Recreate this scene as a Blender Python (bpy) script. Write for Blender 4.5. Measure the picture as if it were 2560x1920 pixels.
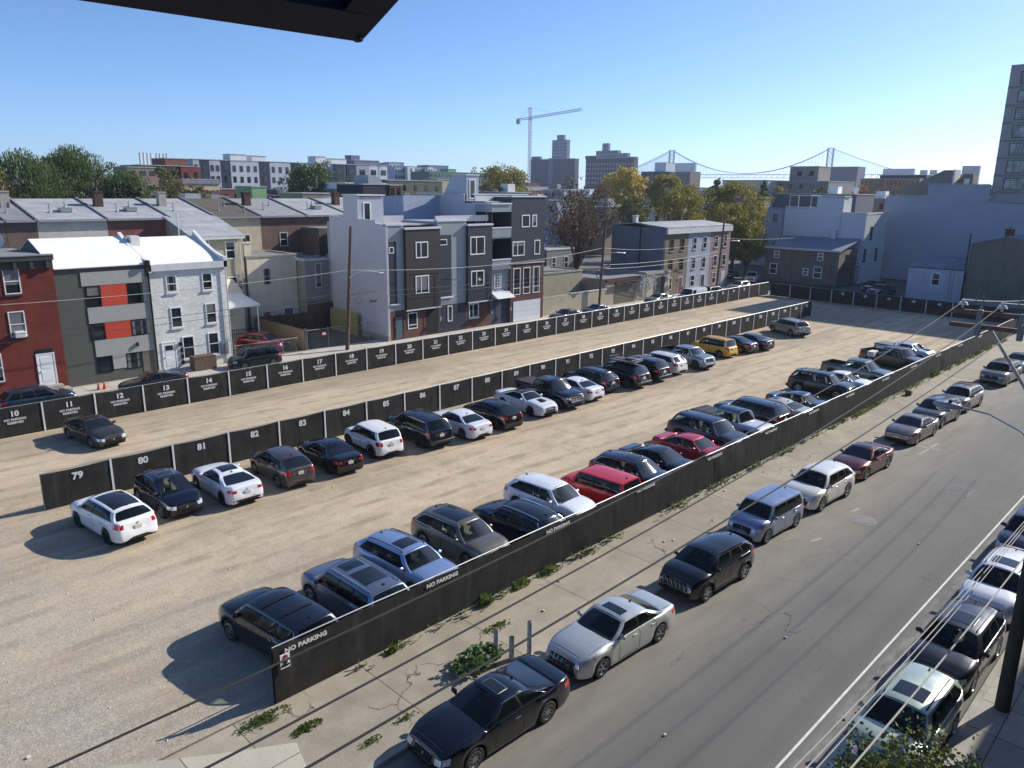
import bpy, math, random
from mathutils import Vector, Matrix, noise
from mathutils.bvhtree import BVHTree
for _o in list(bpy.data.objects): bpy.data.objects.remove(_o, do_unlink=True)
SC = bpy.context.scene; COL = SC.collection
sin, cos, pi, rad = math.sin, math.cos, math.pi, math.radians
# ---------------------------------------------------------------- camera
cam = bpy.data.cameras.new('camera'); camo = bpy.data.objects.new('camera', cam); COL.objects.link(camo); SC.camera = camo
cam.sensor_width = 36; cam.lens = 36*1901.735/2560; cam.clip_start = .05; cam.clip_end = 20000
CH = 14.604
_pi, _ro, _ps = .2509, .0113, .7769
fw = Vector((cos(_ps)*cos(_pi), sin(_ps)*cos(_pi), -sin(_pi))); rt = Vector((sin(_ps), -cos(_ps), 0)); up = rt.cross(fw)
r2 = rt*cos(_ro)+up*sin(_ro); u2 = up*cos(_ro)-rt*sin(_ro)
camo.matrix_world = Matrix(((r2.x, u2.x, -fw.x, 0), (r2.y, u2.y, -fw.y, 0), (r2.z, u2.z, -fw.z, CH), (0, 0, 0, 1)))
# ---------------------------------------------------------------- world, sun, exposure
SUN_EL, SUN_ROT = rad(30.5), rad(104.5)
w = bpy.data.worlds.new('World'); SC.world = w; w.use_nodes = True
nt = w.node_tree; nt.nodes.clear()
sky = nt.nodes.new('ShaderNodeTexSky'); sky.sky_type = 'NISHITA'; sky.sun_disc = False
sky.sun_elevation = SUN_EL; sky.sun_rotation = SUN_ROT; sky.air_density = .62; sky.dust_density = .42; sky.ozone_density = 6.5; sky.altitude = 0
bg = nt.nodes.new('ShaderNodeBackground'); bg.inputs[1].default_value = .13
wo = nt.nodes.new('ShaderNodeOutputWorld'); nt.links.new(sky.outputs[0], bg.inputs[0]); nt.links.new(bg.outputs[0], wo.inputs[0])
sl = bpy.data.lights.new('sun', 'SUN'); sl.energy = 4.7; sl.angle = rad(.5); sl.color = (1, .95, .87)
so = bpy.data.objects.new('sun', sl); COL.objects.link(so)
sd = Vector((sin(SUN_ROT)*cos(SUN_EL), cos(SUN_ROT)*cos(SUN_EL), sin(SUN_EL)))
so.rotation_euler = sd.to_track_quat('Z', 'Y').to_euler(); so.location = (60, -20, 60)
SC.view_settings.view_transform = 'Standard'; SC.view_settings.look = 'None'; SC.view_settings.gamma = 1
SC.view_settings.exposure = .50
# ---------------------------------------------------------------- materials
def srgb(c):
    if isinstance(c, str): c = tuple(int(c[i:i+2], 16)/255 for i in (0, 2, 4))
    return tuple(x/12.92 if x <= .04045 else ((x+.055)/1.055)**2.4 for x in c)
class N:
    """small node-graph helper"""
    def __init__(s, name):
        s.m = bpy.data.materials.new(name); s.m.use_nodes = True; s.t = s.m.node_tree; s.t.nodes.clear()
        s.o = s.n('OutputMaterial'); s.tc = s.n('TexCoord'); s.P = s.tc.outputs['Object']
    def n(s, t, **k):
        a = s.t.nodes.new('ShaderNode'+t)
        for q, v in k.items(): setattr(a, q, v)
        return a
    def l(s, a, b): s.t.links.new(a, b)
    def set(s, nd, i, v):
        if hasattr(v, 'is_output'): s.l(v, nd.inputs[i])
        else: nd.inputs[i].default_value = v
    def noise(s, sc, det=4, vec=None, rough=.55, dist=0):
        a = s.n('TexNoise'); s.l(vec or s.P, a.inputs['Vector']); a.inputs['Scale'].default_value = sc
        a.inputs['Detail'].default_value = det; a.inputs['Roughness'].default_value = rough; a.inputs['Distortion'].default_value = dist
        return a.outputs[0]
    def map(s, v, a, b, c, d):
        m = s.n('MapRange'); s.set(m, 0, v); m.inputs[1].default_value = a; m.inputs[2].default_value = b; m.inputs[3].default_value = c; m.inputs[4].default_value = d
        return m.outputs[0]
    def math(s, op, a, b=0, c=0):
        m = s.n('Math', operation=op); s.set(m, 0, a); s.set(m, 1, b); s.set(m, 2, c); return m.outputs[0]
    def scale(s, c, f):
        m = s.n('VectorMath', operation='SCALE'); s.set(m, 0, c); s.set(m, 'Scale', f); return m.outputs[0]
    def mix(s, f, a, b):
        m = s.n('Mix', data_type='RGBA'); s.set(m, 0, f)
        s.set(m, 6, a if hasattr(a, 'is_output') else (*a[:3], 1)); s.set(m, 7, b if hasattr(b, 'is_output') else (*b[:3], 1)); return m.outputs[2]
    def mapping(s, sc=(1, 1, 1), rot=(0, 0, 0), loc=(0, 0, 0)):
        m = s.n('Mapping'); s.l(s.P, m.inputs[0]); m.inputs[1].default_value = loc; m.inputs[2].default_value = rot; m.inputs[3].default_value = sc
        return m.outputs[0]
    def bsdf(s, col, rough=.8, metal=0, coat=0, spec=.5, bump=None, bs=.3, bd=.05, alpha=None):
        b = s.n('BsdfPrincipled'); s.set(b, 'Base Color', col if hasattr(col, 'is_output') else (*col[:3], 1))
        s.set(b, 'Roughness', rough); s.set(b, 'Metallic', metal); b.inputs['Coat Weight'].default_value = coat
        b.inputs['Coat Roughness'].default_value = .04; b.inputs['Specular IOR Level'].default_value = spec
        if bump is not None:
            u = s.n('Bump'); s.l(bump, u.inputs['Height']); u.inputs['Strength'].default_value = bs; u.inputs['Distance'].default_value = bd
            s.l(u.outputs[0], b.inputs['Normal'])
        s.l(b.outputs[0], s.o.inputs[0]); return b
MC = {}
def M(name, col, rough=.8, metal=0, var=.12, vs=2., bump=0, bsc=40, coat=0, spec=.5):
    key = (name, str(col), rough)
    if key in MC: return MC[key]
    g = N(name); c = srgb(col) if isinstance(col, str) else col
    f = g.map(g.noise(vs, 5), .25, .75, 1-var, 1+var)
    g.bsdf(g.scale(c, f), rough, metal, coat, spec, g.noise(bsc, 3) if bump else None, bump)
    MC[key] = g.m; return g.m
def siding(name, col, step=.16, var=.06, vert=False, rough=.55, strength=.6):
    key = ('sid', name, str(col))
    if key in MC: return MC[key]
    g = N(name); s = g.n('SeparateXYZ'); g.l(g.P, s.inputs[0])
    z = s.outputs[2] if not vert else g.math('ADD', s.outputs[0], s.outputs[1])
    fr = g.math('FRACT', g.math('DIVIDE', z, step))
    line = g.map(fr, 0, .14, .45, 1.0)
    f = g.math('MULTIPLY', line, g.map(g.noise(1.3, 5), .25, .75, 1-var, 1+var))
    g.bsdf(g.scale(srgb(col) if isinstance(col, str) else col, f), rough, bump=fr, bs=strength, bd=.04)
    MC[key] = g.m; return g.m
def brick(name, col, mortar='9a8a80', sc=1, var=.25):
    key = ('bri', name, str(col))
    if key in MC: return MC[key]
    g = N(name); s = g.n('SeparateXYZ'); g.l(g.P, s.inputs[0]); c = g.n('CombineXYZ')
    g.l(g.math('ADD', s.outputs[0], s.outputs[1]), c.inputs[0]); g.l(s.outputs[2], c.inputs[1])
    b = g.n('TexBrick'); g.l(c.outputs[0], b.inputs[0]); cc = srgb(col)
    b.inputs['Color1'].default_value = (*cc, 1); b.inputs['Color2'].default_value = (*[x*.72 for x in cc], 1); b.inputs['Mortar'].default_value = (*srgb(mortar), 1)
    b.inputs['Scale'].default_value = sc; b.inputs['Mortar Size'].default_value = .008; b.inputs['Brick Width'].default_value = .22; b.inputs['Row Height'].default_value = .075
    f = g.map(g.noise(.9, 6), .25, .75, 1-var, 1+var)
    g.bsdf(g.scale(b.outputs[0], f), .9, bump=b.outputs[1], bs=-.3, bd=.02)
    MC[key] = g.m; return g.m
def stucco(name, col, var=.16, stain=.25):
    key = ('stu', name, str(col))
    if key in MC: return MC[key]
    g = N(name); cc = srgb(col)
    f = g.map(g.noise(.8, 8, rough=.65), .3, .72, 1-var, 1+var)
    st = g.map(g.noise(1.0, 6, g.mapping((2.2, 2.2, .25))), .5, .8, 0, stain)
    c = g.mix(st, g.scale(cc, f), [x*.45 for x in cc])
    g.bsdf(c, .9, bump=g.noise(9, 5), bs=.5, bd=.05); MC[key] = g.m; return g.m
def paint(col, metal=.35):
    key = ('paint', col, metal)
    if key in MC: return MC[key]
    g = N('car_paint'); c = srgb(col)
    lum = sum(c)/3; dust = g.map(g.noise(1.6, 6), .35, .8, 0, .006 if lum < .03 else .035)
    b = g.bsdf(g.mix(dust, c, (.30, .27, .23)), g.map(g.noise(2.5, 4), .3, .7, *((.12, .22) if lum < .03 else (.28, .42))), metal*(.3 if lum < .03 else 1), .8, .4 if lum < .03 else .45)
    b.inputs['Coat Roughness'].default_value = .05
    MC[key] = g.m; return g.m
def see_glass(name, tint, f_):
    g = N(name); b = g.n('BsdfPrincipled'); b.inputs[0].default_value = (.008, .011, .012, 1); b.inputs['Roughness'].default_value = .04; b.inputs['Specular IOR Level'].default_value = .9
    tr = g.n('BsdfTransparent'); tr.inputs[0].default_value = (*tint, 1); mx = g.n('MixShader'); fr = g.n('Fresnel'); fr.inputs[0].default_value = 1.5
    g.l(g.map(fr.outputs[0], 0, 1, 1-f_, 1), mx.inputs[0]); g.l(tr.outputs[0], mx.inputs[1]); g.l(b.outputs[0], mx.inputs[2]); g.l(mx.outputs[0], g.o.inputs[0]); return g.m
def glass(name='car_glass', col=(.010, .013, .015), rough=.03):
    if name in MC: return MC[name]
    g = N(name); v = g.map(g.noise(.7, 3), .35, .7, .5, 2.2)
    b = g.bsdf(g.scale(col, v), rough, 0, 0, .6); MC[name] = g.m; return g.m
G_CAR = see_glass('tinted_car_glass', (.35, .40, .40), .60); G_CARL = see_glass('clear_car_glass', (.80, .90, .86), .88); G_ROOF = glass('sunroof_glass'); G_WIN = glass('window_glass', (.018, .022, .026), .06); G_WINL = glass('curtained_glass', (.17, .185, .18), .12)
MAT = dict(
 black=M('black_plastic', (.016, .016, .017), .5, var=.25), trim=M('black_trim', (.010, .010, .011), .55, spec=.25), rubber=M('tyre_rubber', (.018, .018, .018), .85, var=.3, vs=6),
 seam=M('panel_gap', (.006, .006, .006), .9), chrome=M('chrome', (.62, .63, .65), .18, 1, var=.05), rim=M('alloy', (.42, .43, .45), .3, .9, var=.1), darkrim=M('dark_alloy', (.05, .05, .055), .35, .7),
 red=M('red_lens', (.45, .012, .012), .15, coat=.8, var=.1), lamp=M('lamp_lens', (.62, .64, .66), .15, .2, coat=1, var=.25, vs=9), plate=M('plate', (.55, .55, .48), .4), amber=M('amber_lens', (.6, .22, .02), .2, coat=.8),
 white=M('white_paint', (.78, .78, .77), .5, var=.06), offwhite=M('offwhite', (.62, .61, .57), .7, var=.1), alu=M('aluminium', (.5, .51, .52), .4, .8), galv=M('galvanised_steel', (.33, .34, .35), .5, .6),
 asphalt_roof=M('roof_felt', (.20, .20, .205), .9, var=.25, vs=1.2), silver_roof=None, white_roof=M('white_roof', (.80, .79, .75), .7, var=.05, vs=.7),
 wood=M('weathered_wood', (.13, .085, .055), .85, var=.35, vs=5), timber=M('timber', (.30, .22, .13), .85, var=.25, vs=4), wire=M('cable', (.03, .028, .026), .6), lite_wire=M('sunlit_pale_wire', (.42, .40, .37), .5), dark=M('dark_void', (.01, .01, .012), .9),  # lite_wire: sunshine on the far wires is put into its pale colour
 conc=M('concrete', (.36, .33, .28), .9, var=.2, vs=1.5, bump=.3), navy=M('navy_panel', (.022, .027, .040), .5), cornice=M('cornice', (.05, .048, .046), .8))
def seam_roof():
    g = N('silver_roof'); b = g.n('TexBrick'); g.l(g.mapping((1, 1, 1), (0, 0, 0), (.3, .2, 0)), b.inputs[0]); b.offset = 0; b.inputs['Scale'].default_value = 1; b.inputs['Brick Width'].default_value = 9; b.inputs['Row Height'].default_value = .95
    b.inputs['Mortar Size'].default_value = .02; b.inputs['Color1'].default_value = (.40, .41, .42, 1); b.inputs['Color2'].default_value = (.34, .35, .36, 1); b.inputs['Mortar'].default_value = (.20, .20, .205, 1)
    st = g.map(g.noise(.55, 8, rough=.7), .35, .7, .72, 1.12); c = g.mix(g.map(g.noise(1.3, 5, g.mapping((1, .25, 1))), .58, .75, 0, .5), g.scale(b.outputs[0], st), (.17, .165, .16)); g.bsdf(c, .75); return g.m
MAT['silver_roof'] = seam_roof()
# ---------------------------------------------------------------- mesh helpers
class MB:
    def __init__(s): s.v = []; s.f = []; s.m = []
    def add(s, vs, fs, mi=0):
        o = len(s.v); s.v += [tuple(p) for p in vs]; s.f += [tuple(i+o for i in f) for f in fs]; s.m += [mi]*len(fs); return s
    def box(s, x0, x1, y0, y1, z0, z1, mi=0):
        return s.add([(x0, y0, z0), (x1, y0, z0), (x1, y1, z0), (x0, y1, z0), (x0, y0, z1), (x1, y0, z1), (x1, y1, z1), (x0, y1, z1)],
                     [(0, 3, 2, 1), (4, 5, 6, 7), (0, 1, 5, 4), (1, 2, 6, 5), (2, 3, 7, 6), (3, 0, 4, 7)], mi)
    def rbox(s, c, d, m=None, mi=0, b=.2):
        """chamfered box, centre c, size d, bevel fraction b, optional 3x3 matrix m"""
        hx, hy, hz = d[0]/2, d[1]/2, d[2]/2; k = b*min(hx, hy, hz); P = []
        for z, i in ((-hz, k), (-hz+k, 0), (hz-k, 0), (hz, k)):
            P += [(-hx+i+k, -hy+i, z), (hx-i-k, -hy+i, z), (hx-i, -hy+i+k, z), (hx-i, hy-i-k, z), (hx-i-k, hy-i, z), (-hx+i+k, hy-i, z), (-hx+i, hy-i-k, z), (-hx+i, -hy+i+k, z)]
        F = [tuple(range(7, -1, -1)), tuple(range(24, 32))]
        for r in range(3):
            for j in range(8): F.append((r*8+j, r*8+(j+1) % 8, r*8+8+(j+1) % 8, r*8+8+j))
        c = Vector(c); P = [(c+(m @ Vector(p) if m else Vector(p))) for p in P]
        return s.add(P, F, mi)
    def cyl(s, a, b, r0, r1=None, n=10, mi=0, caps=True):
        a = Vector(a); b = Vector(b); r1 = r0 if r1 is None else r1; d = (b-a)
        if d.length < 1e-6: return s
        d.normalize(); u = d.orthogonal().normalized(); v = d.cross(u)
        P = [a+(u*cos(2*pi*i/n)+v*sin(2*pi*i/n))*r0 for i in range(n)]+[b+(u*cos(2*pi*i/n)+v*sin(2*pi*i/n))*r1 for i in range(n)]
        F = [(i, (i+1) % n, n+(i+1) % n, n+i) for i in range(n)]
        if caps: F += [tuple(range(n-1, -1, -1)), tuple(range(n, 2*n))]
        return s.add(P, F, mi)
    def tube(s, pts, r, n=6, mi=0, r1=None):
        pts = [Vector(p) for p in pts]; k = len(pts); r1 = r if r1 is None else r1; P = []; F = []; u = None
        for i, p in enumerate(pts):
            d = (pts[min(i+1, k-1)]-pts[max(i-1, 0)]).normalized()
            u = d.orthogonal().normalized() if u is None else (u-d*u.dot(d)).normalized()
            v = d.cross(u); rr = r+(r1-r)*i/(k-1)
            P += [p+(u*cos(2*pi*j/n)+v*sin(2*pi*j/n))*rr for j in range(n)]
        for i in range(k-1):
            for j in range(n): F.append((i*n+j, i*n+(j+1) % n, (i+1)*n+(j+1) % n, (i+1)*n+j))
        F += [tuple(range(n-1, -1, -1)), tuple(range((k-1)*n, k*n))]
        return s.add(P, F, mi)
    def prism(s, poly, a, b, ax='z', mi=0):
        """extrude a 2D polygon between a and b along an axis: z -> (x,y), x -> (y,z), y -> (x,z)"""
        n = len(poly); mk = {'z': lambda p, t: (p[0], p[1], t), 'x': lambda p, t: (t, p[0], p[1]), 'y': lambda p, t: (p[0], t, p[1])}[ax]
        P = [mk(p, a) for p in poly]+[mk(p, b) for p in poly]
        F = [tuple(range(n-1, -1, -1)), tuple(range(n, 2*n))]+[(i, (i+1) % n, n+(i+1) % n, n+i) for i in range(n)]
        return s.add(P, F, mi)
    def grid(s, R, mi=0, close=False):
        n = len(R[0]); P = [p for r in R for p in r]; F = []
        for i in range(len(R)-1):
            for j in range(n if close else n-1): F.append((i*n+j, i*n+(j+1) % n, (i+1)*n+(j+1) % n, (i+1)*n+j))
        return s.add(P, F, mi)
    def mesh(s, name, mats, off=(0, 0, 0), smooth=None):
        me = bpy.data.meshes.new(name); ox, oy, oz = off
        me.from_pydata([(x-ox, y-oy, z-oz) for x, y, z in s.v], [], s.f)
        mats = mats if isinstance(mats, (list, tuple)) else [mats]
        for m in mats: me.materials.append(m)
        if len(mats) > 1: me.polygons.foreach_set('material_index', s.m)
        if smooth is not None:
            me.polygons.foreach_set('use_smooth', [True]*len(me.polygons)); me.set_sharp_from_angle(angle=rad(smooth))
        me.validate(); me.update(); return me
def mkobj(name, data, parent=None, loc=None):
    o = bpy.data.objects.new(name, data); COL.objects.link(o)
    if parent: o.parent = parent
    if loc: o.location = loc
    return o
def tag(o, label=None, cat=None, group=None, kind=None):
    for k, v in (('label', label), ('category', cat), ('group', group), ('kind', kind)):
        if v: o[k] = v
    return o
class T:
    """a thing: an Empty at its base that parents its parts"""
    def __init__(s, name, label, cat, loc=(0, 0, 0), group=None, rz=0, local=False):
        s.e = mkobj(name, None, None, loc); s.e.rotation_euler = (0, 0, rz); tag(s.e, label, cat, group); s.o = (0, 0, 0) if local else tuple(loc)
    def part(s, name, mb, mats, parent=None, smooth=None, label=None):
        o = mkobj(name, mb.mesh(name, mats, s.o, smooth), parent or s.e)
        if label: o['label'] = label
        return o
def solo(name, mb, mats, label, cat, group=None, at=(0, 0, 0), smooth=None, kind=None):
    o = mkobj(name, mb.mesh(name, mats, at, smooth), None, at); return tag(o, label, cat, group, kind)
def struct(name, mb, mats, smooth=None): return tag(mkobj(name, mb.mesh(name, mats, (0, 0, 0), smooth)), kind='structure')
# a wall face: '-y' faces the street side (coordinates x,z), '-x' faces the left (coordinates y,z); d is how far it stands proud
def fbox(mb, face, pl, u0, u1, z0, z1, d0, d1, mi=0):
    if face == '-y': mb.box(u0, u1, pl-d1, pl-d0, z0, z1, mi)
    else: mb.box(pl-d1, pl-d0, u0, u1, z0, z1, mi)
RW = random.Random(1); BLIND = M('window_blind', (.17, .17, .165), .35, spec=.6, var=.25)
def lerp_(a, b, t): return a+(b-a)*t
def window(t, face, pl, u0, u1, z0, z1, fm=None, gm=None, style='h', fw=.07, sill=None, name='window'):
    fm = fm or MAT['white']; mb = MB(); u0, u1 = min(u0, u1), max(u0, u1)
    fbox(mb, face, pl, u0, u0+fw, z0, z1, -.03, .05); fbox(mb, face, pl, u1-fw, u1, z0, z1, -.03, .05)
    fbox(mb, face, pl, u0+fw, u1-fw, z0, z0+fw, -.03, .05); fbox(mb, face, pl, u0+fw, u1-fw, z1-fw, z1, -.03, .05)
    h = fw*.4; w_ = (u1-u0)
    if 'h' in style: zm = (z0+z1)/2; fbox(mb, face, pl, u0+fw, u1-fw, zm-h, zm+h, -.02, .042)
    if 'v' in style: um = u0+w_*.42; fbox(mb, face, pl, um-h, um+h, z0+fw, z1-fw, -.02, .044)
    if 'g' in style:
        for i in range(1, 4): fbox(mb, face, pl, u0+w_*i/4-.02, u0+w_*i/4+.02, z0+fw, z1-fw, -.02, .040)
        for i in range(1, 5): zz = z0+(z1-z0)*i/5; fbox(mb, face, pl, u0+fw, u1-fw, zz-.015, zz+.015, -.02, .038)
    if 'l' in style: zm = z0+(z1-z0)*.25; fbox(mb, face, pl, u0+fw, u1-fw, zm-h, zm+h, -.02, .042)
    o = t.part(name, mb, fm)
    g = MB(); fbox(g, face, pl, u0+fw*.8, u1-fw*.8, z0+fw*.8, z1-fw*.8, -.05, .012); t.part('pane', g, gm or G_WIN, o)
    RW.seed(int(abs(u0*37+z0*101+pl*7))); q = RW.random()
    if q < .55 and gm is None and style != 'g' and u1-u0 > .6:
        b = MB(); zt = z1-fw; zb_ = lerp_(z0+fw, z1-fw, (.35, .55, .7, .15)[int(RW.random()*4)])
        if RW.random() < .6: fbox(b, face, pl, u0+fw, u1-fw, zb_, zt, -.04, .0135); t.part('blind', b, BLIND, o)
        else: fbox(b, face, pl, u0+fw, u0+fw+(u1-u0)*.22, z0+fw, zt, -.04, .0135); fbox(b, face, pl, u1-fw-(u1-u0)*.22, u1-fw, z0+fw, zt, -.04, .0135); t.part('curtain', b, BLIND, o)
    if sill:
        sb = MB(); fbox(sb, face, pl, u0-.06, u1+.06, z0-.13, z0-.004, -.02, .11); t.part('sill', sb, sill, o)
    return o
def door(t, face, pl, u0, u1, z0, z1, dm, fm=None, lite=None):
    mb = MB(); fbox(mb, face, pl, u0, u1, z0, z1, -.02, .03)
    for a, b in ((.12, .45), (.55, .9)):
        fbox(mb, face, pl, u0+.15, u1-.15, z0+(z1-z0)*a, z0+(z1-z0)*b, .03, .045)
    o = t.part('door', mb, dm); f = MB()
    fbox(f, face, pl, u0-.09, u0-.002, z0, z1+.09, -.02, .05); fbox(f, face, pl, u1+.002, u1+.09, z0, z1+.09, -.02, .05); fbox(f, face, pl, u0-.002, u1+.002, z1+.002, z1+.09, -.02, .05)
    t.part('frame', f, fm or MAT['white'], o)
    h = MB(); fbox(h, face, pl, u0+.06, u0+.12, z0+.95, z0+1.08, .045, .1); t.part('handle', h, MAT['chrome'], o)
    if lite:
        g = MB(); fbox(g, face, pl, u0+lite[0], u1-lite[0], z0+lite[1], z0+lite[2], .0451, .052); t.part('pane', g, G_WIN, o)
    return o
# ---------------------------------------------------------------- cars
def lerp(a, b, t): return a+(b-a)*t
def clamp(x, a=0., b=1.): return max(a, min(b, x))
KIND = dict(
 sedan=dict(L=4.75, W=1.84, H=1.44, wb=2.80, r=.335, cowl=1.02, rf=.30, rr=-.95, rb=-1.70, zn=.76, zh=.98, b0=.94, b1=1.01, deck=1.05, clr=.20, pw=.90, tw=.66, rdrop=.10,
   win=[(.08, .47, .10, .46), (.505, .80, .50, .80), (.825, .91, .83, .88)], tc=.05),
 suv=dict(L=4.70, W=1.88, H=1.67, wb=2.72, r=.365, cowl=1.20, rf=.55, rr=-1.72, rb=-2.12, zn=.88, zh=1.10, b0=1.06, b1=1.14, deck=1.16, clr=.27, pw=.91, tw=.70, rdrop=.09,
   win=[(.08, .40, .10, .39), (.43, .68, .425, .68), (.71, .94, .71, .90)], tc=.08),
 hatch=dict(L=4.40, W=1.83, H=1.60, wb=2.65, r=.34, cowl=1.35, rf=.45, rr=-1.35, rb=-2.0, zn=.80, zh=1.05, b0=1.0, b1=1.12, deck=1.14, clr=.22, pw=.91, tw=.68, rdrop=.10,
   win=[(.12, .42, .14, .42), (.45, .70, .455, .71), (.73, .92, .74, .90)], tc=.06),
 coupe=dict(L=4.70, W=1.87, H=1.40, wb=2.80, r=.345, cowl=.98, rf=.24, rr=-.85, rb=-1.80, zn=.79, zh=.99, b0=.94, b1=1.03, deck=1.06, clr=.19, pw=.89, tw=.62, rdrop=.13,
   win=[(.08, .47, .10, .46), (.505, .83, .50, .84)], tc=.05),
 big=dict(L=5.0, W=1.97, H=1.78, wb=2.95, r=.39, cowl=1.30, rf=.70, rr=-1.95, rb=-2.30, zn=.97, zh=1.17, b0=1.12, b1=1.17, deck=1.2, clr=.29, pw=.92, tw=.73, rdrop=.06,
   win=[(.07, .36, .08, .355), (.385, .66, .38, .66), (.69, .95, .69, .93)], tc=.07),
 boxy=dict(L=4.22, W=1.78, H=1.64, wb=2.58, r=.32, cowl=1.28, rf=.80, rr=-1.75, rb=-1.95, zn=.88, zh=1.08, b0=1.02, b1=1.06, deck=1.08, clr=.22, pw=.94, tw=.80, rdrop=.03,
   win=[(.07, .42, .08, .415), (.45, .76, .45, .76), (.79, .94, .79, .93)], tc=.04),
 pickup=dict(L=5.70, W=1.98, H=1.88, wb=3.55, r=.40, cowl=1.42, rf=.85, rr=-.62, rb=-.82, zn=1.05, zh=1.22, b0=1.18, b1=1.22, deck=1.24, clr=.34, pw=.92, tw=.76, rdrop=.04,
   win=[(.08, .50, .09, .50), (.53, .93, .53, .92)], tc=.07),
 jeept=dict(L=5.45, W=1.86, H=1.86, wb=3.45, r=.41, cowl=1.15, rf=.90, rr=-.72, rb=-.78, zn=1.10, zh=1.20, b0=1.18, b1=1.18, deck=1.2, clr=.36, pw=.86, tw=.78, rdrop=.02,
   win=[(.07, .47, .06, .47), (.52, .93, .52, .93)], tc=.12),
 van=dict(L=5.4, W=2.0, H=2.05, wb=3.1, r=.37, cowl=1.75, rf=1.10, rr=-2.5, rb=-2.66, zn=.95, zh=1.25, b0=1.18, b1=1.18, deck=1.2, clr=.26, pw=.93, tw=.80, rdrop=.03,
   win=[(.05, .24, .06, .24)], tc=.05))
WHEELS = {}
INT = [M('seat_black', (.03, .03, .032), .8), M('seat_grey', (.12, .12, .12), .8), M('seat_tan', (.30, .24, .17), .8), M('seat_cream', (.42, .38, .32), .8)]
def wheel_meshes(r, w_, style):
    key = (round(r, 3), style)
    if key in WHEELS: return WHEELS[key]
    n = 24; prof = [(r*.66, -w_*.42), (r*.70, -w_/2), (r*.90, -w_/2), (r*.985, -w_*.40), (r, -w_*.2), (r, w_*.2), (r*.985, w_*.40), (r*.90, w_/2), (r*.70, w_/2), (r*.66, w_*.30)]
    mb = MB(); mb.grid([[(q*cos(2*pi*i/n), y, q*sin(2*pi*i/n)) for q, y in prof] for i in range(n+1)])
    ty = mb.mesh('wheel', MAT['rubber'], smooth=35)
    mb = MB(); R = r*.665; y = w_*.34
    mb.grid([[(q*cos(2*pi*i/n), yy, q*sin(2*pi*i/n)) for q, yy in ((R, y-.02), (R, y+.03), (R*.93, y+.035), (R*.88, y-.02))] for i in range(n+1)], 0)
    mb.cyl((0, -w_*.3, 0), (0, y-.06, 0), R*.98, n=n, mi=1); mb.cyl((0, y-.06, 0), (0, y+.02, 0), R*.22, R*.17, 10, 0)
    ns = {0: 5, 1: 10, 2: 7, 3: 6}[style % 4]
    for k in range(ns):
        a = 2*pi*k/ns; hw = {0: .16, 1: .07, 2: .11, 3: .15}[style % 4]
        for sgn in ((-1, 1) if style % 4 == 0 else (0,)):
            a2 = a+sgn*.12; c, s_ = cos(a2), sin(a2); q0, q1 = R*.15, R*.92; h = R*hw*(.55 if sgn else 1)
            P = []
            for q, hh in ((q0, h), (q1, h*.8)):
                for e in (-hh, hh):
                    P += [(q*c-e*s_, y-.03, q*s_+e*c), (q*c-e*s_, y+.02, q*s_+e*c)]
            mb.add(P, [(1, 3, 7, 5), (0, 1, 5, 4), (2, 6, 7, 3), (0, 4, 6, 2)], 0)
    ri = mb.mesh('rim', [MAT['darkrim'] if style >= 4 else MAT['rim'], MAT['trim']], smooth=30)
    WHEELS[key] = (ty, ri); return ty, ri
SCL = .975
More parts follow.
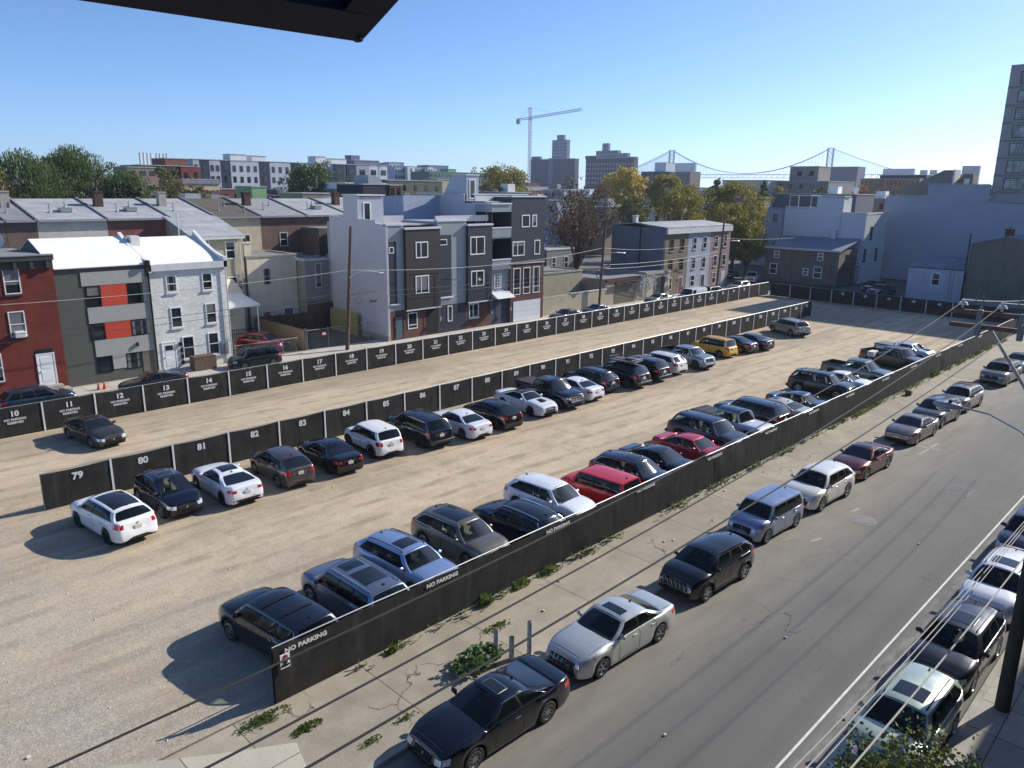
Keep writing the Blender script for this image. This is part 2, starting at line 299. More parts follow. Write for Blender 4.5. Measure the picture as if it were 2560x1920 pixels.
def car(name, label, cat, kind, col, x, y, ang, group=None, z=0., metal=.4, wst=0, roof=None, roofcol=None, sun=None, rails=False, bars=0, clad=False, chrome=False,
        grille='mesh', tails='std', detail=1, face=0, cover=None, glassl=False, fin=True, lift=0., plate=True, scoop=False, extra=None, **ov):
    k = dict(KIND[kind]); k.update(ov); L, W, H = k['L'], k['W'], k['H']; h = L/2; r = k['r']; pick = kind in ('pickup', 'jeept')
    t = T(name, label, cat, (x, y, z), group, rad(ang), local=True); t.e.scale = (SCL,)*3
    body_m = paint(col, metal); xw = (k['wb']/2+.02, -k['wb']/2+.02); Ra = r+.065; zc = r
    cowl, rb, rf, rr = k['cowl'], k['rb'], k['rf'], k['rr']
    xs = set([-h, h])
    for q in range(0, 41): xs.add(round(-h+L*q/40, 3))
    for a in xw:
        for q in range(0, 13): xs.add(round(a+Ra*cos(pi*q/12), 3))
    for q in (.05, .12, .2): xs.add(h-q); xs.add(-h+q)
    xs |= {cowl, rb}; xs = sorted(v for v in xs if -h <= v <= h); xs = [v for i, v in enumerate(xs) if i == 0 or v-xs[i-1] > .012]
    def belt(v): return lerp(k['b0'], k['b1'], clamp((cowl-v)/(cowl-rb)))
    def top(v):
        if v > cowl:
            q = clamp((v-cowl)/(h-cowl)); return k['zh']-(k['zh']-k['zn'])*(q**(2.2 if kind != 'jeept' else 6))
        if v < rb:
            q = clamp((rb-v)/(rb+h)) if rb > -h+.02 else 0
            return k['deck']-(.05*q*q if not pick else 0)
        return belt(v)+.01
    def ztop(v): return top(v)
    def wf(v):
        q = clamp((abs(v)-(h-.85))/.85); f_ = 1-(.20 if v > 0 else .15)*q**2.4*(.35 if kind == 'jeept' else 1)
        return f_
    rings = []
    for v in xs:
        zb = k['clr']
        for a in xw:
            d = abs(v-a)
            if d < Ra: zb = max(zb, zc+math.sqrt(max(0, Ra*Ra-d*d)))
        q = clamp((abs(v)-(h-.35))/.35); zb = max(zb, k['clr']+.06*q) if zb < k['clr']+.1 else zb
        zt = ztop(v); inc = rb <= v <= cowl; zs = zt-(.015 if inc else .05); hw = W/2*wf(v); hh = zs-zb; bul = 0
        for a in xw: bul = max(bul, 1-abs(v-a)/(Ra*1.5))
        bul = clamp(bul)*.016
        cr = .045 if v > cowl else (.02 if not inc else 0)
        pts = [(.80, zb), (.945, zb), (.972+bul, zb+.08*hh), (.985+bul, zb+.25*hh), (.990+bul, zb+.45*hh), (1.0+bul, zb+.66*hh), (.985+bul*.6, zb+.80*hh), (.962, zb+.92*hh), (.935, zs), (.90, zs+.7*(zt-zs)),
               (.80, zt+.15*cr), (.60, zt+.7*cr), (.56, zt+.8*cr), (.3, zt+.95*cr), (0, zt+cr)]
        row = []
        for fy, zz in pts:
            s_ = clamp((abs(v)-(h-.42))/.42)
            sh = (.34 if v > 0 else .16)*s_*max(0, zz-.52)**1.1 + s_*.10*max(0, .42-zz)
            vx = v-(sh if v > 0 else -sh)
            row.append((vx, fy*hw, zz))
        full = row+[(a, -b, c) for a, b, c in row[-2::-1]]
        rings.append(full)
    # end caps
    def cap(ring, sgn):
        cy, cz = 0, .58; out = []
        for s_, dx in ((.955, .022), (.85, .040), (.45, .05)):
            out.append([(a+sgn*dx, b*s_, cz+(c-cz)*s_) for a, b, c in ring])
        return out
    cf = cap(rings[-1], 1); cb = cap(rings[0], -1)
    allr = cb[::-1]+rings+cf
    # pickup bed opening
    bed = None
    if pick:
        bx0, bx1 = -h+.12, rb-.16; bed = (bx0, bx1)
    mb = MB(); n = len(allr[0]); P = [p for r_ in allr for p in r_]; F = []
    for i in range(len(allr)-1):
        xm = (allr[i][7][0]+allr[i+1][7][0])/2
        for j in range(n-1):
            if bed and bed[0] < xm < bed[1] and 10 <= j < n-11: continue
            if rb+.12 < xm < cowl-.14 and 9 <= j < n-10: continue
            F.append((i*n+j, (i+1)*n+j, (i+1)*n+j+1, i*n+j+1))
    for base, ring in ((0, allr[0]), ((len(allr)-1)*n, allr[-1])):
        P.append((ring[0][0], 0, .58)); ci = len(P)-1
        for j in range(n): a_, b_ = base+j, base+(j+1) % n; F.append((ci, b_, a_) if base == 0 else (ci, a_, b_))
    mb.add(P, F, 0)
    bv = BVHTree.FromPolygons([Vector(p) for p in P], F)
    # ---- greenhouse surfaces
    bw = W/2*k['pw']; tw = W/2*k['tw']; ze = H-k['tc']; tc = k['tc']
    def xbot(u): return lerp(cowl-.02, rb, u)
    def xtop(u): return lerp(rf, rr, u)
    def zr(u): return -.045*(1-clamp(u/.18))**2 - k['rdrop']*clamp((u-.45)/.55)**2
    def side(u, t_, s_, off=0.):
        tt = t_; xb = xbot(u); yb = bw*wf(xb)*(1-.05*clamp((.06-u)/.06)); yt = tw*(1-.06*(1-clamp(u/.15))**2-.07*clamp((u-.7)/.3)**2)
        yy = lerp(yb, yt, tt**1.25); zb_ = belt(xb)-.01; zz = lerp(zb_, ze+zr(u), tt)
        bow = sin(pi*tt)*.035
        return (lerp(xb, xtop(u), tt), s_*(yy+bow+off), zz+off*.35)
    def roofp(u, v_):
        a = side(u, 1, 1); yy = a[1]*v_
        return (a[0], yy, a[2]+tc*(1-abs(v_)**2.6)*(1-.0*u))
    def shield(v_, t_, off=0., rear=False):
        u = 1. if rear else 0.; a = side(u, t_, 1); bowx = (.10 if kind != 'jeept' else .02)*(1-abs(v_)**2)*(1-t_*.55)*(-.6 if rear else 1)
        zt_ = tc*(1-abs(v_)**2.6)*t_
        return (a[0]+bowx+(off*(-1 if rear else 1)), a[1]*v_, a[2]+zt_+off*.7)
    us = [0, .03, .08, .15, .25, .35, .45, .55, .65, .75, .83, .9, .96, 1]; ts = [0, .15, .35, .55, .75, .9, 1]; vv = [-1, -.9, -.7, -.45, -.2, 0, .2, .45, .7, .9, 1]
    for s_ in (1, -1):
        wn = k['win']; W4 = [(0, 1, 0, 1, 0, .07), (0, 1, 0, 1, .87, 1)]
        if kind == 'van': W4 += [(0, wn[0][0], 0, wn[0][2], .07, .87), (wn[0][1], 1, wn[0][3], 1, .07, .87)]
        else:
            e0 = [0]+[q for w_ in wn for q in w_[:2]]+[1]; e1 = [0]+[q for w_ in wn for q in w_[2:]]+[1]
            W4 += [(e0[i], e0[i+1], e1[i], e1[i+1], .07, .87) for i in range(0, len(e0), 2)]
        for a0, a1, c0, c1, t0, t1 in W4:
            nn = 14 if a1-a0 > .5 else 3; R_ = [[side(lerp(lerp(a0, a1, i/nn), lerp(c0, c1, i/nn), q), q, s_) for q in [lerp(t0, t1, j/5) for j in range(6)]] for i in range(nn+1)]; mb.grid(R_ if s_ < 0 else R_[::-1], 0)
    for rear, tl, th, ve in ((False, .03, .955, .93), (True, .08, .93, .90)) if kind != 'van' else ((False, .03, .955, .93),):
        for va, vb, ta, tb in ((-1, 1, 0, tl), (-1, 1, th, 1), (-1, -ve, tl, th), (ve, 1, tl, th)):
            nn = 10 if vb-va > 1 else 2; R_ = [[shield(lerp(va, vb, i/nn), lerp(ta, tb, j/5), 0, rear) for j in range(6)] for i in range(nn+1)]; mb.grid(R_[::-1] if rear else R_, 0)
    if kind == 'van': mb.grid([[shield(v_, t_, 0, True) for t_ in ts] for v_ in vv[::-1]], 0)
    # door seams, hood and boot lines: thin dark strips laid on the body
    def hit(o_, d_):
        q = bv.ray_cast(Vector(o_), Vector(d_)); return q[0]
    def strip(pts, wd, axis, off=.004):
        Lp = []
        for (a, d_) in pts:
            q = hit(a, d_)
            if q is not None: Lp.append(q-Vector(d_)*off)
        for i in range(len(Lp)-1):
            dd = Vector(axis)*wd/2; mb.add([Lp[i]-dd, Lp[i]+dd, Lp[i+1]+dd, Lp[i+1]-dd], [(0, 1, 2, 3)], 1)
    if detail:
        wn = k['win']; segs = [cowl-.30] if kind != 'van' else [cowl-.2]
        segs += [xbot((wn[i][1]+wn[i+1][0])/2) for i in range(min(len(wn)-1, 2))]
        if pick: segs.append(rb+.02)
        for s_ in (1, -1):
            for q_, v in enumerate(segs):
                strip([((v, s_*2, z_), (0, -s_, 0)) for z_ in [k['clr']+.1+i*(belt(v)-k['clr']-.12)/6 for i in range(7)]], .018, (1, 0, 0))
            strip([((v, s_*2, k['clr']+.09), (0, -s_, 0)) for v in (cowl-.3, cowl-.8, cowl-1.3, segs[-1])], .02, (0, 0, 1))
            strip([((lerp(h-.22, cowl+.02, i/5), s_*W*.40, 2), (0, 0, -1)) for i in range(6)], .016, (0, 1, 0))
        if not pick and kind in ('sedan', 'coupe'):
            for s_ in (1, -1): strip([((lerp(-h+.12, rb-.05, i/3), s_*W*.37, 2), (0, 0, -1)) for i in range(4)], .016, (0, 1, 0))
        strip([((h-.20, lerp(-W*.4, W*.4, i/8), 2), (0, 0, -1)) for i in range(9)], .016, (1, 0, 0))
    body = t.part('body', mb, [body_m, MAT['seam']], smooth=38)
    # roof
    rm = MB(); rm.grid([[roofp(u, v_) for v_ in vv] for u in us], 0)
    rmat = paint(roofcol, .2) if roofcol else body_m
    if detail and kind in ('big', 'suv', 'boxy', 'pickup') and not sun:
        for yy in (-.5, -.18, .18, .5):
            rm.add([Vector(roofp(u, yy+e))+Vector((0, 0, .006)) for u in (.12, .5, .88) for e in (-.018, .018)], [(0, 1, 3, 2), (2, 3, 5, 4)], 0)
    ro = t.part('roof', rm, [rmat], smooth=50, label='black roof' if roofcol and roofcol < '30' else None)
    # glass
    gm = G_CARL if glassl else G_CAR
    g_ = MB(); g_.grid([[shield(v_, t_, .008) for t_ in (.03, .2, .4, .6, .8, .955)] for v_ in (-.93, -.88, -.5, -.2, .2, .5, .88, .93)])
    ws = t.part('windshield', g_, gm, smooth=60)
    if detail:
        wp = MB()
        for a, b in ((-.75, -.1), (.0, .62)): wp.tube([Vector(shield(lerp(a, b, q/4), .04+.05*q/4, .02)) for q in range(5)], .012, 4)
        t.part('wiper', wp, MAT['trim'], ws)
        mi_ = MB(); mi_.rbox(Vector(shield(0, .86, -.12)), (.05, .22, .06)); t.part('rear_view_mirror', mi_, MAT['trim'], ws)
    if kind != 'van':
        g_ = MB(); g_.grid([[shield(v_, t_, .008, True) for t_ in (.08, .3, .55, .8, .93)] for v_ in (.90, .84, .4, 0, -.4, -.84, -.90)]); t.part('rear_window', g_, gm, smooth=60)
    wn = k['win']
    for s_ in (1, -1):
        sm = MB(); a, b = wn[0], wn[-1]
        def quad(mbx, w4, t0, t1, off, nn=6):
            R_ = []
            for i in range(nn+1):
                f_ = i/nn; R_.append([side(lerp(lerp(w4[0], w4[1], f_), lerp(w4[2], w4[3], f_), q), q, s_, off) for q in [lerp(t0, t1, j/5) for j in range(6)]])
            mbx.grid(R_ if s_ < 0 else R_[::-1])
        quad(sm, (a[0]-.02, b[1]+.012, a[2]-.02, b[3]+.012), .035, .07, .004, 14); quad(sm, (a[0]-.02, b[1]+.012, a[2]-.02, b[3]+.012), .87, .90, .004, 14)
        for wa, wb in zip(wn[:-1], wn[1:]): quad(sm, (wa[1], wb[0], wa[3], wb[2]), .07, .87, .004, 2)
        quad(sm, (a[0]-.02, a[0], a[2]-.02, a[2]), .07, .87, .004, 1); so_ = t.part('window_surround', sm, MAT['trim'], smooth=60)
        for w4 in wn:
            wm = MB(); quad(wm, w4, .07, .87, .009); t.part('side_window', wm, gm, smooth=60)
        if chrome:
            cm = MB(); cm.tube([side(lerp(a[0]-.02, b[1]+.01, i/14), .90, s_, .008) for i in range(15)]+[side(b[1]+.015, .5, s_, .008), side(b[1]+.012, .05, s_, .008)]+[side(lerp(b[1]+.01, a[0]-.02, i/8), .05, s_, .008) for i in range(9)], .011, 4)
            t.part('chrome_trim', cm, MAT['chrome'], so_)
    # cabin
    im = INT[(int(abs(x)*7+abs(y)*3)) % 4]; c_ = MB(); x0_, x1_, yi, zi = rb+.14, cowl-.16, W*.415, .52; zt_ = belt((x0_+x1_)/2)-.02
    c_.add([(x0_, -yi, zi), (x1_, -yi, zi), (x1_, yi, zi), (x0_, yi, zi), (x0_, -yi, zt_), (x1_, -yi, zt_), (x1_, yi, zt_), (x0_, yi, zt_)], [(0, 1, 2, 3), (0, 4, 5, 1), (1, 5, 6, 2), (2, 6, 7, 3), (3, 7, 4, 0)])
    c_.rbox((cowl-.30, 0, belt(cowl)-.05), (.50, W*.80, .12), b=.5); dsh = t.part('dashboard', c_, MAT['trim'])
    c_ = MB(); c_.tube([(cowl-.62+.04*sin(q*pi/6), W*.20+.18*cos(q*pi/6), belt(cowl)+.02+.17*sin(q*pi/6)) for q in range(13)], .018, 5); t.part('steering_wheel', c_, MAT['trim'], dsh)
    for sx_ in ([-.05 if kind not in ('van',) else .9] + ([-.95] if kind != 'van' and rb < -.6 else [])):
        xs_ = sx_+(cowl-1.1)*.8
        for s_ in (1, -1):
            c_ = MB(); tilt = Matrix.Rotation(-.28, 3, 'Y'); zb2 = belt(xs_); c_.rbox((xs_+.20, s_*W*.21, zb2-.30), (.5, .50, .14), b=.6); lo = .16 if sx_ < -.5 and kind in ('sedan', 'coupe') else 0; c_.rbox((xs_-.12+lo, s_*W*.21, zb2-.02-lo), (.16, .50, .58), tilt, b=.7); lo or c_.rbox((xs_-.22, s_*W*.21, zb2+.33), (.11, .27, .17), tilt, b=.8)
            if min(v_[0] for v_ in c_.v) > x0_-.05 and H-(zb2+.42) > .02: t.part('seat', c_, im, smooth=40)
    # dark underbody fills the arches
    ub = MB(); ub.box(-h+.25, h-.25, -W*.36, W*.36, .17+lift, .62); ub.box(-h+.1, h-.12, -W*.40, W*.40, k['clr']-.03, k['clr']+.2); t.part('underbody', ub, MAT['dark'])
    # wheels
    ty, ri = wheel_meshes(r, .22 if not pick else .26, wst)
    for a in xw:
        for s_ in (1, -1):
            o = mkobj('wheel', ty, t.e, (a, s_*(W/2-.125), r)); o2 = mkobj('rim', ri, o)
            if s_ < 0: o.rotation_euler = (0, 0, pi)
    # patches projected on the shell
    def patch(rows, d_, off=.006):
        d_ = Vector(d_).normalized(); R_ = []
        for row in rows:
            q = [hit(p, d_) for p in row]
            if any(v is None for v in q): continue
            R_.append([v-d_*off for v in q])
        m_ = MB()
        if len(R_) > 1: m_.grid(R_)
        return m_
    def fpatch(y0, y1, z0, z1, z0b=None, z1b=None, sgn=1, dy=0., ny=6, nz=3, off=.006):
        z0b = z0 if z0b is None else z0b; z1b = z1 if z1b is None else z1b; rows = []
        for i in range(ny+1):
            f_ = i/ny; yy = lerp(y0, y1, f_); rows.append([(sgn*(h+1.5), yy+dy*.9, lerp(lerp(z0, z0b, f_), lerp(z1, z1b, f_), j/nz)) for j in range(nz+1)])
        return patch(rows, (-sgn*1.6, -dy*.9, 0), off)
    zn = k['zn']; tz = belt(rb)
    for s_ in (1, -1):
        if kind == 'jeept' or face == 7:
            m_ = MB(); q = hit((4, s_*W*.32, zn-.20), (-1, 0, 0)); q = q if q else Vector((h, s_*W*.32, zn-.2)); m_.cyl(q-Vector((.02, 0, 0)), q+Vector((.02, 0, 0)), .09, .085, 14)
        else:
            m_ = fpatch(s_*W*.24, s_*W*.485, zn-.24, zn-.09, zn-.19, zn-.03, 1, s_*.8)
        if m_.v: t.part('headlight', m_, MAT['lamp'], smooth=60)
        if kind in ('sedan', 'coupe'): m_ = fpatch(s_*W*.26, s_*W*.53, tz-.26, tz-.13, tz-.26, tz-.10, -1, s_*.9)
        elif pick: m_ = fpatch(s_*W*.43, s_*W*.50, .78, 1.15, .78, 1.15, -1, s_*.3)
        elif tails == 'tall': m_ = fpatch(s_*W*.42, s_*W*.50, .80, 1.12, .80, 1.12, -1, s_*.35)
        else: m_ = fpatch(s_*W*.30, s_*W*.54, tz-.30, tz-.10, tz-.28, tz-.06, -1, s_*.8)
        if m_.v: t.part('taillight', m_, MAT['red'], smooth=60)
    if detail:
        if face == 7:
            m_ = MB(); fr = MB()
            for i in range(7):
                yy = lerp(-W*.30, W*.30, i/6); q = hit((4, yy, zn-.20), (-1, 0, 0))
                if q: m_.rbox(q+Vector((.03, 0, 0)), (.05, .085, .14), b=.5); fr.rbox(q+Vector((.02, 0, 0)), (.05, .125, .18), b=.5)
            t.part('grille', fr, MAT['chrome']); t.part('grille_slots', m_, MAT['trim'])
        else:
            gw, g0, g1 = {0: (.25, zn-.34, zn-.10), 1: (.30, zn-.40, zn-.08), 2: (.20, zn-.30, zn-.06), 3: (.34, .5, zn-.06)}[face if face in (0, 1, 2, 3) else 0]
            m_ = fpatch(-W*gw, W*gw, g0, g1, ny=8)
            if m_.v:
                g3 = t.part('grille', m_, MAT['trim'], smooth=60); b_ = MB()
                for i in range(3 if grille == 'bars' else 5):
                    zz = lerp(g0+.03, g1-.03, i/(2 if grille == 'bars' else 4)); pl = [hit((4, lerp(-W*gw*.96, W*gw*.96, j/8), zz), (-1, 0, 0)) for j in range(9)]
                    pl = [p+Vector((.012, 0, 0)) for p in pl if p]
                    if len(pl) > 2: b_.tube(pl, .020 if grille == 'bars' else .010, 4)
                if grille == 'grid':
                    for i in range(7):
                        yy = lerp(-W*gw*.9, W*gw*.9, i/6); pl = [hit((4, yy, lerp(g0+.02, g1-.02, j/3)), (-1, 0, 0)) for j in range(4)]; pl = [p+Vector((.012, 0, 0)) for p in pl if p]
                        if len(pl) > 2: b_.tube(pl, .011, 4)
                if face in (1, 2, 3):
                    for zz in (g0, g1):
                        pl = [hit((4, lerp(-W*gw, W*gw, j/8), zz), (-1, 0, 0)) for j in range(9)]; pl = [p+Vector((.012, 0, 0)) for p in pl if p]
                        if len(pl) > 2: fr_ = MB(); fr_.tube(pl, .018, 5); t.part('grille_trim', fr_, MAT['chrome'], g3)
                if b_.v: t.part('grille_bars', b_, MAT['chrome'] if grille in ('bars', 'grid') else MAT['black'], g3)
        m_ = fpatch(-W*.33, W*.33, .30+lift, .42+lift, ny=8)
        if m_.v: t.part('lower_grille', m_, MAT['trim'], smooth=60)
        m_ = fpatch(-W*.40, W*.40, .28+lift, .44+lift, sgn=-1, ny=8)
        if m_.v and not pick: t.part('rear_valance', m_, MAT['black'], smooth=60)
        for zz, sg_ in ((zn-.20, 1), (tz-.17, -1)):
            q = hit((4*sg_, 0, zz), (-sg_, 0, 0))
            if q and face != 7 and not (pick and sg_ < 0): m_ = MB(); m_.cyl(q-Vector((.01*sg_, 0, 0)), q+Vector((.022*sg_, 0, 0)), .055, .05, 12); t.part('badge', m_, MAT['chrome'])
        if plate:
            q = hit((-4, 0, .86 if kind not in ('sedan', 'coupe') else .74), (1, 0, 0))
            if pick: q = hit((-4, 0, .55), (1, 0, 0))
            if q: m_ = MB(); m_.rbox(q+Vector((-.02, 0, 0)), (.05, .31, .16), b=.2); t.part('licence_plate', m_, MAT['plate'])
        if pick or kind == 'big':
            m_ = MB(); m_.rbox((-h-.02, 0, .52+lift), (.16, W*.92, .17), b=.35); t.part('rear_bumper', m_, MAT['chrome'] if pick else MAT['black'], smooth=30)
        for s_ in (1, -1):
            for v in ([xbot(lerp(wn[i][0], wn[i][1], .82)) for i in range(min(2, len(wn)))]):
                q = hit((v, s_*2, belt(v)-.13), (0, -s_, 0))
                if q: m_ = MB(); m_.rbox(q+Vector((0, s_*.018, 0)), (.19, .03, .03), b=.5); t.part('door_handle', m_, MAT['chrome'] if chrome else body_m)
    for s_ in (1, -1):
        m_ = MB(); c = Vector((cowl-.38, s_*(W/2*.93+.10), belt(cowl)+.10))
        m_.rbox(c, (.13, .22, .155), b=.75); m_.cyl(c-Vector((0, s_*.03, .06)), c-Vector((0, s_*.17, .10)), .035, n=6); t.part('side_mirror', m_, body_m if not clad else MAT['black'], smooth=40)
    if clad:
        for s_ in (1, -1):
            m_ = MB()
            R_ = [[(a, s_*(W/2*wf(a)*.985+.012), zz) for zz in (k['clr']+.0, k['clr']+.14)] for a in [lerp(xw[1]+Ra+.02, xw[0]-Ra-.02, i/8) for i in range(9)]]
            R_ = [[(r_[0][0], r_[0][1]-s_*.03, r_[0][2]), r_[0], r_[1], (r_[1][0], r_[1][1]-s_*.03, r_[1][2])] for r_ in R_]
            m_.grid(R_ if s_ > 0 else R_[::-1])
            for a in xw: m_.tube([(a+(Ra+.02)*cos(pi*i/14), s_*(W/2*wf(a+(Ra+.02)*cos(pi*i/14))*.985+.008), zc+(Ra+.02)*sin(pi*i/14)) for i in range(15)], .035, 5)
            t.part('wheel_arch_cladding', m_, MAT['black'], smooth=50)
    if rails:
        for s_ in (1, -1):
            m_ = MB(); m_.tube([Vector(roofp(u, s_*.86))+Vector((0, 0, .045*(1 if .07 < u < .93 else 0))) for u in (.05, .10, .3, .5, .7, .9, .95)], .020, 6)
            t.part('roof_rail', m_, MAT['chrome'] if rails == 'chrome' else MAT['black'], ro, smooth=60)
    for i in range(bars):
        u = .28+.36*i; m_ = MB(); m_.tube([Vector(roofp(u, v_))+Vector((0, 0, .075-.04*abs(v_)**6)) for v_ in (-.9, -.8, -.4, 0, .4, .8, .9)], .024, 6); t.part('roof_bar', m_, MAT['trim'] if bars != 3 else MAT['alu'], ro, smooth=60)
    def rpanel(u0, u1, v0, v1):
        m_ = MB(); m_.grid([[Vector(roofp(lerp(u0, u1, i/5), lerp(v0, v1, j/6)))+Vector((0, 0, .007)) for j in range(7)] for i in range(6)]); return m_
    for (u0, u1, vw) in {None: [], 'std': [(.12, .42, .62)], 'pano': [(.10, .80, .72)], 'two': [(.06, .30, .55), (.40, .78, .66)], 'full': [(.02, .92, .86)], 'outline': [(.12, .46, .6)]}[sun]:
        t.part('sunroof', rpanel(u0, u1, -vw, vw), G_ROOF, ro, smooth=60)
        if sun == 'outline':
            m_ = MB(); c4 = [(u0, -vw), (u1, -vw), (u1, vw), (u0, vw), (u0, -vw)]; pl = []
            for i in range(4):
                for j in range(4): pl.append(Vector(roofp(lerp(c4[i][0], c4[i+1][0], j/4), lerp(c4[i][1], c4[i+1][1], j/4)))+Vector((0, 0, .008)))
            m_.tube(pl+[pl[0]], .008, 4); t.part('sunroof_trim', m_, MAT['alu'], ro)
    if fin and not pick and kind != 'van':
        q = Vector(roofp(.90, 0)); m_ = MB(); m_.prism([(q.x-.08, q.z-.01), (q.x+.09, q.z-.01), (q.x-.05, q.z+.06)], -.02, .02, 'y'); t.part('roof_antenna', m_, MAT['trim'] if detail else body_m, ro)
    if pick:
        b0, b1 = bed; zt = k['deck']; iw = W/2*.80
        m_ = MB(); m_.add([(b0, -iw, .75), (b1, -iw, .75), (b1, iw, .75), (b0, iw, .75), (b0, -iw, zt), (b1, -iw, zt), (b1, iw, zt), (b0, iw, zt)], [(0, 1, 2, 3), (0, 4, 5, 1), (1, 5, 6, 2), (2, 6, 7, 3), (3, 7, 4, 0)])
        t.part('cargo_bed', m_, MAT['black'])
        m_ = MB()
        for s_ in (1, -1): m_.rbox(((b0+b1)/2, s_*(iw+.05), zt+.012), (b1-b0, .12, .04), b=.4)
        m_.rbox((b0-.03, 0, zt+.012), (.09, iw*2+.2, .04), b=.4); t.part('bed_rail_cap', m_, MAT['trim'])
        if cover:
            m_ = MB()
            for i in range(3): q0, q1 = lerp(b0-.02, b1, i/3)+.01, lerp(b0-.02, b1, (i+1)/3)-.01; m_.rbox(((q0+q1)/2, 0, zt+.05), (q1-q0, iw*2+.06, .05), b=.3)
            t.part('tonneau_cover', m_, M('tonneau', cover, .6))
    if kind == 'jeept':
        for a in (xw[0], xw[1]):
            for s_ in (1, -1):
                m_ = MB(); m_.grid([[(a+(Ra+.10)*cos(q)*1.05, s_*(W/2*.93+e), min(zc+Ra+.05, zc+(Ra+.12)*sin(q)*1.15)) for e in (-.05, .16)] for q in [pi*i/10 for i in range(11)]]); t.part('fender_flare', m_, MAT['black'])
    if scoop:
        q = hit((lerp(cowl, h, .42), 0, 3), (0, 0, -1)); m_ = MB(); m_.rbox(q+Vector((0, 0, .02)), (.62, .42, .07), b=.7); t.part('hood_scoop', m_, MAT['trim'] if scoop == 'black' else body_m, smooth=30)
    if extra: extra(t, roofp, ro, k)
    return t
# ---------------------------------------------------------------- ground, road, pavements
def dirt_mat():
    g = N('lot_dirt'); P = g.P
    big = g.noise(.09, 6, rough=.6); mid = g.noise(.6, 6, rough=.65); fine = g.noise(9, 6, rough=.75); tr = g.noise(1.0, 6, g.mapping((.10, 1.1, 1), (0, 0, -.05)), .65, .4)
    c = g.mix(g.map(mid, .3, .7, 0, 1), (.300, .226, .146), (.440, .342, .226)); c = g.mix(g.map(tr, .42, .62, 0, .85), c, (.54, .43, .288)); c = g.mix(g.map(big, .46, .60, 0, .75), c, (.31, .255, .185))
    s0 = g.n('SeparateXYZ'); g.l(P, s0.inputs[0])   # compacted lanes between the rows
    for yc, hw in ((28.0, 4.2), (45.0, 3.6)):
        ln = g.math('MULTIPLY', g.map(g.math('ABSOLUTE', g.math('SUBTRACT', g.math('ADD', s0.outputs[1], g.math('MULTIPLY', g.noise(.25, 4), 4)), yc+2)), hw*.35, hw, .8, 0), g.map(g.noise(.8, 6, rough=.7), .35, .62, .2, 1)); c = g.mix(ln, c, (.57, .46, .312))
    rut = g.n('TexWave', wave_type='BANDS', bands_direction='Y'); g.l(g.mapping((1, 1, 1), (0, 0, .035)), rut.inputs[0]); rut.inputs['Scale'].default_value = .19; rut.inputs['Distortion'].default_value = 5; rut.inputs['Detail'].default_value = 4; rut.inputs['Detail Scale'].default_value = .25
    c = g.mix(g.math('MULTIPLY', g.map(rut.outputs['Fac'], .74, .96, 0, .60), g.map(g.noise(.5, 5), .42, .6, 0, 1)), c, (.24, .185, .125))
    c = g.mix(g.math('MULTIPLY', g.map(g.noise(1.5, 8, rough=.78), .52, .68, 0, .62), g.map(g.noise(.14, 5), .44, .58, .12, 1)), c, (.21, .165, .115))
    s = g.n('SeparateXYZ'); g.l(P, s.inputs[0])   # crushed stone near the entrance at the left
    d = g.math('ADD', g.math('ADD', g.math('MULTIPLY', s.outputs[0], .75), g.math('MULTIPLY', s.outputs[1], .40)), g.math('MULTIPLY', g.noise(.35, 7, rough=.75), 30))
    gm = g.map(d, 24, 38, .85, 0)
    vor = g.n('TexVoronoi'); g.l(P, vor.inputs[0]); vor.inputs['Scale'].default_value = 30
    vs = g.n('SeparateXYZ'); g.l(vor.outputs['Color'], vs.inputs[0])
    c = g.mix(g.math('MULTIPLY', gm, .9), c, g.mix(g.map(g.math('MULTIPLY', vs.outputs[0], g.noise(5, 4)), .1, .5, 0, 1), (.27, .245, .205), (.50, .465, .405)))
    c = g.mix(g.math('MULTIPLY', g.map(fine, .50, .72, 0, .5), g.map(g.noise(.30, 5), .42, .58, .05, 1)), c, (.17, .140, .10)); c = g.mix(g.map(g.noise(28, 3, rough=.8), .64, .76, 0, .5), c, (.62, .57, .49))
    g.bsdf(c, .95, bump=g.math('ADD', g.math('MULTIPLY', g.noise(3.5, 8, rough=.8), 1.0), g.math('MULTIPLY', vs.outputs[0], g.math('MULTIPLY', gm, .15))), bs=.5, bd=.07); return g.m
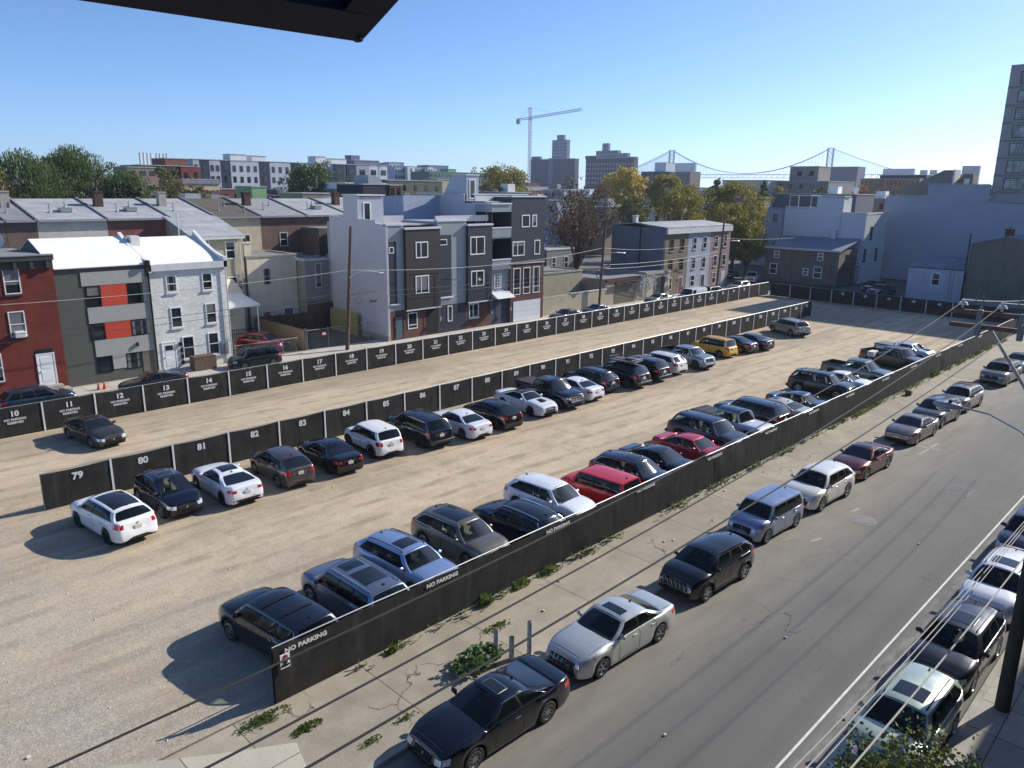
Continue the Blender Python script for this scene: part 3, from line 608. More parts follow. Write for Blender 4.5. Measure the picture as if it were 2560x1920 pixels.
def walk_mat(name, joint, c0, c1, crack=.9, off=(0, 0, 0)):
    g = N(name); c = g.mix(g.map(g.noise(.7, 7, rough=.65), .3, .7, 0, 1), c0, c1); c = g.mix(g.map(g.noise(30, 4, rough=.8), .55, .75, 0, .35), c, [x*.5 for x in c0])
    b = g.n('TexBrick'); g.l(g.mapping((1, 1, 1), (0, 0, 0), off), b.inputs[0]); b.offset = 0; b.inputs['Scale'].default_value = 1; b.inputs['Brick Width'].default_value = joint[0]; b.inputs['Row Height'].default_value = joint[1]
    b.inputs['Mortar Size'].default_value = .018; b.inputs['Mortar Smooth'].default_value = .3; b.inputs['Color1'].default_value = (1, 1, 1, 1); b.inputs['Color2'].default_value = (.82, .82, .84, 1); b.inputs['Mortar'].default_value = (.28, .25, .2, 1)
    m = g.n('Mix', data_type='RGBA', blend_type='MULTIPLY'); m.inputs[0].default_value = 1; g.l(c, m.inputs[6]); g.l(b.outputs[0], m.inputs[7]); c = m.outputs[2]
    nv = g.n('VectorMath', operation='ADD'); g.l(g.P, nv.inputs[0]); nz = g.n('TexNoise'); g.l(g.P, nz.inputs[0]); nz.inputs['Scale'].default_value = 1.5; nz.inputs['Detail'].default_value = 6; g.l(nz.outputs['Color'], nv.inputs[1])
    v = g.n('TexVoronoi', feature='DISTANCE_TO_EDGE'); g.l(nv.outputs[0], v.inputs[0]); v.inputs['Scale'].default_value = .42
    cr = g.math('MULTIPLY', g.map(v.outputs[0], .004, .014, crack, 0), g.map(g.noise(.35, 3), .54, .60, 0, 1))
    c = g.mix(cr, c, (.06, .055, .045)); g.bsdf(c, .93, bump=g.noise(14, 6), bs=.35, bd=.03); return g.m
def road_mat():
    g = N('asphalt'); c = g.mix(g.map(g.noise(.35, 7, rough=.6), .3, .7, 0, 1), (.110, .107, .099), (.136, .132, .122))
    c = g.mix(g.map(g.noise(1, 7, g.mapping((.04, 1.6, 1)), .65), .45, .65, 0, .6), c, (.090, .088, .082))
    s = g.n('SeparateXYZ'); g.l(g.P, s.inputs[0])
    dust = g.math('MULTIPLY', g.map(s.outputs[1], 9.6, 13.2, 0, 1), g.map(g.noise(.8, 6, g.mapping((.25, 1, 1)), .7), .3, .6, .25, 1)); c = g.mix(g.math('MULTIPLY', dust, .75), c, (.30, .265, .205))
    sal = g.math('MULTIPLY', g.map(g.math('ABSOLUTE', g.math('SUBTRACT', s.outputs[1], 6.35)), .1, .35, 1, 0), g.map(g.noise(2.5, 6, g.mapping((.22, 1, 1)), .75), .45, .62, 0, .6)); c = g.mix(sal, c, (.30, .29, .27))
    c = g.mix(g.map(g.noise(55, 3, rough=.9), .55, .75, 0, .5), c, (.23, .225, .215)); c = g.mix(g.map(g.noise(40, 3, g.mapping((1, 1, 1), (0, 0, 0), (9, 3, 0))), .6, .75, 0, .6), c, (.05, .05, .05))
    nv = g.n('VectorMath', operation='ADD'); g.l(g.P, nv.inputs[0]); nz = g.n('TexNoise'); g.l(g.P, nz.inputs[0]); nz.inputs['Scale'].default_value = .9; nz.inputs['Detail'].default_value = 8; g.l(nz.outputs['Color'], nv.inputs[1])
    for sc, th, lo in ((.33, .005, .54), (1.3, .018, .62)):
        v = g.n('TexVoronoi', feature='DISTANCE_TO_EDGE'); g.l(nv.outputs[0], v.inputs[0]); v.inputs['Scale'].default_value = sc
        cr = g.math('MULTIPLY', g.map(v.outputs[0], th*.3, th, .75, 0), g.map(g.noise(.22, 3, g.mapping((1, 1, 1), (0, 0, 0), (sc*7, 0, 0))), lo, lo+.07, 0, 1)); c = g.mix(cr, c, (.035, .034, .033))
    g.bsdf(c, .9, bump=g.noise(60, 4), bs=.3, bd=.01); return g.m
ROAD = road_mat(); DIRT = dirt_mat()
g_ = MB(); g_.box(-400, 3500, -600, 3500, -1.2, -.16); struct('ground', g_, M('city_ground', (.12, .115, .105), .95, var=.3, vs=.05))
g_ = MB(); g_.box(-40, 260, 3.9, 14.15, -.155, -.12); struct('street', g_, ROAD)
g_ = MB(); g_.box(-40, 128, 52.0, 58.0, -.155, -.12); struct('side_street', g_, M('side_asphalt', (.15, .145, .135), .95, var=.15))
g_ = MB(); g_.box(106.5, 116.5, 18, 51.9, -.155, -.118); struct('back_lane', g_, M('lane_asphalt', (.10, .10, .10), .95, var=.15))
g_ = MB(); g_.prism([(-30, 18.35), (7.2, 18.35), (8.9, 18.3), (105, 18.3), (105.6, 51.6), (-30, 51.2)], -.16, 0, 'z'); struct('parking_lot_ground', g_, DIRT)
WALK = walk_mat('pavement_concrete', (4.1, 3.97), (.275, .236, .172), (.41, .36, .27), .9, (.6, 1.57, 0))
g_ = MB(); g_.box(-30, 170, 14.32, 18.29, -.16, -.001); struct('pavement', g_, WALK)
g_ = MB(); g_.box(-30, 170, 14.15, 14.318, -.16, .012); struct('kerb', g_, M('kerb_stone', (.34, .32, .27), .9, var=.25, vs=1.5))
W2 = walk_mat('far_pavement_concrete', (1.6, 1.5), (.34, .32, .28), (.44, .41, .36), .5)
g_ = MB(); g_.box(-30, 170, -1.0, 3.72, -.16, 0); struct('near_pavement', g_, W2)
g_ = MB(); g_.box(-30, 170, 3.722, 3.9, -.16, .010); struct('near_kerb', g_, M('kerb_stone', (.34, .32, .27), .9, var=.25, vs=1.5))
W3 = walk_mat('alley_pavement_concrete', (1.5, 1.5), (.46, .43, .36), (.56, .53, .46), .3)
g_ = MB(); g_.box(5, 118, 58.0, 61.6, -.16, .0); struct('alley_pavement', g_, W3)
g_ = MB(); g_.box(5, 118, 61.61, 110, -.16, -.01); struct('yard_ground', g_, M('yard_earth', (.14, .12, .09), .95, var=.35, vs=1))
g_ = MB(); g_.box(5, 118, 51.62, 51.99, -.16, .0); struct('alley_kerb', g_, M('kerb_stone', (.34, .32, .27), .9, var=.25, vs=1.5))
g_ = MB(); g_.prism([(-12, 14.33), (4.5, 14.33), (8.0, 14.6), (8.5, 16.4), (6.9, 17.4), (4.6, 19.0), (-12, 21)], 0, .004, 'z'); struct('driveway_apron', g_, walk_mat('apron_concrete', (6, 4), (.42, .38, .30), (.50, .455, .37), .3))
PT = M('road_paint', (.62, .61, .57), .8, var=.2, vs=6); PTW = M('worn_road_paint', (.34, .33, .30), .85, var=.3, vs=6)
g_ = MB(); g_.prism([(-20, 7.08), (110, 6.30), (110, 6.23), (-20, 7.01)], -.12, -.116, 'z')
struct('road_marking', g_, PT)
g_ = MB(); g_.box(8, 19.6, 5.80, 6.10, -.12, -.116); struct('parking_line', g_, M('concrete_gutter', (.50, .47, .41), .85, var=.2, vs=3))
def mark(a, b, wd, m=PTW, z=-.116):
    a = Vector((*a, z)); b = Vector((*b, z)); d = (b-a).normalized(); n_ = Vector((-d.y, d.x, 0))*wd/2; g = MB()
    g.add([a-n_, b-n_, b+n_, a+n_], [(0, 1, 2, 3)]); return g
for a, b in (((46.6, 12.5), (49.6, 12.35)), ((48.2, 13.2), (48.4, 11.9)), ((30.9, 12.0), (31.5, 11.8)), ((35.4, 12.0), (36.1, 11.9))):
    g_ = mark(a, b, .11); struct('faded_marking', g_, PTW)
# manhole, trench patch
t = T('manhole_cover', 'round iron manhole cover in the middle of the road', 'manhole', (34.8, 11.25, -.119)); g_ = MB(); g_.cyl((34.8, 11.25, -.119), (34.8, 11.25, -.105), .42, n=28)
t.part('lid', g_, M('cast_iron', (.17, .165, .155), .6, .5, var=.4, vs=14)); g_ = MB(); g_.grid([[(34.8+q*cos(2*pi*i/28), 11.25+q*sin(2*pi*i/28), z) for q, z in ((.43, -.11), (.60, -.114))] for i in range(29)]); t.part('collar', g_, M('collar_asphalt', (.20, .19, .175), .9))
g_ = MB(); g_.prism([(41.35, 8.68), (42.72, 8.68), (42.8, 9.76), (41.4, 9.74)], -.119, -.1145, 'z'); struct('asphalt_patch', g_, M('patch_asphalt', (.115, .113, .108), .9, var=.2, vs=8))
g_ = MB()
for a, b in (((41.35, 8.68), (42.72, 8.68)), ((42.72, 8.68), (42.8, 9.76)), ((42.8, 9.76), (41.4, 9.74)), ((41.4, 9.74), (41.35, 8.68))):
    m_ = mark(a, b, .13, z=-.112); g_.add(m_.v, m_.f)
struct('patch_seal', g_, M('seal', (.165, .16, .15), .9, var=.3, vs=6))
# ---------------------------------------------------------------- lettering
def text_mb(s, size, bold=.012, sx=1):
    cu = bpy.data.curves.new('tmp', 'FONT'); cu.body = s; cu.size = size; cu.align_x = 'CENTER'; cu.align_y = 'CENTER'; cu.offset = bold; cu.resolution_u = 3; cu.extrude = .004
    o = bpy.data.objects.new('tmp', cu); me = o.to_mesh(); mb = MB(); mb.v = [(v.co.x*sx, v.co.y, v.co.z) for v in me.vertices]; mb.f = [tuple(p.vertices) for p in me.polygons]; mb.m = [0]*len(mb.f)
    o.to_mesh_clear(); bpy.data.objects.remove(o); bpy.data.curves.remove(cu); return mb
TXC = {}
def place_text(out, s, size, pos, ex, ez=Vector((0, 0, 1)), bold=.012, sx=1):
    k = (s, size, bold, sx)
    if k not in TXC: TXC[k] = text_mb(s, size, bold, sx)
    t = TXC[k]; n_ = ex.cross(ez); out.add([pos+ex*x+ez*y+n_*(z+.006) for x, y, z in t.v], t.f)
FAB = N('fence_fabric'); _f = FAB.map(FAB.noise(1.2, 6, rough=.65), .3, .7, .7, 1.35); _s = FAB.map(FAB.noise(1, 6, FAB.mapping((3, 3, .3))), .5, .8, 1, 1.7)
FAB.bsdf(FAB.scale((.032, .031, .029), FAB.math('MULTIPLY', _f, _s)), .88, spec=.1, bump=FAB.noise(180, 2), bs=.3, bd=.006); FABM = FAB.m
STR = M('fence_stripe', (.70, .70, .68), .7, var=.05); LET = M('lettering_white', (.66, .66, .64), .7, var=.15, vs=30)
def fabric_panel(a, b, z0, z1, n_, wob=.03, sag=.03, seed=0, nx=10):
    """cloth between two posts, thin but two-sided, slightly bellied and wrinkled"""
    mb = MB(); a = Vector(a); b = Vector(b); d = b-a; L_ = d.length; R_ = []; R2 = []
    for i in range(nx+1):
        u = i/nx; p = a+d*u; row = []; row2 = []
        for j in range(7):
            v = j/6; zz = lerp(z0, z1-sag*sin(pi*u)*v, v)
            off = wob*sin(pi*u)*sin(pi*v)*.8+wob*.8*noise.noise(Vector((p.x*.9+seed, p.y*.9, zz*1.3)))*(.3+v*(1-v)*3)
            q = Vector((p.x, p.y, zz))+n_*(off+.012); row.append(q); row2.append(q-n_*.012)
        R_.append(row); R2.append(row2[::-1])
    mb.grid([r_+s_+[r_[0]] for r_, s_ in zip(R_, R2)]); return mb
def fence(name, label, p0, dv, sp, n0, n1, H_, nums, sub=None, skip_number=(), group=None, nsize=.46, front=None, posts_back=True):
    """straight fence: pole k stands at p0+dv*sp*k"""
    p0 = Vector(p0); dv = Vector(dv).normalized(); n_ = dv.cross(Vector((0, 0, 1))); n_ = n_ if n_.y < 0 or n_.x < -.5 else -n_; ex = dv if n_.dot(dv.cross(Vector((0, 0, 1)))) > 0 else -dv
    t = T(name, label, 'fence', tuple(p0+dv*sp*n0), group)
    for k in range(n0, n1):
        a = p0+dv*sp*k; b = p0+dv*sp*(k+1)
        t.part('fabric_panel', fabric_panel(a, b, .03, H_, n_, .02, .035, k), FABM, smooth=60)
        m = (a+b)/2; lb = nums(k)
        if lb is not None:
            mb = MB(); place_text(mb, str(lb), nsize, Vector((m.x, m.y, H_-.42))+n_*.037, ex, sx=1.05, bold=.018)
            if sub and k < sub:
                place_text(mb, 'NO PARKING', .19, Vector((m.x, m.y, H_-.76))+n_*.037, ex, bold=.006); place_text(mb, 'RESERVED', .19, Vector((m.x, m.y, H_-.96))+n_*.037, ex, bold=.006)
            t.part('lettering', mb, LET)
    for k in range(n0, n1+1):
        a = p0+dv*sp*k
        mb = MB(); q = a-n_*.06; mb.cyl((q.x, q.y, 0), (q.x, q.y, H_+.02), .035, n=8); t.part('post', mb, MAT['galv'])
        if n0 < k < n1:
            mb = MB(); c = a+n_*.05; hw = dv*.045
            P = [c-hw, c+hw]; mb.add([P[0]+Vector((0, 0, .02)), P[1]+Vector((0, 0, .02)), P[1]+Vector((0, 0, H_+.01)), P[0]+Vector((0, 0, H_+.01))]+[x-n_*.035+Vector((0, 0, z)) for x, z in ((P[0], .02), (P[1], .02), (P[1], H_+.01), (P[0], H_+.01))],
                             [(0, 1, 2, 3), (7, 6, 5, 4), (0, 4, 5, 1), (1, 5, 6, 2), (2, 6, 7, 3), (3, 7, 4, 0)]); t.part('stripe', mb, STR)
    a = p0+dv*sp*n0-n_*.05; b = p0+dv*sp*n1-n_*.05; mb = MB(); mb.tube([(a.x, a.y, H_+.012), (b.x, b.y, H_+.012)], .026, 6); t.part('top_rail', mb, MAT['galv'])
    return t
HF = 1.80
fence('numbered_fence', 'long black fabric fence down the middle of the lot, panels numbered 79 to 106', (11.10, 38.06, 0), (1, .0089, 0), 2.975, -1, 27, HF-.04, lambda k: 80+k)
fence('numbered_fence', 'black fabric fence along the alley behind the lot, numbered panels reading NO PARKING RESERVED', (11.57, 51.28, 0), (1, .0033, 0), 2.947, -4, 32, HF, lambda k: 11+k if k < 30 else None, sub=27, nsize=.44)
fence('numbered_fence', 'black fabric fence across the shaded far end of the lot, numbered 42 to 46', (104.55, 41.75, 0), (-.07, -1, 0), 3.06, -3, 7, HF, lambda k: 42+k if 0 <= k < 5 else None, nsize=.44)
# front fence along the pavement
t = T('street_fence', 'long black fabric fence beside the pavement with repeated NO PARKING lettering', 'fence', (8.9, 18.22, 0)); n_ = Vector((0, -1, 0))
px = [8.9+3.05*i for i in range(31)]
seam = {4, 8, 12, 20, 26}
for i in range(30):
    t.part('fabric_panel', fabric_panel((px[i], 18.22, 0), (px[i+1], 18.22, 0), .04, 1.80, n_, .013 if i not in seam else .09, .05, i*3.1, 14), FABM, smooth=60)
for x in px: mb = MB(); mb.cyl((x, 18.30, 0), (x, 18.30, 1.86 if x < 9 else 1.80), .032, n=8); t.part('post', mb, MAT['galv'] if x > 9 else MAT['trim'])
mb = MB(); mb.tube([(x, 18.29, 1.805+.02*sin(x*.7)) for x in px], .024, 6); t.part('top_rail', mb, MAT['galv'])
for x in (9.95, 15.2, 21.2, 27.2, 33.2, 39.3, 44.9, 50.5, 57.0, 63.0, 69.0, 75.2, 81.5, 88.0):
    mb = MB(); place_text(mb, 'NO PARKING', .20, Vector((x, 18.178, 1.60)), Vector((1, 0, 0)), bold=.008, sx=1.15); t.part('lettering', mb, LET)
mb = MB(); mb.box(9.06, 9.36, 18.10, 18.115, 1.12, 1.58); sg = t.part('parking_sign', mb, MAT['white'])
mb = MB(); mb.grid([[(9.21+q*cos(2*pi*i/20), 18.094, 1.46+q*sin(2*pi*i/20)) for q in (.065, .09)] for i in range(21)]); mb.box(9.15, 9.27, 18.090, 18.094, 1.45, 1.465); t.part('sign_ring', mb, MAT['red'], sg)
mb = MB(); place_text(mb, 'P', .12, Vector((9.21, 18.098, 1.46)), Vector((1, 0, 0))); place_text(mb, 'NO', .08, Vector((9.21, 18.098, 1.30)), Vector((1, 0, 0))); place_text(mb, 'PARKING', .07, Vector((9.21, 18.098, 1.21)), Vector((1, 0, 0)), sx=.85); t.part('sign_text', mb, MAT['trim'], sg)
# ---------------------------------------------------------------- houses on the alley
STU = lambda n, c: stucco(n, c)
def box_house(name, label, cat, x0, x1, y0, y1, z1, wm, rm, group=None, cap=None, over=.08, z0=-.1):
    t = T(name, label, cat, (x0, y0, 0), group); mb = MB(); mb.box(x0, x1, y0, y1, z0, z1); t.part('wall', mb, wm)
    mb = MB(); mb.box(x0+.12, x1-.12, y0+.12, y1-.12, z1, z1+.05); t.part('roof', mb, rm)
    if cap:
        mb = MB(); c = over
        mb.box(x0-c, x1+c, y0-c, y0+.16, z1+.003, z1+.20); mb.box(x0-c, x1+c, y1-.16, y1+c, z1+.003, z1+.20); mb.box(x0-c, x0+.16, y0+.161, y1-.161, z1+.003, z1+.20); mb.box(x1-.16, x1+c, y0+.161, y1-.161, z1+.003, z1+.20); t.part('parapet_cap', mb, cap)
    return t
def chimney(t, x, y, z0, z1, s_=.5, m=None):
    mb = MB(); mb.box(x-s_/2, x+s_/2, y-s_/2, y+s_/2, z0, z1-.12); mb.box(x-s_/2-.06, x+s_/2+.06, y-s_/2-.06, y+s_/2+.06, z1-.118, z1); o = t.part('chimney', mb, m or BRD)
    mb = MB(); mb.cyl((x, y, z1), (x, y, z1+.3), .10, .09, 8); t.part('chimney_pot', mb, MAT['wood'], o)
BRR = brick('red_painted_brick', '743026', '6a2a22'); BRD = brick('brown_brick', '4e2f26', '6c5b50'); BRN = brick('brick', '5f3128', '7a6358'); BRW = brick('white_painted_brick', 'ecebe4', 'dcdbd3', var=.1)
# red brick house
t = T('brick_house', 'dark red brick rowhouse at the left edge with black cornice and white door', 'house', (8, 61.3, 0)); mb = MB(); mb.box(4, 15.75, 61.3, 71, 0, 9.5); t.part('wall', mb, BRR)
mb = MB(); mb.box(4, 15.6, 61.5, 71, 9.5, 9.65); t.part('roof', mb, MAT['asphalt_roof'])
mb = MB(); mb.box(4, 15.8, 60.95, 61.297, 9.42, 9.75); mb.box(4, 15.75, 61.15, 61.297, 8.85, 9.418)
for i in range(12): mb.box(4.3+i*1.0, 4.5+i*1.0, 60.98, 61.148, 8.9, 9.416)
t.part('cornice', mb, MAT['cornice'])
mb = MB(); mb.box(4, 15.8, 60.90, 61.6, 9.752, 9.82); t.part('gutter', mb, MAT['galv'])
for x, z, ww, hh in ((13.15, 7.2, 1.0, 1.75), (13.1, 4.2, 1.0, 1.8), (9.6, 4.2, 1.0, 1.8), (11.3, 1.2, 1.1, 2.0), (9.6, 7.2, 1.0, 1.75)): window(t, '-y', 61.3, x-ww/2, x+ww/2, z, z+hh, sill=MAT['cornice'])
door(t, '-y', 61.3, 14.0, 15.0, .5, 2.75, MAT['white']); mb = MB(); mb.box(14.0, 15.0, 61.25, 61.31, 2.84, 3.15); t.part('transom', mb, G_WIN)
mb = MB(); mb.box(13.7, 15.7, 60.2, 61.28, 0, .25); mb.box(13.8, 15.3, 60.65, 61.28, .252, .5); t.part('stoop', mb, MAT['conc'])
tag(mkobj('window_air_conditioner', (lambda m: (m.rbox((13.1, 61.02, 4.42), (.66, .5, .42), b=.15), m.mesh('window_air_conditioner', MAT['offwhite']))[1])(MB())), 'white air conditioner in the middle window of the red brick house', 'air conditioner')
t = T('satellite_dish', 'round satellite dish on the flat roof of the red brick house', 'satellite dish', (12.9, 62.6, 9.65)); mb = MB(); c0 = Vector((12.75, 62.5, 10.75)); ax = Vector((-.35, -.85, .35)).normalized(); uu = ax.orthogonal().normalized(); vv_ = ax.cross(uu)
mb.grid([[c0+(uu*cos(2*pi*i/24)*.95+vv_*sin(2*pi*i/24)*.95)*q*.62+ax*(q*q*.14) for q in (0.02, .3, .6, .85, 1)] for i in range(25)]); mb.grid([[c0-ax*.02+(uu*cos(2*pi*i/24)*.95+vv_*sin(2*pi*i/24)*.95)*q*.62+ax*(q*q*.14) for q in (1, .85, .6, .3, .02)] for i in range(25)]); t.part('dish', mb, MAT['offwhite'], smooth=60)
mb = MB(); mb.tube([(12.9, 62.6, 9.65), (12.9, 62.6, 10.4), c0-ax*.05], .035); mb.tube([c0-vv_*.4, c0+ax*.7], .015); t.part('mast', mb, MAT['galv'])
# grey panel house and white house share the raking white roofs
def raked(name, label, x0, x1, yf, z0, zr_, yr, wm, rm):
    t = T(name, label, 'house', (x0, yf, 0)); mb = MB(); mb.prism([(yf, 0), (yf, z0), (yr, zr_), (yr+4.5, z0+.2), (yr+4.5, 0)], x0, x1, 'x'); t.part('wall', mb, wm)
    mb = MB()
    def zc(y): q = (y-yf)/(yr-yf); return z0+(zr_-z0)*q+.05
    ys = [yf-.18+(yr-yf+.18)*i/8 for i in range(9)]
    mb.prism([(y, zc(y)+.0) for y in ys]+[(yr+4.6, z0+.25), (yr+4.6, z0+.15)]+[(y, zc(y)-.06) for y in ys[::-1]], x0+.02, x1-.02, 'x'); t.part('roof', mb, rm); return t
PG = lambda c, n: siding(n, c, 3.2, .05, vert=True, strength=.1)
t = raked('panel_house', 'modern house with grey wall panels, two orange red panels and black windows', 15.8, 22.3, 61.5, 8.75, 10.5, 67, M('dark_grey_panel', '55564f', .8, var=.1), MAT['white_roof'])
DGP = M('light_grey_panel', 'a3a39c', .75, var=.06); OR = M('orange_panel', 'c8452c', .6, var=.05); PX = 61.5
for a, b, c, d in ((17.5, 22.0, 7.35, 8.35), (17.7, 22.0, 4.55, 5.75), (17.9, 22.1, 2.0, 3.25)): mb = MB(); fbox(mb, '-y', PX, a, b, c, d, 0, .05); t.part('cladding_panel', mb, DGP)
for c, d in ((5.78, 7.32), (3.28, 4.52)):
    mb = MB(); fbox(mb, '-y', PX, 18.75, 20.6, c, d, 0, .035); t.part('orange_panel', mb, OR); mb = MB(); fbox(mb, '-y', PX, 21.75, 22.0, c, d, 0, .04); t.part('cladding_panel', mb, DGP)
    for a in (17.75, 20.62): window(t, '-y', PX, a, a+.98, c, d, MAT['trim'], None, 'h', .06)
for a, b in ((17.9, 19.0), (20.0, 21.1)): window(t, '-y', PX, a, b, .75, 2.0, MAT['trim'], None, 'h', .06)
mb = MB(); fbox(mb, '-y', PX, 19.02, 19.98, .9, 1.99, 0, .04); t.part('cladding_panel', mb, DGP)
mb = MB(); fbox(mb, '-y', PX, 21.2, 22.1, .35, 1.98, 0, .03); t.part('door', mb, M('brown_door', '6e655b', .6)); mb = MB(); mb.rbox((20.9, 61.38, 2.6), (.12, .2, .3)); t.part('wall_lamp', mb, MAT['trim'])
mb = MB(); mb.tube([(22.25, 61.38, 8.7), (22.25, 61.38, .1)], .06); mb.rbox((22.2, 61.3, 8.75), (.35, .35, .5)); t.part('downpipe', mb, MAT['trim'])
t = raked('white_brick_house', 'three storey white painted brick house with a white sloping roof', 22.35, 28.5, 61.6, 8.45, 10.35, 67, BRW, MAT['white_roof'])
mb = MB(); mb.box(22.3, 28.6, 61.35, 61.597, 8.1, 8.62); t.part('cornice', mb, M('cornice_white', (.62, .62, .62), .6))
for x, z, ww, hh in ((24.0, 6.35, .85, 1.35), (26.9, 6.3, .85, 1.4), (24.15, 3.5, .9, 1.65), (27.0, 3.55, .9, 1.65), (24.9, .85, .95, 1.85), (27.0, .9, .9, 1.85)): window(t, '-y', 61.6, x-ww/2, x+ww/2, z, z+hh, MAT['white'], None, 'h', .08, sill=MAT['offwhite'])
door(t, '-y', 61.6, 22.85, 23.8, .2, 2.35, MAT['white'], lite=(.18, 1.55, 1.95))
for i in range(3): mb = MB(); mb.box(24.22, 24.42, 61.48, 61.598, .45+i*.5, .78+i*.5); t.part('mailbox', mb, MAT['trim'])
mb = MB(); mb.box(24.15, 24.32, 61.42, 61.598, 2.0, 2.3); t.part('wall_lamp', mb, MAT['trim'])
mb = MB(); mb.box(27.6, 28.2, 61.45, 61.598, .8, 1.9); [mb.cyl((28.0, 61.36, .95+i*.25), (28.0, 61.45, .95+i*.25), .08, n=10) for i in range(4)]; t.part('electric_meters', mb, MAT['galv'])
mb = MB(); mb.tube([(28.1, 61.5, 4.6), (28.1, 61.5, 1.9)], .03); mb.tube([(28.45, 61.45, 8.2), (28.45, 61.45, .1)], .05); t.part('conduit', mb, MAT['offwhite'])
def curb_wall(x): # raised party walls with a concave sweep
    mb = MB(); pl = [(61.35+(67-61.35)*i/8, 8.95+1.9*((i/8)**1.5)) for i in range(9)]; mb.prism(pl+[(67, 8), (61.35, 8)], x-.14, x+.14, 'x'); return mb
t.part('party_wall', curb_wall(22.35), M('parapet_white', (.62, .62, .60), .7)); t.part('party_wall', curb_wall(28.45), M('parapet_white', (.62, .62, .60), .7))
mb = MB(); mb.box(22.6, 23.3, 65.3, 66.3, 9.8, 10.6); t.part('roof_hatch', mb, MAT['offwhite'])
t = T('slatted_bin_store', 'small weathered wooden bin store in front of the white brick house', 'bin store', (25.6, 60.6, 0)); mb = MB()
for i in range(12): mb.box(24.7+i*.15, 24.83+i*.15, 60.2, 61.2, 1.10, 1.14)
t.part('slatted_top', mb, MAT['wood']); mb = MB(); mb.box(24.7, 26.5, 60.22, 60.27, .05, 1.09); mb.box(24.7, 24.75, 60.272, 61.2, .05, 1.09); mb.box(26.45, 26.5, 60.272, 61.2, .05, 1.09); t.part('boards', mb, MAT['wood'])
# ---- dark-clad new row in the centre
LAP = siding('pale_lap_siding', 'c8c6ca', .17, .04); LAPG = siding('grey_lap_siding', 'a3abaf', .20, .06, strength=.8); NV = siding('charcoal_panel', '34363d', .42, .08, vert=True, rough=.45, strength=.2); NVB = siding('charcoal_brown_panel', '3a3231', .42, .12, vert=True, rough=.45, strength=.2)
CAPW = M('white_coping', (.60, .60, .62), .5, var=.05); WHT = MAT['white']
Y0 = 60.0
def unit(t, x0, x1, z0, z1, m, d=0., y1=None, nm='wall'): mb = MB(); mb.box(x0, x1, Y0-d, y1 or Y0+10.5, z0, z1); return t.part(nm, mb, m)
t = T('new_townhouse', 'left unit of the dark clad new row, with a tall pale siding end wall', 'townhouse', (43.8, Y0, 0), 'new dark clad townhouses')
mb = MB(); mb.prism([(Y0-.05, 0.5), (Y0-.05, 11.15), (61.6, 11.3), (61.6, 11.56), (64.45, 11.62), (64.45, 13.79), (66.95, 13.79), (66.95, 11.70), (69.6, 11.8), (69.6, .5)], 43.7, 43.95, 'x'); t.part('end_wall', mb, LAP)
mb = MB(); mb.box(43.68, 43.99, Y0-.04, 69.6, -.1, .498); t.part('foundation', mb, MAT['conc'])
unit(t, 43.96, 45.8, 2.9, 11.1, LAPG); unit(t, 45.8, 50.15, 2.9, 10.7, NVB, .35); unit(t, 43.96, 50.15, 0, 2.898, BRN, .02)
mb = MB(); mb.box(43.7, 45.85, Y0-.1, Y0+.4, 11.1, 11.28); mb.box(45.7, 50.25, Y0-.45, Y0+.1, 10.7, 10.88); t.part('coping', mb, CAPW)
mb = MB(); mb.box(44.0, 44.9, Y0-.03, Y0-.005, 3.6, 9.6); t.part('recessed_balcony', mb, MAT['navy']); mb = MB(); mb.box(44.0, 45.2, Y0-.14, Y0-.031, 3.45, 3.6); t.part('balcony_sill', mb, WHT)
window(t, '-y', Y0-.03, 44.0, 44.6, 8.5, 9.1, WHT, None, '', .07)
window(t, '-y', Y0-.35, 47.0, 48.55, 7.9, 9.5, WHT, None, 'v', .11); window(t, '-y', Y0-.35, 46.9, 48.6, 4.4, 6.2, WHT, None, 'v', .11)
window(t, '-y', Y0-.02, 46.1, 47.3, .9, 2.55, WHT, None, 'l', .09); door(t, '-y', Y0-.02, 44.55, 45.45, .15, 2.3, M('teal_door', '4d646b', .5), MAT['trim'])
mb = MB(); mb.box(45.7, 50.2, Y0-.42, Y0-.353, 2.78, 2.9); t.part('belt_course', mb, CAPW); mb = MB(); mb.box(48.4, 50.1, Y0-.023, Y0-.021+.001, .1, 2.7); t.part('garage_shade_sheet', mb, MAT['dark'])  # garage recess is a flat near-black sheet, its shade put in the colour
mb = MB(); mb.box(45.0, 50.2, 60.9, 70.5, 11.0, 11.1); t.part('roof', mb, MAT['silver_roof'])
mb = MB(); mb.box(43.96, 46.8, 64.45, 66.95, 11.1, 13.70); s_ = t.part('stair_bulkhead', mb, siding('white_lap', 'b9bcc4', .2, .04)); mb = MB(); mb.box(43.6, 46.95, 64.3, 67.1, 13.80, 13.93); t.part('bulkhead_cap', mb, CAPW, s_); window(t, '-y', 64.45, 44.35, 45.25, 11.3, 13.2, WHT, None, '', .12, name='roof_door')
mb = MB(); mb.box(46.9, 50.1, 65.5, 65.7, 11.1, 11.8); t.part('roof_parapet', mb, LAP)
t = T('new_townhouse', 'middle unit of the dark clad new row, with a tall recessed balcony', 'townhouse', (50.16, Y0, 0), 'new dark clad townhouses')
unit(t, 50.16, 53.95, 2.9, 11.35, LAPG); unit(t, 53.95, 57.4, 2.9, 10.85, NV, .35); unit(t, 50.16, 57.4, 0, 2.898, BRN, .02)
mb = MB(); mb.box(50.0, 54.0, Y0-.1, Y0+.4, 11.35, 11.53); mb.box(53.85, 57.5, Y0-.45, Y0+.1, 10.85, 11.03); t.part('coping', mb, CAPW)
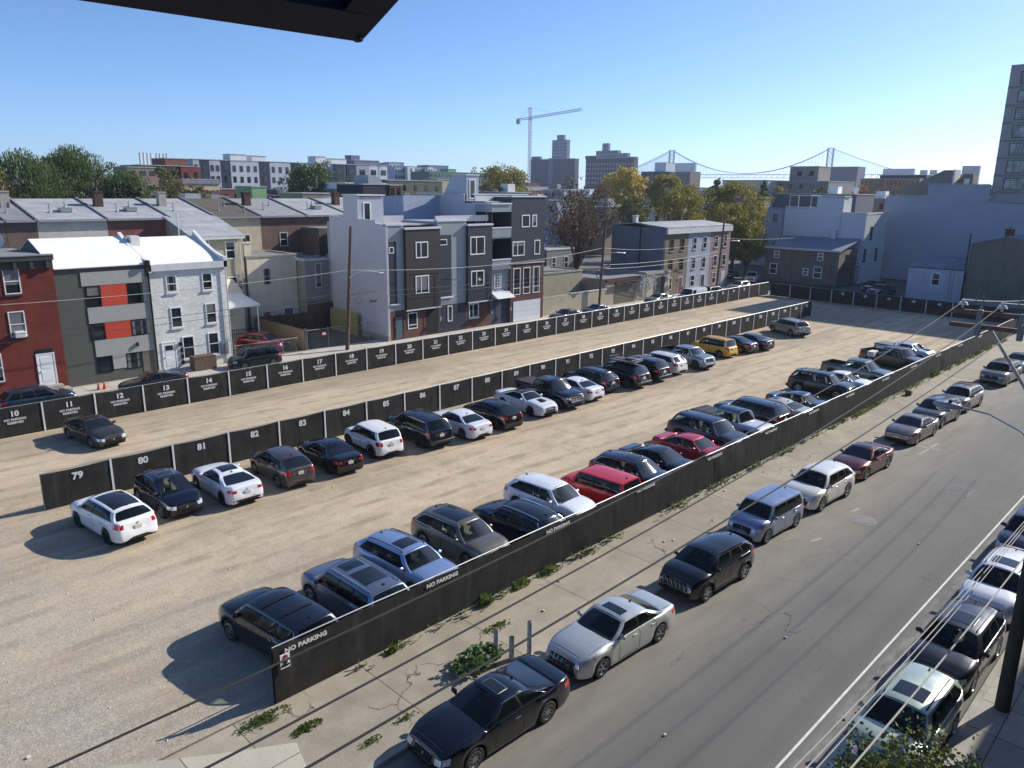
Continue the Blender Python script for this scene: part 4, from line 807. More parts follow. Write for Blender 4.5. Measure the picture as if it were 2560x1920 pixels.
mb = MB(); mb.box(50.2, 51.9, Y0-.03, Y0-.005, 3.75, 10.0); t.part('recessed_balcony', mb, MAT['navy']); mb = MB(); mb.box(50.1, 52.1, Y0-.14, Y0-.031, 3.6, 3.75); t.part('balcony_sill', mb, WHT)
window(t, '-y', Y0-.03, 50.2, 51.3, 9.0, 9.6, WHT, None, '', .07)
for a, b, c, d in ((54.2, 56.3, 7.85, 9.75), (54.3, 56.2, 4.5, 6.2)): window(t, '-y', Y0-.35, a, b, c, d, WHT, None, 'v', .12)
window(t, '-y', Y0-.02, 54.3, 55.7, 1.15, 2.65, WHT, None, 'v', .09, sill=CAPW); window(t, '-y', Y0-.02, 51.3, 51.95, 1.1, 2.75, WHT, None, '', .08)
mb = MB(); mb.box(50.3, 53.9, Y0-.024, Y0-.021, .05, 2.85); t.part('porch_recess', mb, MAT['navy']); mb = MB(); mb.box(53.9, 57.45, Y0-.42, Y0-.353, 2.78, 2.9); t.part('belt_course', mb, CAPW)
mb = MB(); mb.box(50.5, 57.3, 60.9, 70.5, 11.2, 11.3); t.part('roof', mb, MAT['silver_roof']); mb = MB(); mb.prism([(68.2, 11.3), (68.2, 13.8), (72.2, 13.7), (74.8, 11.5), (74.8, 11.3)], 52.2, 57.3, 'x'); t.part('stair_bulkhead', mb, M('bulkhead_blue', 'a0a8b8', .7)); mb = MB(); mb.box(52.2, 57.3, 70.5, 74.8, 5, 11.298); t.part('rear_wall', mb, LAP)
mb = MB(); mb.box(50.16, 57.4, 60.3, 60.6, 11.3, 11.9); t.part('roof_parapet', mb, LAP)
t = T('new_townhouse', 'right unit of the dark clad new row, four storeys over a white garage door', 'townhouse', (57.42, Y0, 0), 'new dark clad townhouses')
unit(t, 57.42, 60.3, 3.0, 6.9, LAPG, 0); unit(t, 57.42, 60.3, 6.901, 13.1, LAPG, -2.3); mb = MB(); mb.box(57.3, 60.29, Y0-.35, 62.29, 12.2, 13.0); t.part('roof_overhang', mb, LAPG); unit(t, 60.3, 65.75, 6.6, 13.75, NV, .35); unit(t, 60.3, 65.75, 0, 6.598, BRN, .30); unit(t, 57.42, 60.3, 0, 2.998, M('dark_entry', '3b3f4c', .7), 0.)
mb = MB(); mb.box(57.15, 60.25, Y0-.5, 62.6, 13.0, 13.15); mb.box(60.2, 65.85, Y0-.45, Y0+.1, 13.75, 13.9); t.part('coping', mb, CAPW)
for c, d in ((10.4, 12.3), (7.0, 8.9)):
    mb = MB(); mb.box(57.5, 60.28, 62.24, 62.296, c, d); t.part('balcony_recess', mb, MAT['navy']); mb = MB(); mb.box(57.42, 60.29, Y0-.30, 62.29, c-1.0, c-.85); t.part('balcony_floor', mb, LAPG); mb = MB(); mb.box(57.42, 60.29, Y0-.35, Y0-.25, c-.85, c+.10); mb.box(57.42, 57.52, Y0-.249, 62.29, c-.85, c+.10); b_ = t.part('balcony_front', mb, LAPG); mb = MB(); mb.box(57.36, 60.29, Y0-.40, Y0-.20, c+.101, c+.20); t.part('balcony_rail', mb, WHT, b_)
    window(t, '-y', 62.24, 58.9, 59.9, c+.1, d-.1, WHT, None, '', .1)
for a, b, c, d, s_ in ((61.9, 63.2, 10.5, 11.85, ''), (63.6, 64.35, 10.5, 11.85, ''), (59.3+1.2, 62.4, 7.4, 9.0, 'v'), (64.0, 64.95, 7.4, 9.05, '')): window(t, '-y', Y0-.35, a, b, c, d, WHT, None, s_, .11)
for a in (60.7, 62.3, 63.9): window(t, '-y', Y0-.30, a, a+1.15, 2.95+.1, 6.05, WHT, None, 'l', .09)
window(t, '-y', Y0, 58.0, 59.1, 4.0, 5.6, WHT, G_WINL, 'g', .09); mb = MB(); mb.prism([(Y0-1.2, 3.0), (Y0-.0, 3.7), (Y0-.0, 3.0)], 57.5, 60.2, 'x'); t.part('door_canopy', mb, CAPW)
mb = MB(); mb.box(60.75, 65.2, Y0-.36, Y0-.302, .02, 2.3); g2 = t.part('garage_door', mb, M('garage_white', (.72, .73, .74), .4, var=.03)); mb = MB()
for i in range(1, 4): mb.box(60.75, 65.2, Y0-.364, Y0-.361, .02+i*.57, .04+i*.57)
t.part('door_panel_joint', mb, M('joint_grey', (.4, .4, .42), .6), g2)
mb = MB(); mb.box(60.2, 65.8, Y0-.42, Y0-.353, 6.5, 6.62); t.part('belt_course', mb, CAPW); mb = MB(); mb.box(57.5, 65.6, 60.8, 70.5, 13.2, 13.3); t.part('roof', mb, MAT['silver_roof'])
mb = MB(); mb.prism([(63.95, 13.3), (63.95, 16.0), (66.3, 16.0), (67.9, 13.9), (67.9, 13.3)], 57.6, 59.4, 'x'); t.part('stair_bulkhead', mb, siding('white_lap', 'b9bcc4', .2, .04)); window(t, '-y', 63.95, 58.0, 58.9, 13.5, 15.6, WHT, None, '', .12, name='roof_door'); mb = MB(); mb.box(57.5, 59.5, 63.85, 66.4, 16.001, 16.12); t.part('bulkhead_cap', mb, CAPW)
mb = MB(); mb.prism([(62.2, 11.0), (62.2, 13.1), (64, 13.1), (64, 13.95), (72.2, 13.8), (74.8, 11.5), (74.8, 11.0)], 57.31, 57.419, 'x'); t.part('side_wall', mb, LAP); mb = MB(); mb.box(57.2, 57.55, 64, 72.2, 13.96, 14.06); mb.box(57.56, 65.8, 62.5, 62.7, 13.31, 13.95); mb.box(57.2, 65.9, 62.45, 62.75, 13.951, 14.07); t.part('parapet_cap', mb, CAPW)
for x in (49.9, 57.2, 60.15): mb = MB(); mb.tube([(x, Y0-.5, 6.4), (x, Y0-.5, 1.8)], .03); mb.box(x-.12, x+.12, Y0-.6, Y0-.42, 1.4, 1.8); solo('meter_conduit', mb, MAT['galv'], {49.9: 'meter pipe on the left brick pier of the new row', 57.2: 'meter pipe on the brick pier left of the garage unit porch', 60.15: 'meter pipe nearest the white garage door'}[x], 'meter pipe')
# ---- houses behind the alley, left half
GRN = M('grey_shingle', (.25, .255, .26), .9, var=.15); BRS = M('brown_shingle', (.10, .085, .07), .95, var=.2)
def rear_house(x0, x1, wm, rm, label, yf=78, yr=86, ze=11.6, zr2=13.2, win=(), chim=True, seed=0):
    t = T('rowhouse', label, 'house', (x0, yf, 0), 'rowhouse backs behind the white roofed houses'); mb = MB(); mb.prism([(yf, 0), (yf, ze-.1), (yr, zr2-.1), (yr+8, ze), (yr+8, 0)], x0, x1-.03, 'x'); t.part('wall', mb, wm)
    mb = MB(); mb.prism([(yf-.25, ze-.08), (yr, zr2), (yr+8.2, ze), (yr+8.2, ze-.1), (yr, zr2-.12), (yf-.25, ze-.2)], x0-.05, x1-.08, 'x'); t.part('roof', mb, rm)
    mb = MB(); mb.prism([(yf-.3, ze+.02), (yr, zr2+.16), (yr+8.2, ze+.1), (yr+8.2, ze-.2), (yr, zr2-.2), (yf-.3, ze-.3)], x1-.16, x1+.02, 'x'); t.part('party_wall', mb, MAT['asphalt_roof'])
    mb = MB(); mb.box(x0, x1-.2, yf-.38, yf-.26, ze-.28, ze-.1); t.part('gutter', mb, MAT['galv'])
    for a, c in win: window(t, '-y', yf, a, a+.95, c, c+1.5, MAT['offwhite'], None, 'h')
    for q, (fx, fy, hh) in enumerate(((.3, .3, .8), (.62, .55, .5), (.8, .2, .6))[:1+int(x0) % 3]):
        mb = MB(); px_, py_ = lerp(x0, x1, fx), lerp(yf, yr, fy); pz = lerp(ze, zr2, fy); mb.cyl((px_, py_, pz-.1), (px_, py_, pz+hh), .06, n=7); mb.cyl((px_, py_, pz-.05), (px_, py_, pz+.06), .16, n=8); t.part('vent_pipe', mb, MAT['galv'])
    if int(x0*3) % 3 == 0: mb = MB(); mb.box(lerp(x0, x1, .45), lerp(x0, x1, .62), yf+2.2, yf+3.2, lerp(ze, zr2, .3), lerp(ze, zr2, .4)+.22); t.part('skylight', mb, G_WINL)
    if chim: chimney(t, x0+.9+seed*.3, yr-3.2, ze, zr2+.75, .75, [BRD, MAT['conc']][int(seed) % 2])
    return t
RH = [(12, 16.9, '5f463c', 's', 'leftmost rowhouse back, dark brown brick', (), 1), (16.9, 19.3, '5f463c', 's', 'narrow brown brick rowhouse back with a tall stucco chimney', (), 1), (19.3, 25.1, 'c9c0b0', 'v', 'rowhouse back with a plain beige stucco wall', (), 0),
      (25.1, 30.9, '803629', 'v', 'rowhouse back with a patched dark red brick wall', (), 1), (30.9, 35.5, 'a99c8a', 'v', 'rowhouse back with silver roof behind the tall white downpipe', (), 1), (35.5, 40.5, 'bfb59c', 'b', 'rowhouse back of tan stucco with one small window under a brown roof', ((38.2, 8.1),), 0),
      (40.5, 46.0, '5c3e33', 'g', 'rowhouse back of dark brown brick with one white window', ((42.6, 8.2),), 1), (46.0, 51.5, '5c3e33', 'v', 'brown brick rowhouse back left of the new townhouses', (), 0), (51.5, 57, '5b4d42', 'v', 'brown brick rowhouse back behind the first new townhouse', (), 1), (57, 62.5, '70685c', 's', 'stucco rowhouse back behind the middle new townhouse', (), 0),
      (62.5, 68, '5c3e33', 'g', 'rowhouse back behind the tallest new townhouse', (), 1)]
for i, (a, b, c, r_, lb, wn, ch) in enumerate(RH):
    wm = brick('row_brick'+c, c) if c in ('5f463c', '803629', '5c3e33') else stucco('row_stucco'+c, c)
    rear_house(a, b, wm, {'s': MAT['asphalt_roof'], 'v': MAT['silver_roof'], 'b': BRS, 'g': GRN}[r_], lb, win=wn, chim=bool(ch), seed=i % 3)
# grey roofed house end with white windows beside the white brick house
t = T('gabled_house', 'tan stucco house with grey sloping roof and white windows behind the white brick house', 'house', (30, 72, 0)); mb = MB(); mb.prism([(72, 0), (72, 9.9), (78.0, 11.5), (78.0, 0)], 30.4, 35.3, 'x'); t.part('wall', mb, stucco('tan_grey', 'b0a892'))
mb = MB(); mb.prism([(71.7, 9.95), (78.0, 11.65), (78.0, 11.5), (71.7, 9.8)], 30.2, 35.5, 'x'); t.part('roof', mb, MAT['silver_roof']); mb = MB(); mb.tube([(34.9, 71.8, 9.8), (34.9, 71.8, 2)], .06); mb.box(30.3, 35.4, 71.55, 71.7, 9.65, 9.82); t.part('downpipe', mb, MAT['offwhite'])
for a, c in ((33.5, 7.7), (31.0, 7.9), (33.5, 4.3)): window(t, '-y', 72, a, a+1.0, c, c+1.7, WHT, None, 'h', .1)
t = T('flagpole', 'tall thin white pole in front of the dark red brick wall', 'pole', (29.6, 73, 0)); mb = MB(); mb.cyl((29.6, 73, 0), (29.6, 73, 11.9), .06, n=8); t.part('shaft', mb, MAT['offwhite']); mb = MB(); mb.rbox((29.6, 73, 11.98), (.16, .16, .16)); t.part('cap', mb, MAT['offwhite'])
# tan lower wing with a chimney stub, brown wing, flat grey roof wing
t = box_house('rear_wing', 'low tan stucco rear wing with a square chimney at its left corner', 'house wing', 35.6, 41.0, 72.0, 77.9, 7.7, stucco('tan_wing', 'd9ceb8'), MAT['asphalt_roof'], cap=MAT['conc']); window(t, '-y', 72.0, 37.2, 38.1, 4.9, 6.6, MAT['offwhite'], None, 'h'); window(t, '-y', 72.0, 36.9, 37.8, .8, 2.2, MAT['offwhite'], None, 'h'); door(t, '-y', 72, 39.3, 40.3, .1, 2.3, M('grey_door', '667080'))
chimney(t, 35.9, 72.6, 7.7, 9.2, .7, stucco('tan_wing', 'd9ceb8')); mb = MB(); mb.box(35.4, 35.597, 72.2, 77.8, 0, 7.6); t.part('side_wall', mb, brick('row_brick5f463c', '5f463c'))
t = box_house('rear_wing', 'low rear wing with a wide flat grey roof left of the new townhouses', 'house wing', 41.1, 46.2, 70.5, 77.9, 7.2, stucco('grey_stucco_wing', '98968d'), MAT['silver_roof'], cap=MAT['offwhite'], over=.15)
window(t, '-y', 70.5, 42.3, 43.0, 4.4, 6.9, MAT['offwhite'], None, 'h'); window(t, '-y', 70.5, 42.0, 42.8, 1.2, 2.4, WHT, None, 'h')
mb = MB(); mb.box(41.12, 46.1, 70.42, 70.497, 0, 3.0); t.part('brick_base', mb, brick('row_brick5f463c', '5f463c')); mb = MB(); mb.rbox((44.2, 73, 7.35), (.6, .5, .25)); t.part('roof_vent', mb, MAT['galv'])
t = box_house('rear_wing', 'brown stucco wing with a dark side wall behind the flat grey roof', 'house wing', 45.2, 50.0, 74.2, 77.9, 10.2, stucco('brown_wing', '5f554b'), MAT['asphalt_roof']); window(t, '-y', 74.2, 48.6, 49.4, 7.6, 9.5, WHT, None, 'h', .1)
# porch with white awning roof, railing
t = T('porch', 'back porch with a ribbed white awning roof on thin posts', 'porch', (30, 68, 0)); mb = MB(); mb.prism([(66.2, 4.0), (70.0, 4.7), (70.0, 4.62), (66.2, 3.92)], 29.6, 33.7, 'x')
for i in range(20): mb.prism([(66.2, 4.03), (70, 4.73), (70, 4.69), (66.2, 3.99)], 29.7+i*.2, 29.76+i*.2, 'x')
t.part('awning_roof', mb, M('awning_white', (.70, .72, .76), .45, .2, var=.05)); mb = MB(); mb.box(29.6, 33.7, 66.08, 66.19, 3.8, 4.02); t.part('fascia', mb, WHT)
for x in (29.8, 33.5): mb = MB(); mb.cyl((x, 66.3, 0), (x, 66.3, 3.9), .05, n=8); t.part('post', mb, WHT)
mb = MB(); mb.box(29.7, 33.6, 66.3, 70.4, 0, .8); t.part('deck', mb, MAT['conc']); mb = MB(); mb.box(29.8, 33.5, 66.28, 66.33, 1.75, 1.8); [mb.box(29.8+i*.18, 29.83+i*.18, 66.29, 66.32, .8, 1.75) for i in range(21)]; t.part('railing', mb, MAT['trim'])
mb = MB(); mb.prism([(70, 4.75), (72, 5.8), (72, 0), (70, 0)], 29.5, 34.0, 'x'); t.part('back_room', mb, stucco('tan_wing', 'd9ceb8'))
# yard fences, sheds
def board_fence(label, a, b, H_, m, sp=.16, name='board_fence'):
    a = Vector((*a, 0)); b = Vector((*b, 0)); d = (b-a); L_ = d.length; d.normalize(); n_ = Vector((-d.y, d.x, 0)); t = T(name, label, 'fence', tuple(a)); mb = MB(); k = int(L_/sp)
    for i in range(k):
        p = a+d*(i*sp); q = p+d*(sp*.92); hh = H_+.04*sin(i*2.3); mb.add([p, q, q+n_*.03, p+n_*.03]+[v+Vector((0, 0, hh)) for v in (p, q, q+n_*.03, p+n_*.03)], [(0, 3, 2, 1), (4, 5, 6, 7), (0, 1, 5, 4), (1, 2, 6, 5), (2, 3, 7, 6), (3, 0, 4, 7)])
    t.part('boards', mb, m)
    for i in range(int(L_/2.4)+1): p = a+d*min(L_, i*2.4)-n_*.08; mb = MB(); mb.cyl(p, p+Vector((0, 0, H_+.12)), .05, n=6); t.part('post', mb, m)
    return t
board_fence('weathered board fence running back from the alley beside the driveway', (35.6, 61.8), (35.6, 71.5), 1.9, MAT['timber'])
board_fence('dark board fence across the back of the shaded yard', (35.8, 71.2), (43.4, 70.2), 1.9, MAT['wood']); board_fence('yellowish new timber fence panel against the pale siding wall', (43.2, 64.5), (43.2, 69.5), 2.3, M('new_timber', (.42, .33, .12), .8, var=.2, vs=4))
def chain_fence(label, a, b, H_, gate=False):
    a = Vector((*a, 0)); b = Vector((*b, 0)); d = (b-a); L_ = d.length; d.normalize(); t = T('chain_link_fence', label, 'fence', tuple(a)); mb = MB(); k = int(L_/.14)
    for i in range(k):
        for sg in (0, 1):
            p = a+d*(i*.14); z0, z1 = (0, H_) if sg == 0 else (H_, 0); q = p+d*min(.9, L_-i*.14); mb.add([p+Vector((0, 0, z0)), q+Vector((0, 0, z1)), q+Vector((0, 0, z1-.012)), p+Vector((0, 0, z0-.012))], [(0, 1, 2, 3)])
    t.part('mesh', mb, MAT['galv'])
    for i in range(int(L_/2.2)+1): p = a+d*min(L_, i*2.2); mb = MB(); mb.cyl(p, p+Vector((0, 0, H_+.15)), .035, n=6); t.part('post', mb, MAT['galv'])
    mb = MB(); mb.tube([a+Vector((0, 0, H_)), b+Vector((0, 0, H_))], .025, 5); t.part('top_rail', mb, MAT['galv'])
chain_fence('low chain link gate in front of the parked red car', (28.9, 61.8), (34.8, 61.7), 1.3); chain_fence('chain link fence in front of the vacant yard by the utility pole', (35.8, 61.7), (43.2, 61.5), 1.8)
t = T('notice_sign', 'small red and white notice on the chain link fence beside the utility pole', 'sign', (37.4, 61.5, 0)); mb = MB(); mb.box(37.2, 37.65, 61.42, 61.44, 1.2, 1.55); t.part('plate', mb, M('sign_red', (.5, .04, .03), .5)); mb = MB(); mb.box(37.25, 37.6, 61.41, 61.418, 1.3, 1.42); t.part('white_band', mb, WHT)
# ---- right of the new row: garden wall, garages, rear cottages
t = T('garden_wall', 'long low tan concrete wall between the new townhouses and the garages', 'wall', (66, 60.2, 0)); mb = MB(); mb.box(65.9, 78.2, 60.2, 60.5, 0, 2.2); t.part('wall', mb, stucco('garden_wall', 'b0a58c')); mb = MB(); mb.box(71.2, 78.2, 60.15, 60.55, 2.202, 2.3); t.part('coping', mb, MAT['offwhite'])
t = box_house('block_shed', 'windowless tan block building behind the garden wall', 'shed', 66.2, 78.0, 64.0, 69.5, 4.3, stucco('block_shed', 'a89d84'), MAT['asphalt_roof'], cap=MAT['conc'])
t = T('basketball_hoop', 'basketball hoop with a grey backboard behind the garden wall', 'basketball hoop', (67.3, 62, 0)); mb = MB(); mb.cyl((67.3, 62, 0), (67.3, 62, 3.6), .05, n=8); t.part('pole', mb, MAT['trim']); mb = MB(); mb.rbox((67.3, 61.8, 4.1), (1.3, .06, .85), b=.1); t.part('backboard', mb, MAT['galv']); mb = MB(); mb.tube([(67.3+.23*cos(a*pi/8), 61.5+.23*sin(a*pi/8), 3.8) for a in range(17)], .015, 5); t.part('rim', mb, MAT['red']); mb = MB(); mb.rbox((67.3, 61.9, 2.45), (1.2, .7, .3)); t.part('base', mb, M('green_plastic', (.02, .12, .07), .6))
t = box_house('garage', 'tan garage with a wide rolling shutter under a dark red fascia', 'garage', 78.3, 87.2, 60.3, 68, 3.4, stucco('garage_tan', 'b0a38d'), MAT['asphalt_roof']); mb = MB(); fbox(mb, '-y', 60.3, 80.2, 84.8, .1, 2.6, 0, .03); t.part('shutter', mb, siding('shutter', '77705f', .12, .1)); mb = MB(); mb.box(78.2, 87.3, 60.1, 60.297, 3.1, 3.5); mb.box(80.0, 85.0, 59.8, 60.096, 2.65, 2.95); t.part('fascia', mb, M('dark_red_fascia', '4a2b24', .7))
t = box_house('garage', 'tan garage with a hanging white net on its wall and a dark door', 'garage', 87.25, 93.3, 60.4, 68, 3.7, stucco('garage_tan2', 'baac96'), MAT['asphalt_roof']); mb = MB(); fbox(mb, '-y', 60.4, 89.4, 92.0, .1, 2.9, 0, .03); t.part('door', mb, siding('dark_shutter', '32363f', .3, .05)); mb = MB(); mb.box(87.2, 93.3, 60.25, 60.397, 3.4, 3.75); t.part('fascia', mb, MAT['conc'])
mb = MB(); random.seed(4)
for i in range(34):
    x = 85.4+random.random()*3.6; z = 3.6-random.random()*.2; pl = [(x, 60.15-random.random()*.25, z)]
    for j in range(6): x += random.uniform(-.28, .28); z -= random.uniform(.15, .5); pl.append((x, 60.2-random.random()*.3, max(.5, z)))
    mb.tube(pl, random.uniform(.02, .05), 4)
solo('hanging_net', mb, M('net_white', (.6, .6, .58), .9), 'tangled white netting hanging on the tan garage wall', 'netting', at=(87, 60.1, 0))
random.seed(8)
for i, (x, z, lb) in enumerate(((93.9, 3.6, 'orange figure decoration on the ledge beside the tan brick rowhouse'), (94.6, 2.2, 'orange red decoration halfway up the wall beside the tan rowhouse'), (95.6, .9, 'pile of orange decorations near the pavement by the tan rowhouse'))):
    mb = MB()
    for j in range(7): mb.rbox((x+random.uniform(-.45, .45), 59.9+random.uniform(-.1, .1), z+random.uniform(-.25, .25)), (random.uniform(.2, .5), .2, random.uniform(.12, .35)), Matrix.Rotation(random.uniform(-.6, .6), 3, 'Y'), b=.5)
    solo('decoration', mb, M('orange_cloth', (.50, .12, .05), .8, var=.5, vs=3), lb, 'decoration', at=(x, 60, 0))
# three-unit rowhouse block facing the alley
for i, (a, b, c, lb, sg) in enumerate(((92.2, 98.2, '7d7361', 'tan brick rowhouse, left of the three in the row by the big yellow tree', 1), (98.22, 104.4, 'a9aebb', 'pale blue painted rowhouse, middle of the three in the row', 0), (104.42, 110.3, '9c7f7b', 'pink painted rowhouse, right of the three in the row', 0))):
    wm = brick('front_brick'+c, c, c, var=.15); t = T('rowhouse', lb, 'house', (a, 60.8, 0)); mb = MB(); mb.prism([(60.8, 0), (60.8, 9.3), (66, 10.0), (70, 9.6), (70, 0)], a, b, 'x'); t.part('wall', mb, wm)
    mb = MB(); mb.prism([(60.5, 9.62), (66, 10.15), (70, 9.8), (70, 9.6), (60.5, 9.4)], a, b, 'x'); t.part('roof', mb, MAT['silver_roof']); mb = MB(); mb.box(a+.02, b-.02, 60.45, 60.797, 8.7, 9.4); t.part('cornice', mb, MAT['offwhite'])
    for z, hh in ((6.3, 1.7), (3.4, 1.7)):
        for f_ in (.28, .74): window(t, '-y', 60.8, lerp(a, b, f_)-.5, lerp(a, b, f_)+.5, z, z+hh, MAT['offwhite'] if i else MAT['wood'], G_WIN, 'h', sill=MAT['conc'])
    window(t, '-y', 60.8, lerp(a, b, .28)-.55, lerp(a, b, .28)+.55, .8, 2.5, WHT, None, 'h'); door(t, '-y', 60.8, lerp(a, b, .74)-.5, lerp(a, b, .74)+.5, .2, 2.4, M('row_door%d' % i, ('4a4f50', '30343a', 'c9c4bb')[i], .6))
    if i == 0:
        mb = MB(); mb.box(91.95, 92.197, 60.85, 70, 0, 9.6); t.part('side_wall', mb, stucco('blank_grey_side', '6f7480', .12)); chimney(t, 93.5, 67, 9.8, 11.1, .6, MAT['offwhite'])
        mb = MB(); mb.tube([(91.8, 64.8, 10.2), (91.8, 64.8, .2)], .07); t.part('downpipe', mb, MAT['trim'])
    else: chimney(t, a+1, 67, 9.9, 10.9, .6)
# cottages under the bare tree
for x0, x1, y0, y1, z1, c, lb in ((66.5, 71.5, 72, 77, 6.6, '7b7668', 'grey stucco cottage behind the trunk of the bare brown tree'), (71.6, 76.2, 71, 77, 6.3, '6f6b5e', 'tan stucco cottage right of the bare tree trunk'), (78.2, 84.0, 70.5, 76, 6.5, '80807c', 'small grey house with two white windows beside the blank grey wall'), (76, 86, 77.5, 84, 9.3, 'c8c1b0', 'cream stucco house with a painted blue side behind the bare tree')):
    t = box_house('cottage', lb, 'house', x0, x1, y0, y1, z1, stucco('cottage'+c, c), MAT['silver_roof'], cap=MAT['offwhite'])
    for f_ in (.25, .7): window(t, '-y', y0, lerp(x0, x1, f_)-.45, lerp(x0, x1, f_)+.45, z1-2.6, z1-1.0, WHT, None, 'h')
    if z1 > 9: mb = MB(); mb.box(x1-.001, x1+.02, y0, y1, 0, z1); mb.box(x1-1.6, x1, y0-.02, y0-.002, z1-3.5, z1-.3); t.part('painted_mural', mb, M('mural_blue', (.12, .22, .42), .8, var=.6, vs=.8)); mb = MB(); mb.prism([(y0-.3, z1+.2), ((y0+y1)/2, z1+1.5), (y1+.3, z1+.2)], x0+.5, x1+.3, 'x'); t.part('hip_roof', mb, BRS)
# ---- right side: house, siding tower, big blank wall
LAPD = siding('shaded_lap', 'd2d3d8', .17, .03); LAPW = siding('white_vinyl', 'd6d8d4', .2, .05)
t = T('stucco_house', 'two storey stained brown stucco house with a blue grey roof behind the far fence', 'house', (123, 49, 0)); ST = stucco('stained_brown', '736c5f', .2, .6)
mb = MB(); mb.box(123, 130.2, 48.6, 61.0, 0, 5.7); t.part('wall', mb, ST); mb = MB(); mb.prism([(122.7, 5.72), (130.3, 7.3), (130.3, 7.15), (122.7, 5.5)], 48.3, 61.3, 'y'); t.part('roof', mb, M('blue_grey_roof', (.22, .25, .31), .6, .2, var=.1))
mb = MB(); mb.box(122.6, 122.72, 48.3, 61.3, 5.45, 5.75); t.part('gutter', mb, MAT['offwhite'])
for u, z, ww, hh in ((59.0, 3.9, 1.0, 1.2), (51.6, 3.9, 1.0, 1.3), (59.4, 1.2, 1.3, 1.8), (53.8, 1.4, 1.0, 1.2), (51.8, 1.1, 1.4, 1.9)): window(t, '-x', 123, u-ww/2, u+ww/2, z, z+hh, WHT, None, 'h', .13)
window(t, '-y', 48.6, 125.5, 126.5, 3.2, 5.0, MAT['wood'], G_WIN, 'h'); window(t, '-y', 48.6, 128.0, 129.2, .4, 4.4, MAT['wood'], G_WIN, 'h'); mb = MB(); mb.box(124.6, 128.2, 47.3, 48.55, 3.0, 3.1); mb.tube([(125, 47.4, 3), (125, 47.4, 0)], .05); mb.tube([(128, 47.4, 3), (128, 47.4, 0)], .05); mb.tube([(125, 47.4, 3), (128, 47.4, .3)], .04); mb.tube([(125, 47.35, 4.0), (128, 47.35, 4.0)], .03); t.part('back_stairs', mb, MAT['wood'])
t = T('siding_house', 'tall narrow house with a blank pale siding wall stepping up to a stair tower', 'house', (130.4, 48, 0)); mb = MB(); mb.prism([(47.9, 0), (47.9, 11.3), (51.8, 11.3), (51.8, 13.7), (56.3, 13.9), (56.3, 12.0), (61.8, 11.9), (61.8, 0)], 130.4, 130.7, 'x'); t.part('blank_wall', mb, LAPD)
mb = MB(); mb.box(130.72, 140, 47.9, 61.7, 0, 11.2); t.part('wall', mb, LAPW); mb = MB(); mb.box(130.3, 140.1, 47.8, 48.0, 11.3, 11.5); mb.box(130.3, 130.8, 48.01, 51.7, 11.31, 11.5); mb.box(130.3, 130.8, 56.4, 61.8, 12.02, 12.2); mb.box(130.3, 133, 51.7, 56.4, 13.92, 14.1); t.part('coping', mb, CAPW)
mb = MB(); mb.box(130.72, 134, 51.9, 56.2, 11.2, 13.8); t.part('stair_bulkhead', mb, LAPW)
for x, z in ((133.3, 7.0), (131.6, 3.4), (136.6, 3.4)): window(t, '-y', 47.9, x-.5, x+.5, z, z+2.2, MAT['trim'], None, 'h', .1)
mb = MB(); mb.tube([(130.25, 52.0, 11.2), (130.25, 52.0, 7.4)], .08); mb.box(129.6, 130.38, 52.3, 53.0, 6.6, 8.6); t.part('downpipe', mb, MAT['offwhite'])
mb = MB(); [mb.box(131+i*.5, 131.2+i*.5, 57.5, 61.5, 14.0, 14.15) for i in range(8)]; [mb.tube([(x, y, 11.9), (x, y, 14)], .07) for x in (131, 134.5) for y in (57.6, 61.4)]; t.part('pergola', mb, MAT['offwhite'])
t = T('blank_wall_building', 'large apartment building with a blank blue grey side wall and a stepped parapet', 'building', (142.5, 49, 0)); mb = MB(); mb.prism([(20, 0), (20, 13.0), (34.0, 13.4), (34.0, 16.1), (42.9, 16.0), (42.9, 14.2), (49.5, 14.1), (49.5, 0)], 142.5, 142.9, 'x'); t.part('blank_wall', mb, M('blank_blue_grey', 'a0a4ae', .75, var=.08, vs=.35))
mb = MB(); mb.box(142.91, 165, 34.2, 49.4, 0, 12.9); t.part('wall', mb, M('side_blue_grey', 'a0a3aa', .75)); mb = MB(); mb.box(142.3, 143.1, 19.9, 33.9, 13.42, 13.55); mb.box(142.3, 143.1, 34, 43, 16.12, 16.25); mb.box(142.3, 143.1, 43.1, 49.6, 14.22, 14.35); mb.box(142.3, 143, 33.75, 34.0, 13.4, 16.1); t.part('coping', mb, MAT['galv'])
t = T('stair_tower', 'beige sloped roof stair tower rising behind the blank blue grey wall', 'roof structure', (150, 41, 0)); mb = MB(); mb.prism([(41.5, 12.9), (41.5, 18.6), (43, 18.6), (47.3, 16.3), (49.6, 16.3), (49.6, 12.9)], 150, 153, 'x'); t.part('wall', mb, stucco('beige_tower', '7f7a72')); mb = MB(); mb.box(149.9, 153.2, 41.2, 41.49, 12.9, 18.7); t.part('edge_wall', mb, MAT['offwhite'])
t = T('stair_tower', 'smaller beige roof stair tower with a white door beside the larger one', 'roof structure', (150, 39, 0)); mb = MB(); mb.prism([(38.9, 12.9), (38.9, 18.0), (40.3, 18.0), (41.1, 17.2), (41.1, 12.9)], 152, 155, 'x'); t.part('wall', mb, stucco('beige_tower', '7f7a72')); mb = MB(); mb.box(151.96, 151.998, 39.3, 40.2, 15.2, 17.2); t.part('door', mb, WHT)
t = T('warehouse_tower', 'tall brown concrete loft building with gridded factory windows at the right edge', 'building', (143, 30, 0)); CT = stucco('loft_concrete', '9c9897', .10, .15); mb = MB(); mb.box(143.0, 168, 6, 33.7, 0, 33.9); t.part('wall', mb, CT)
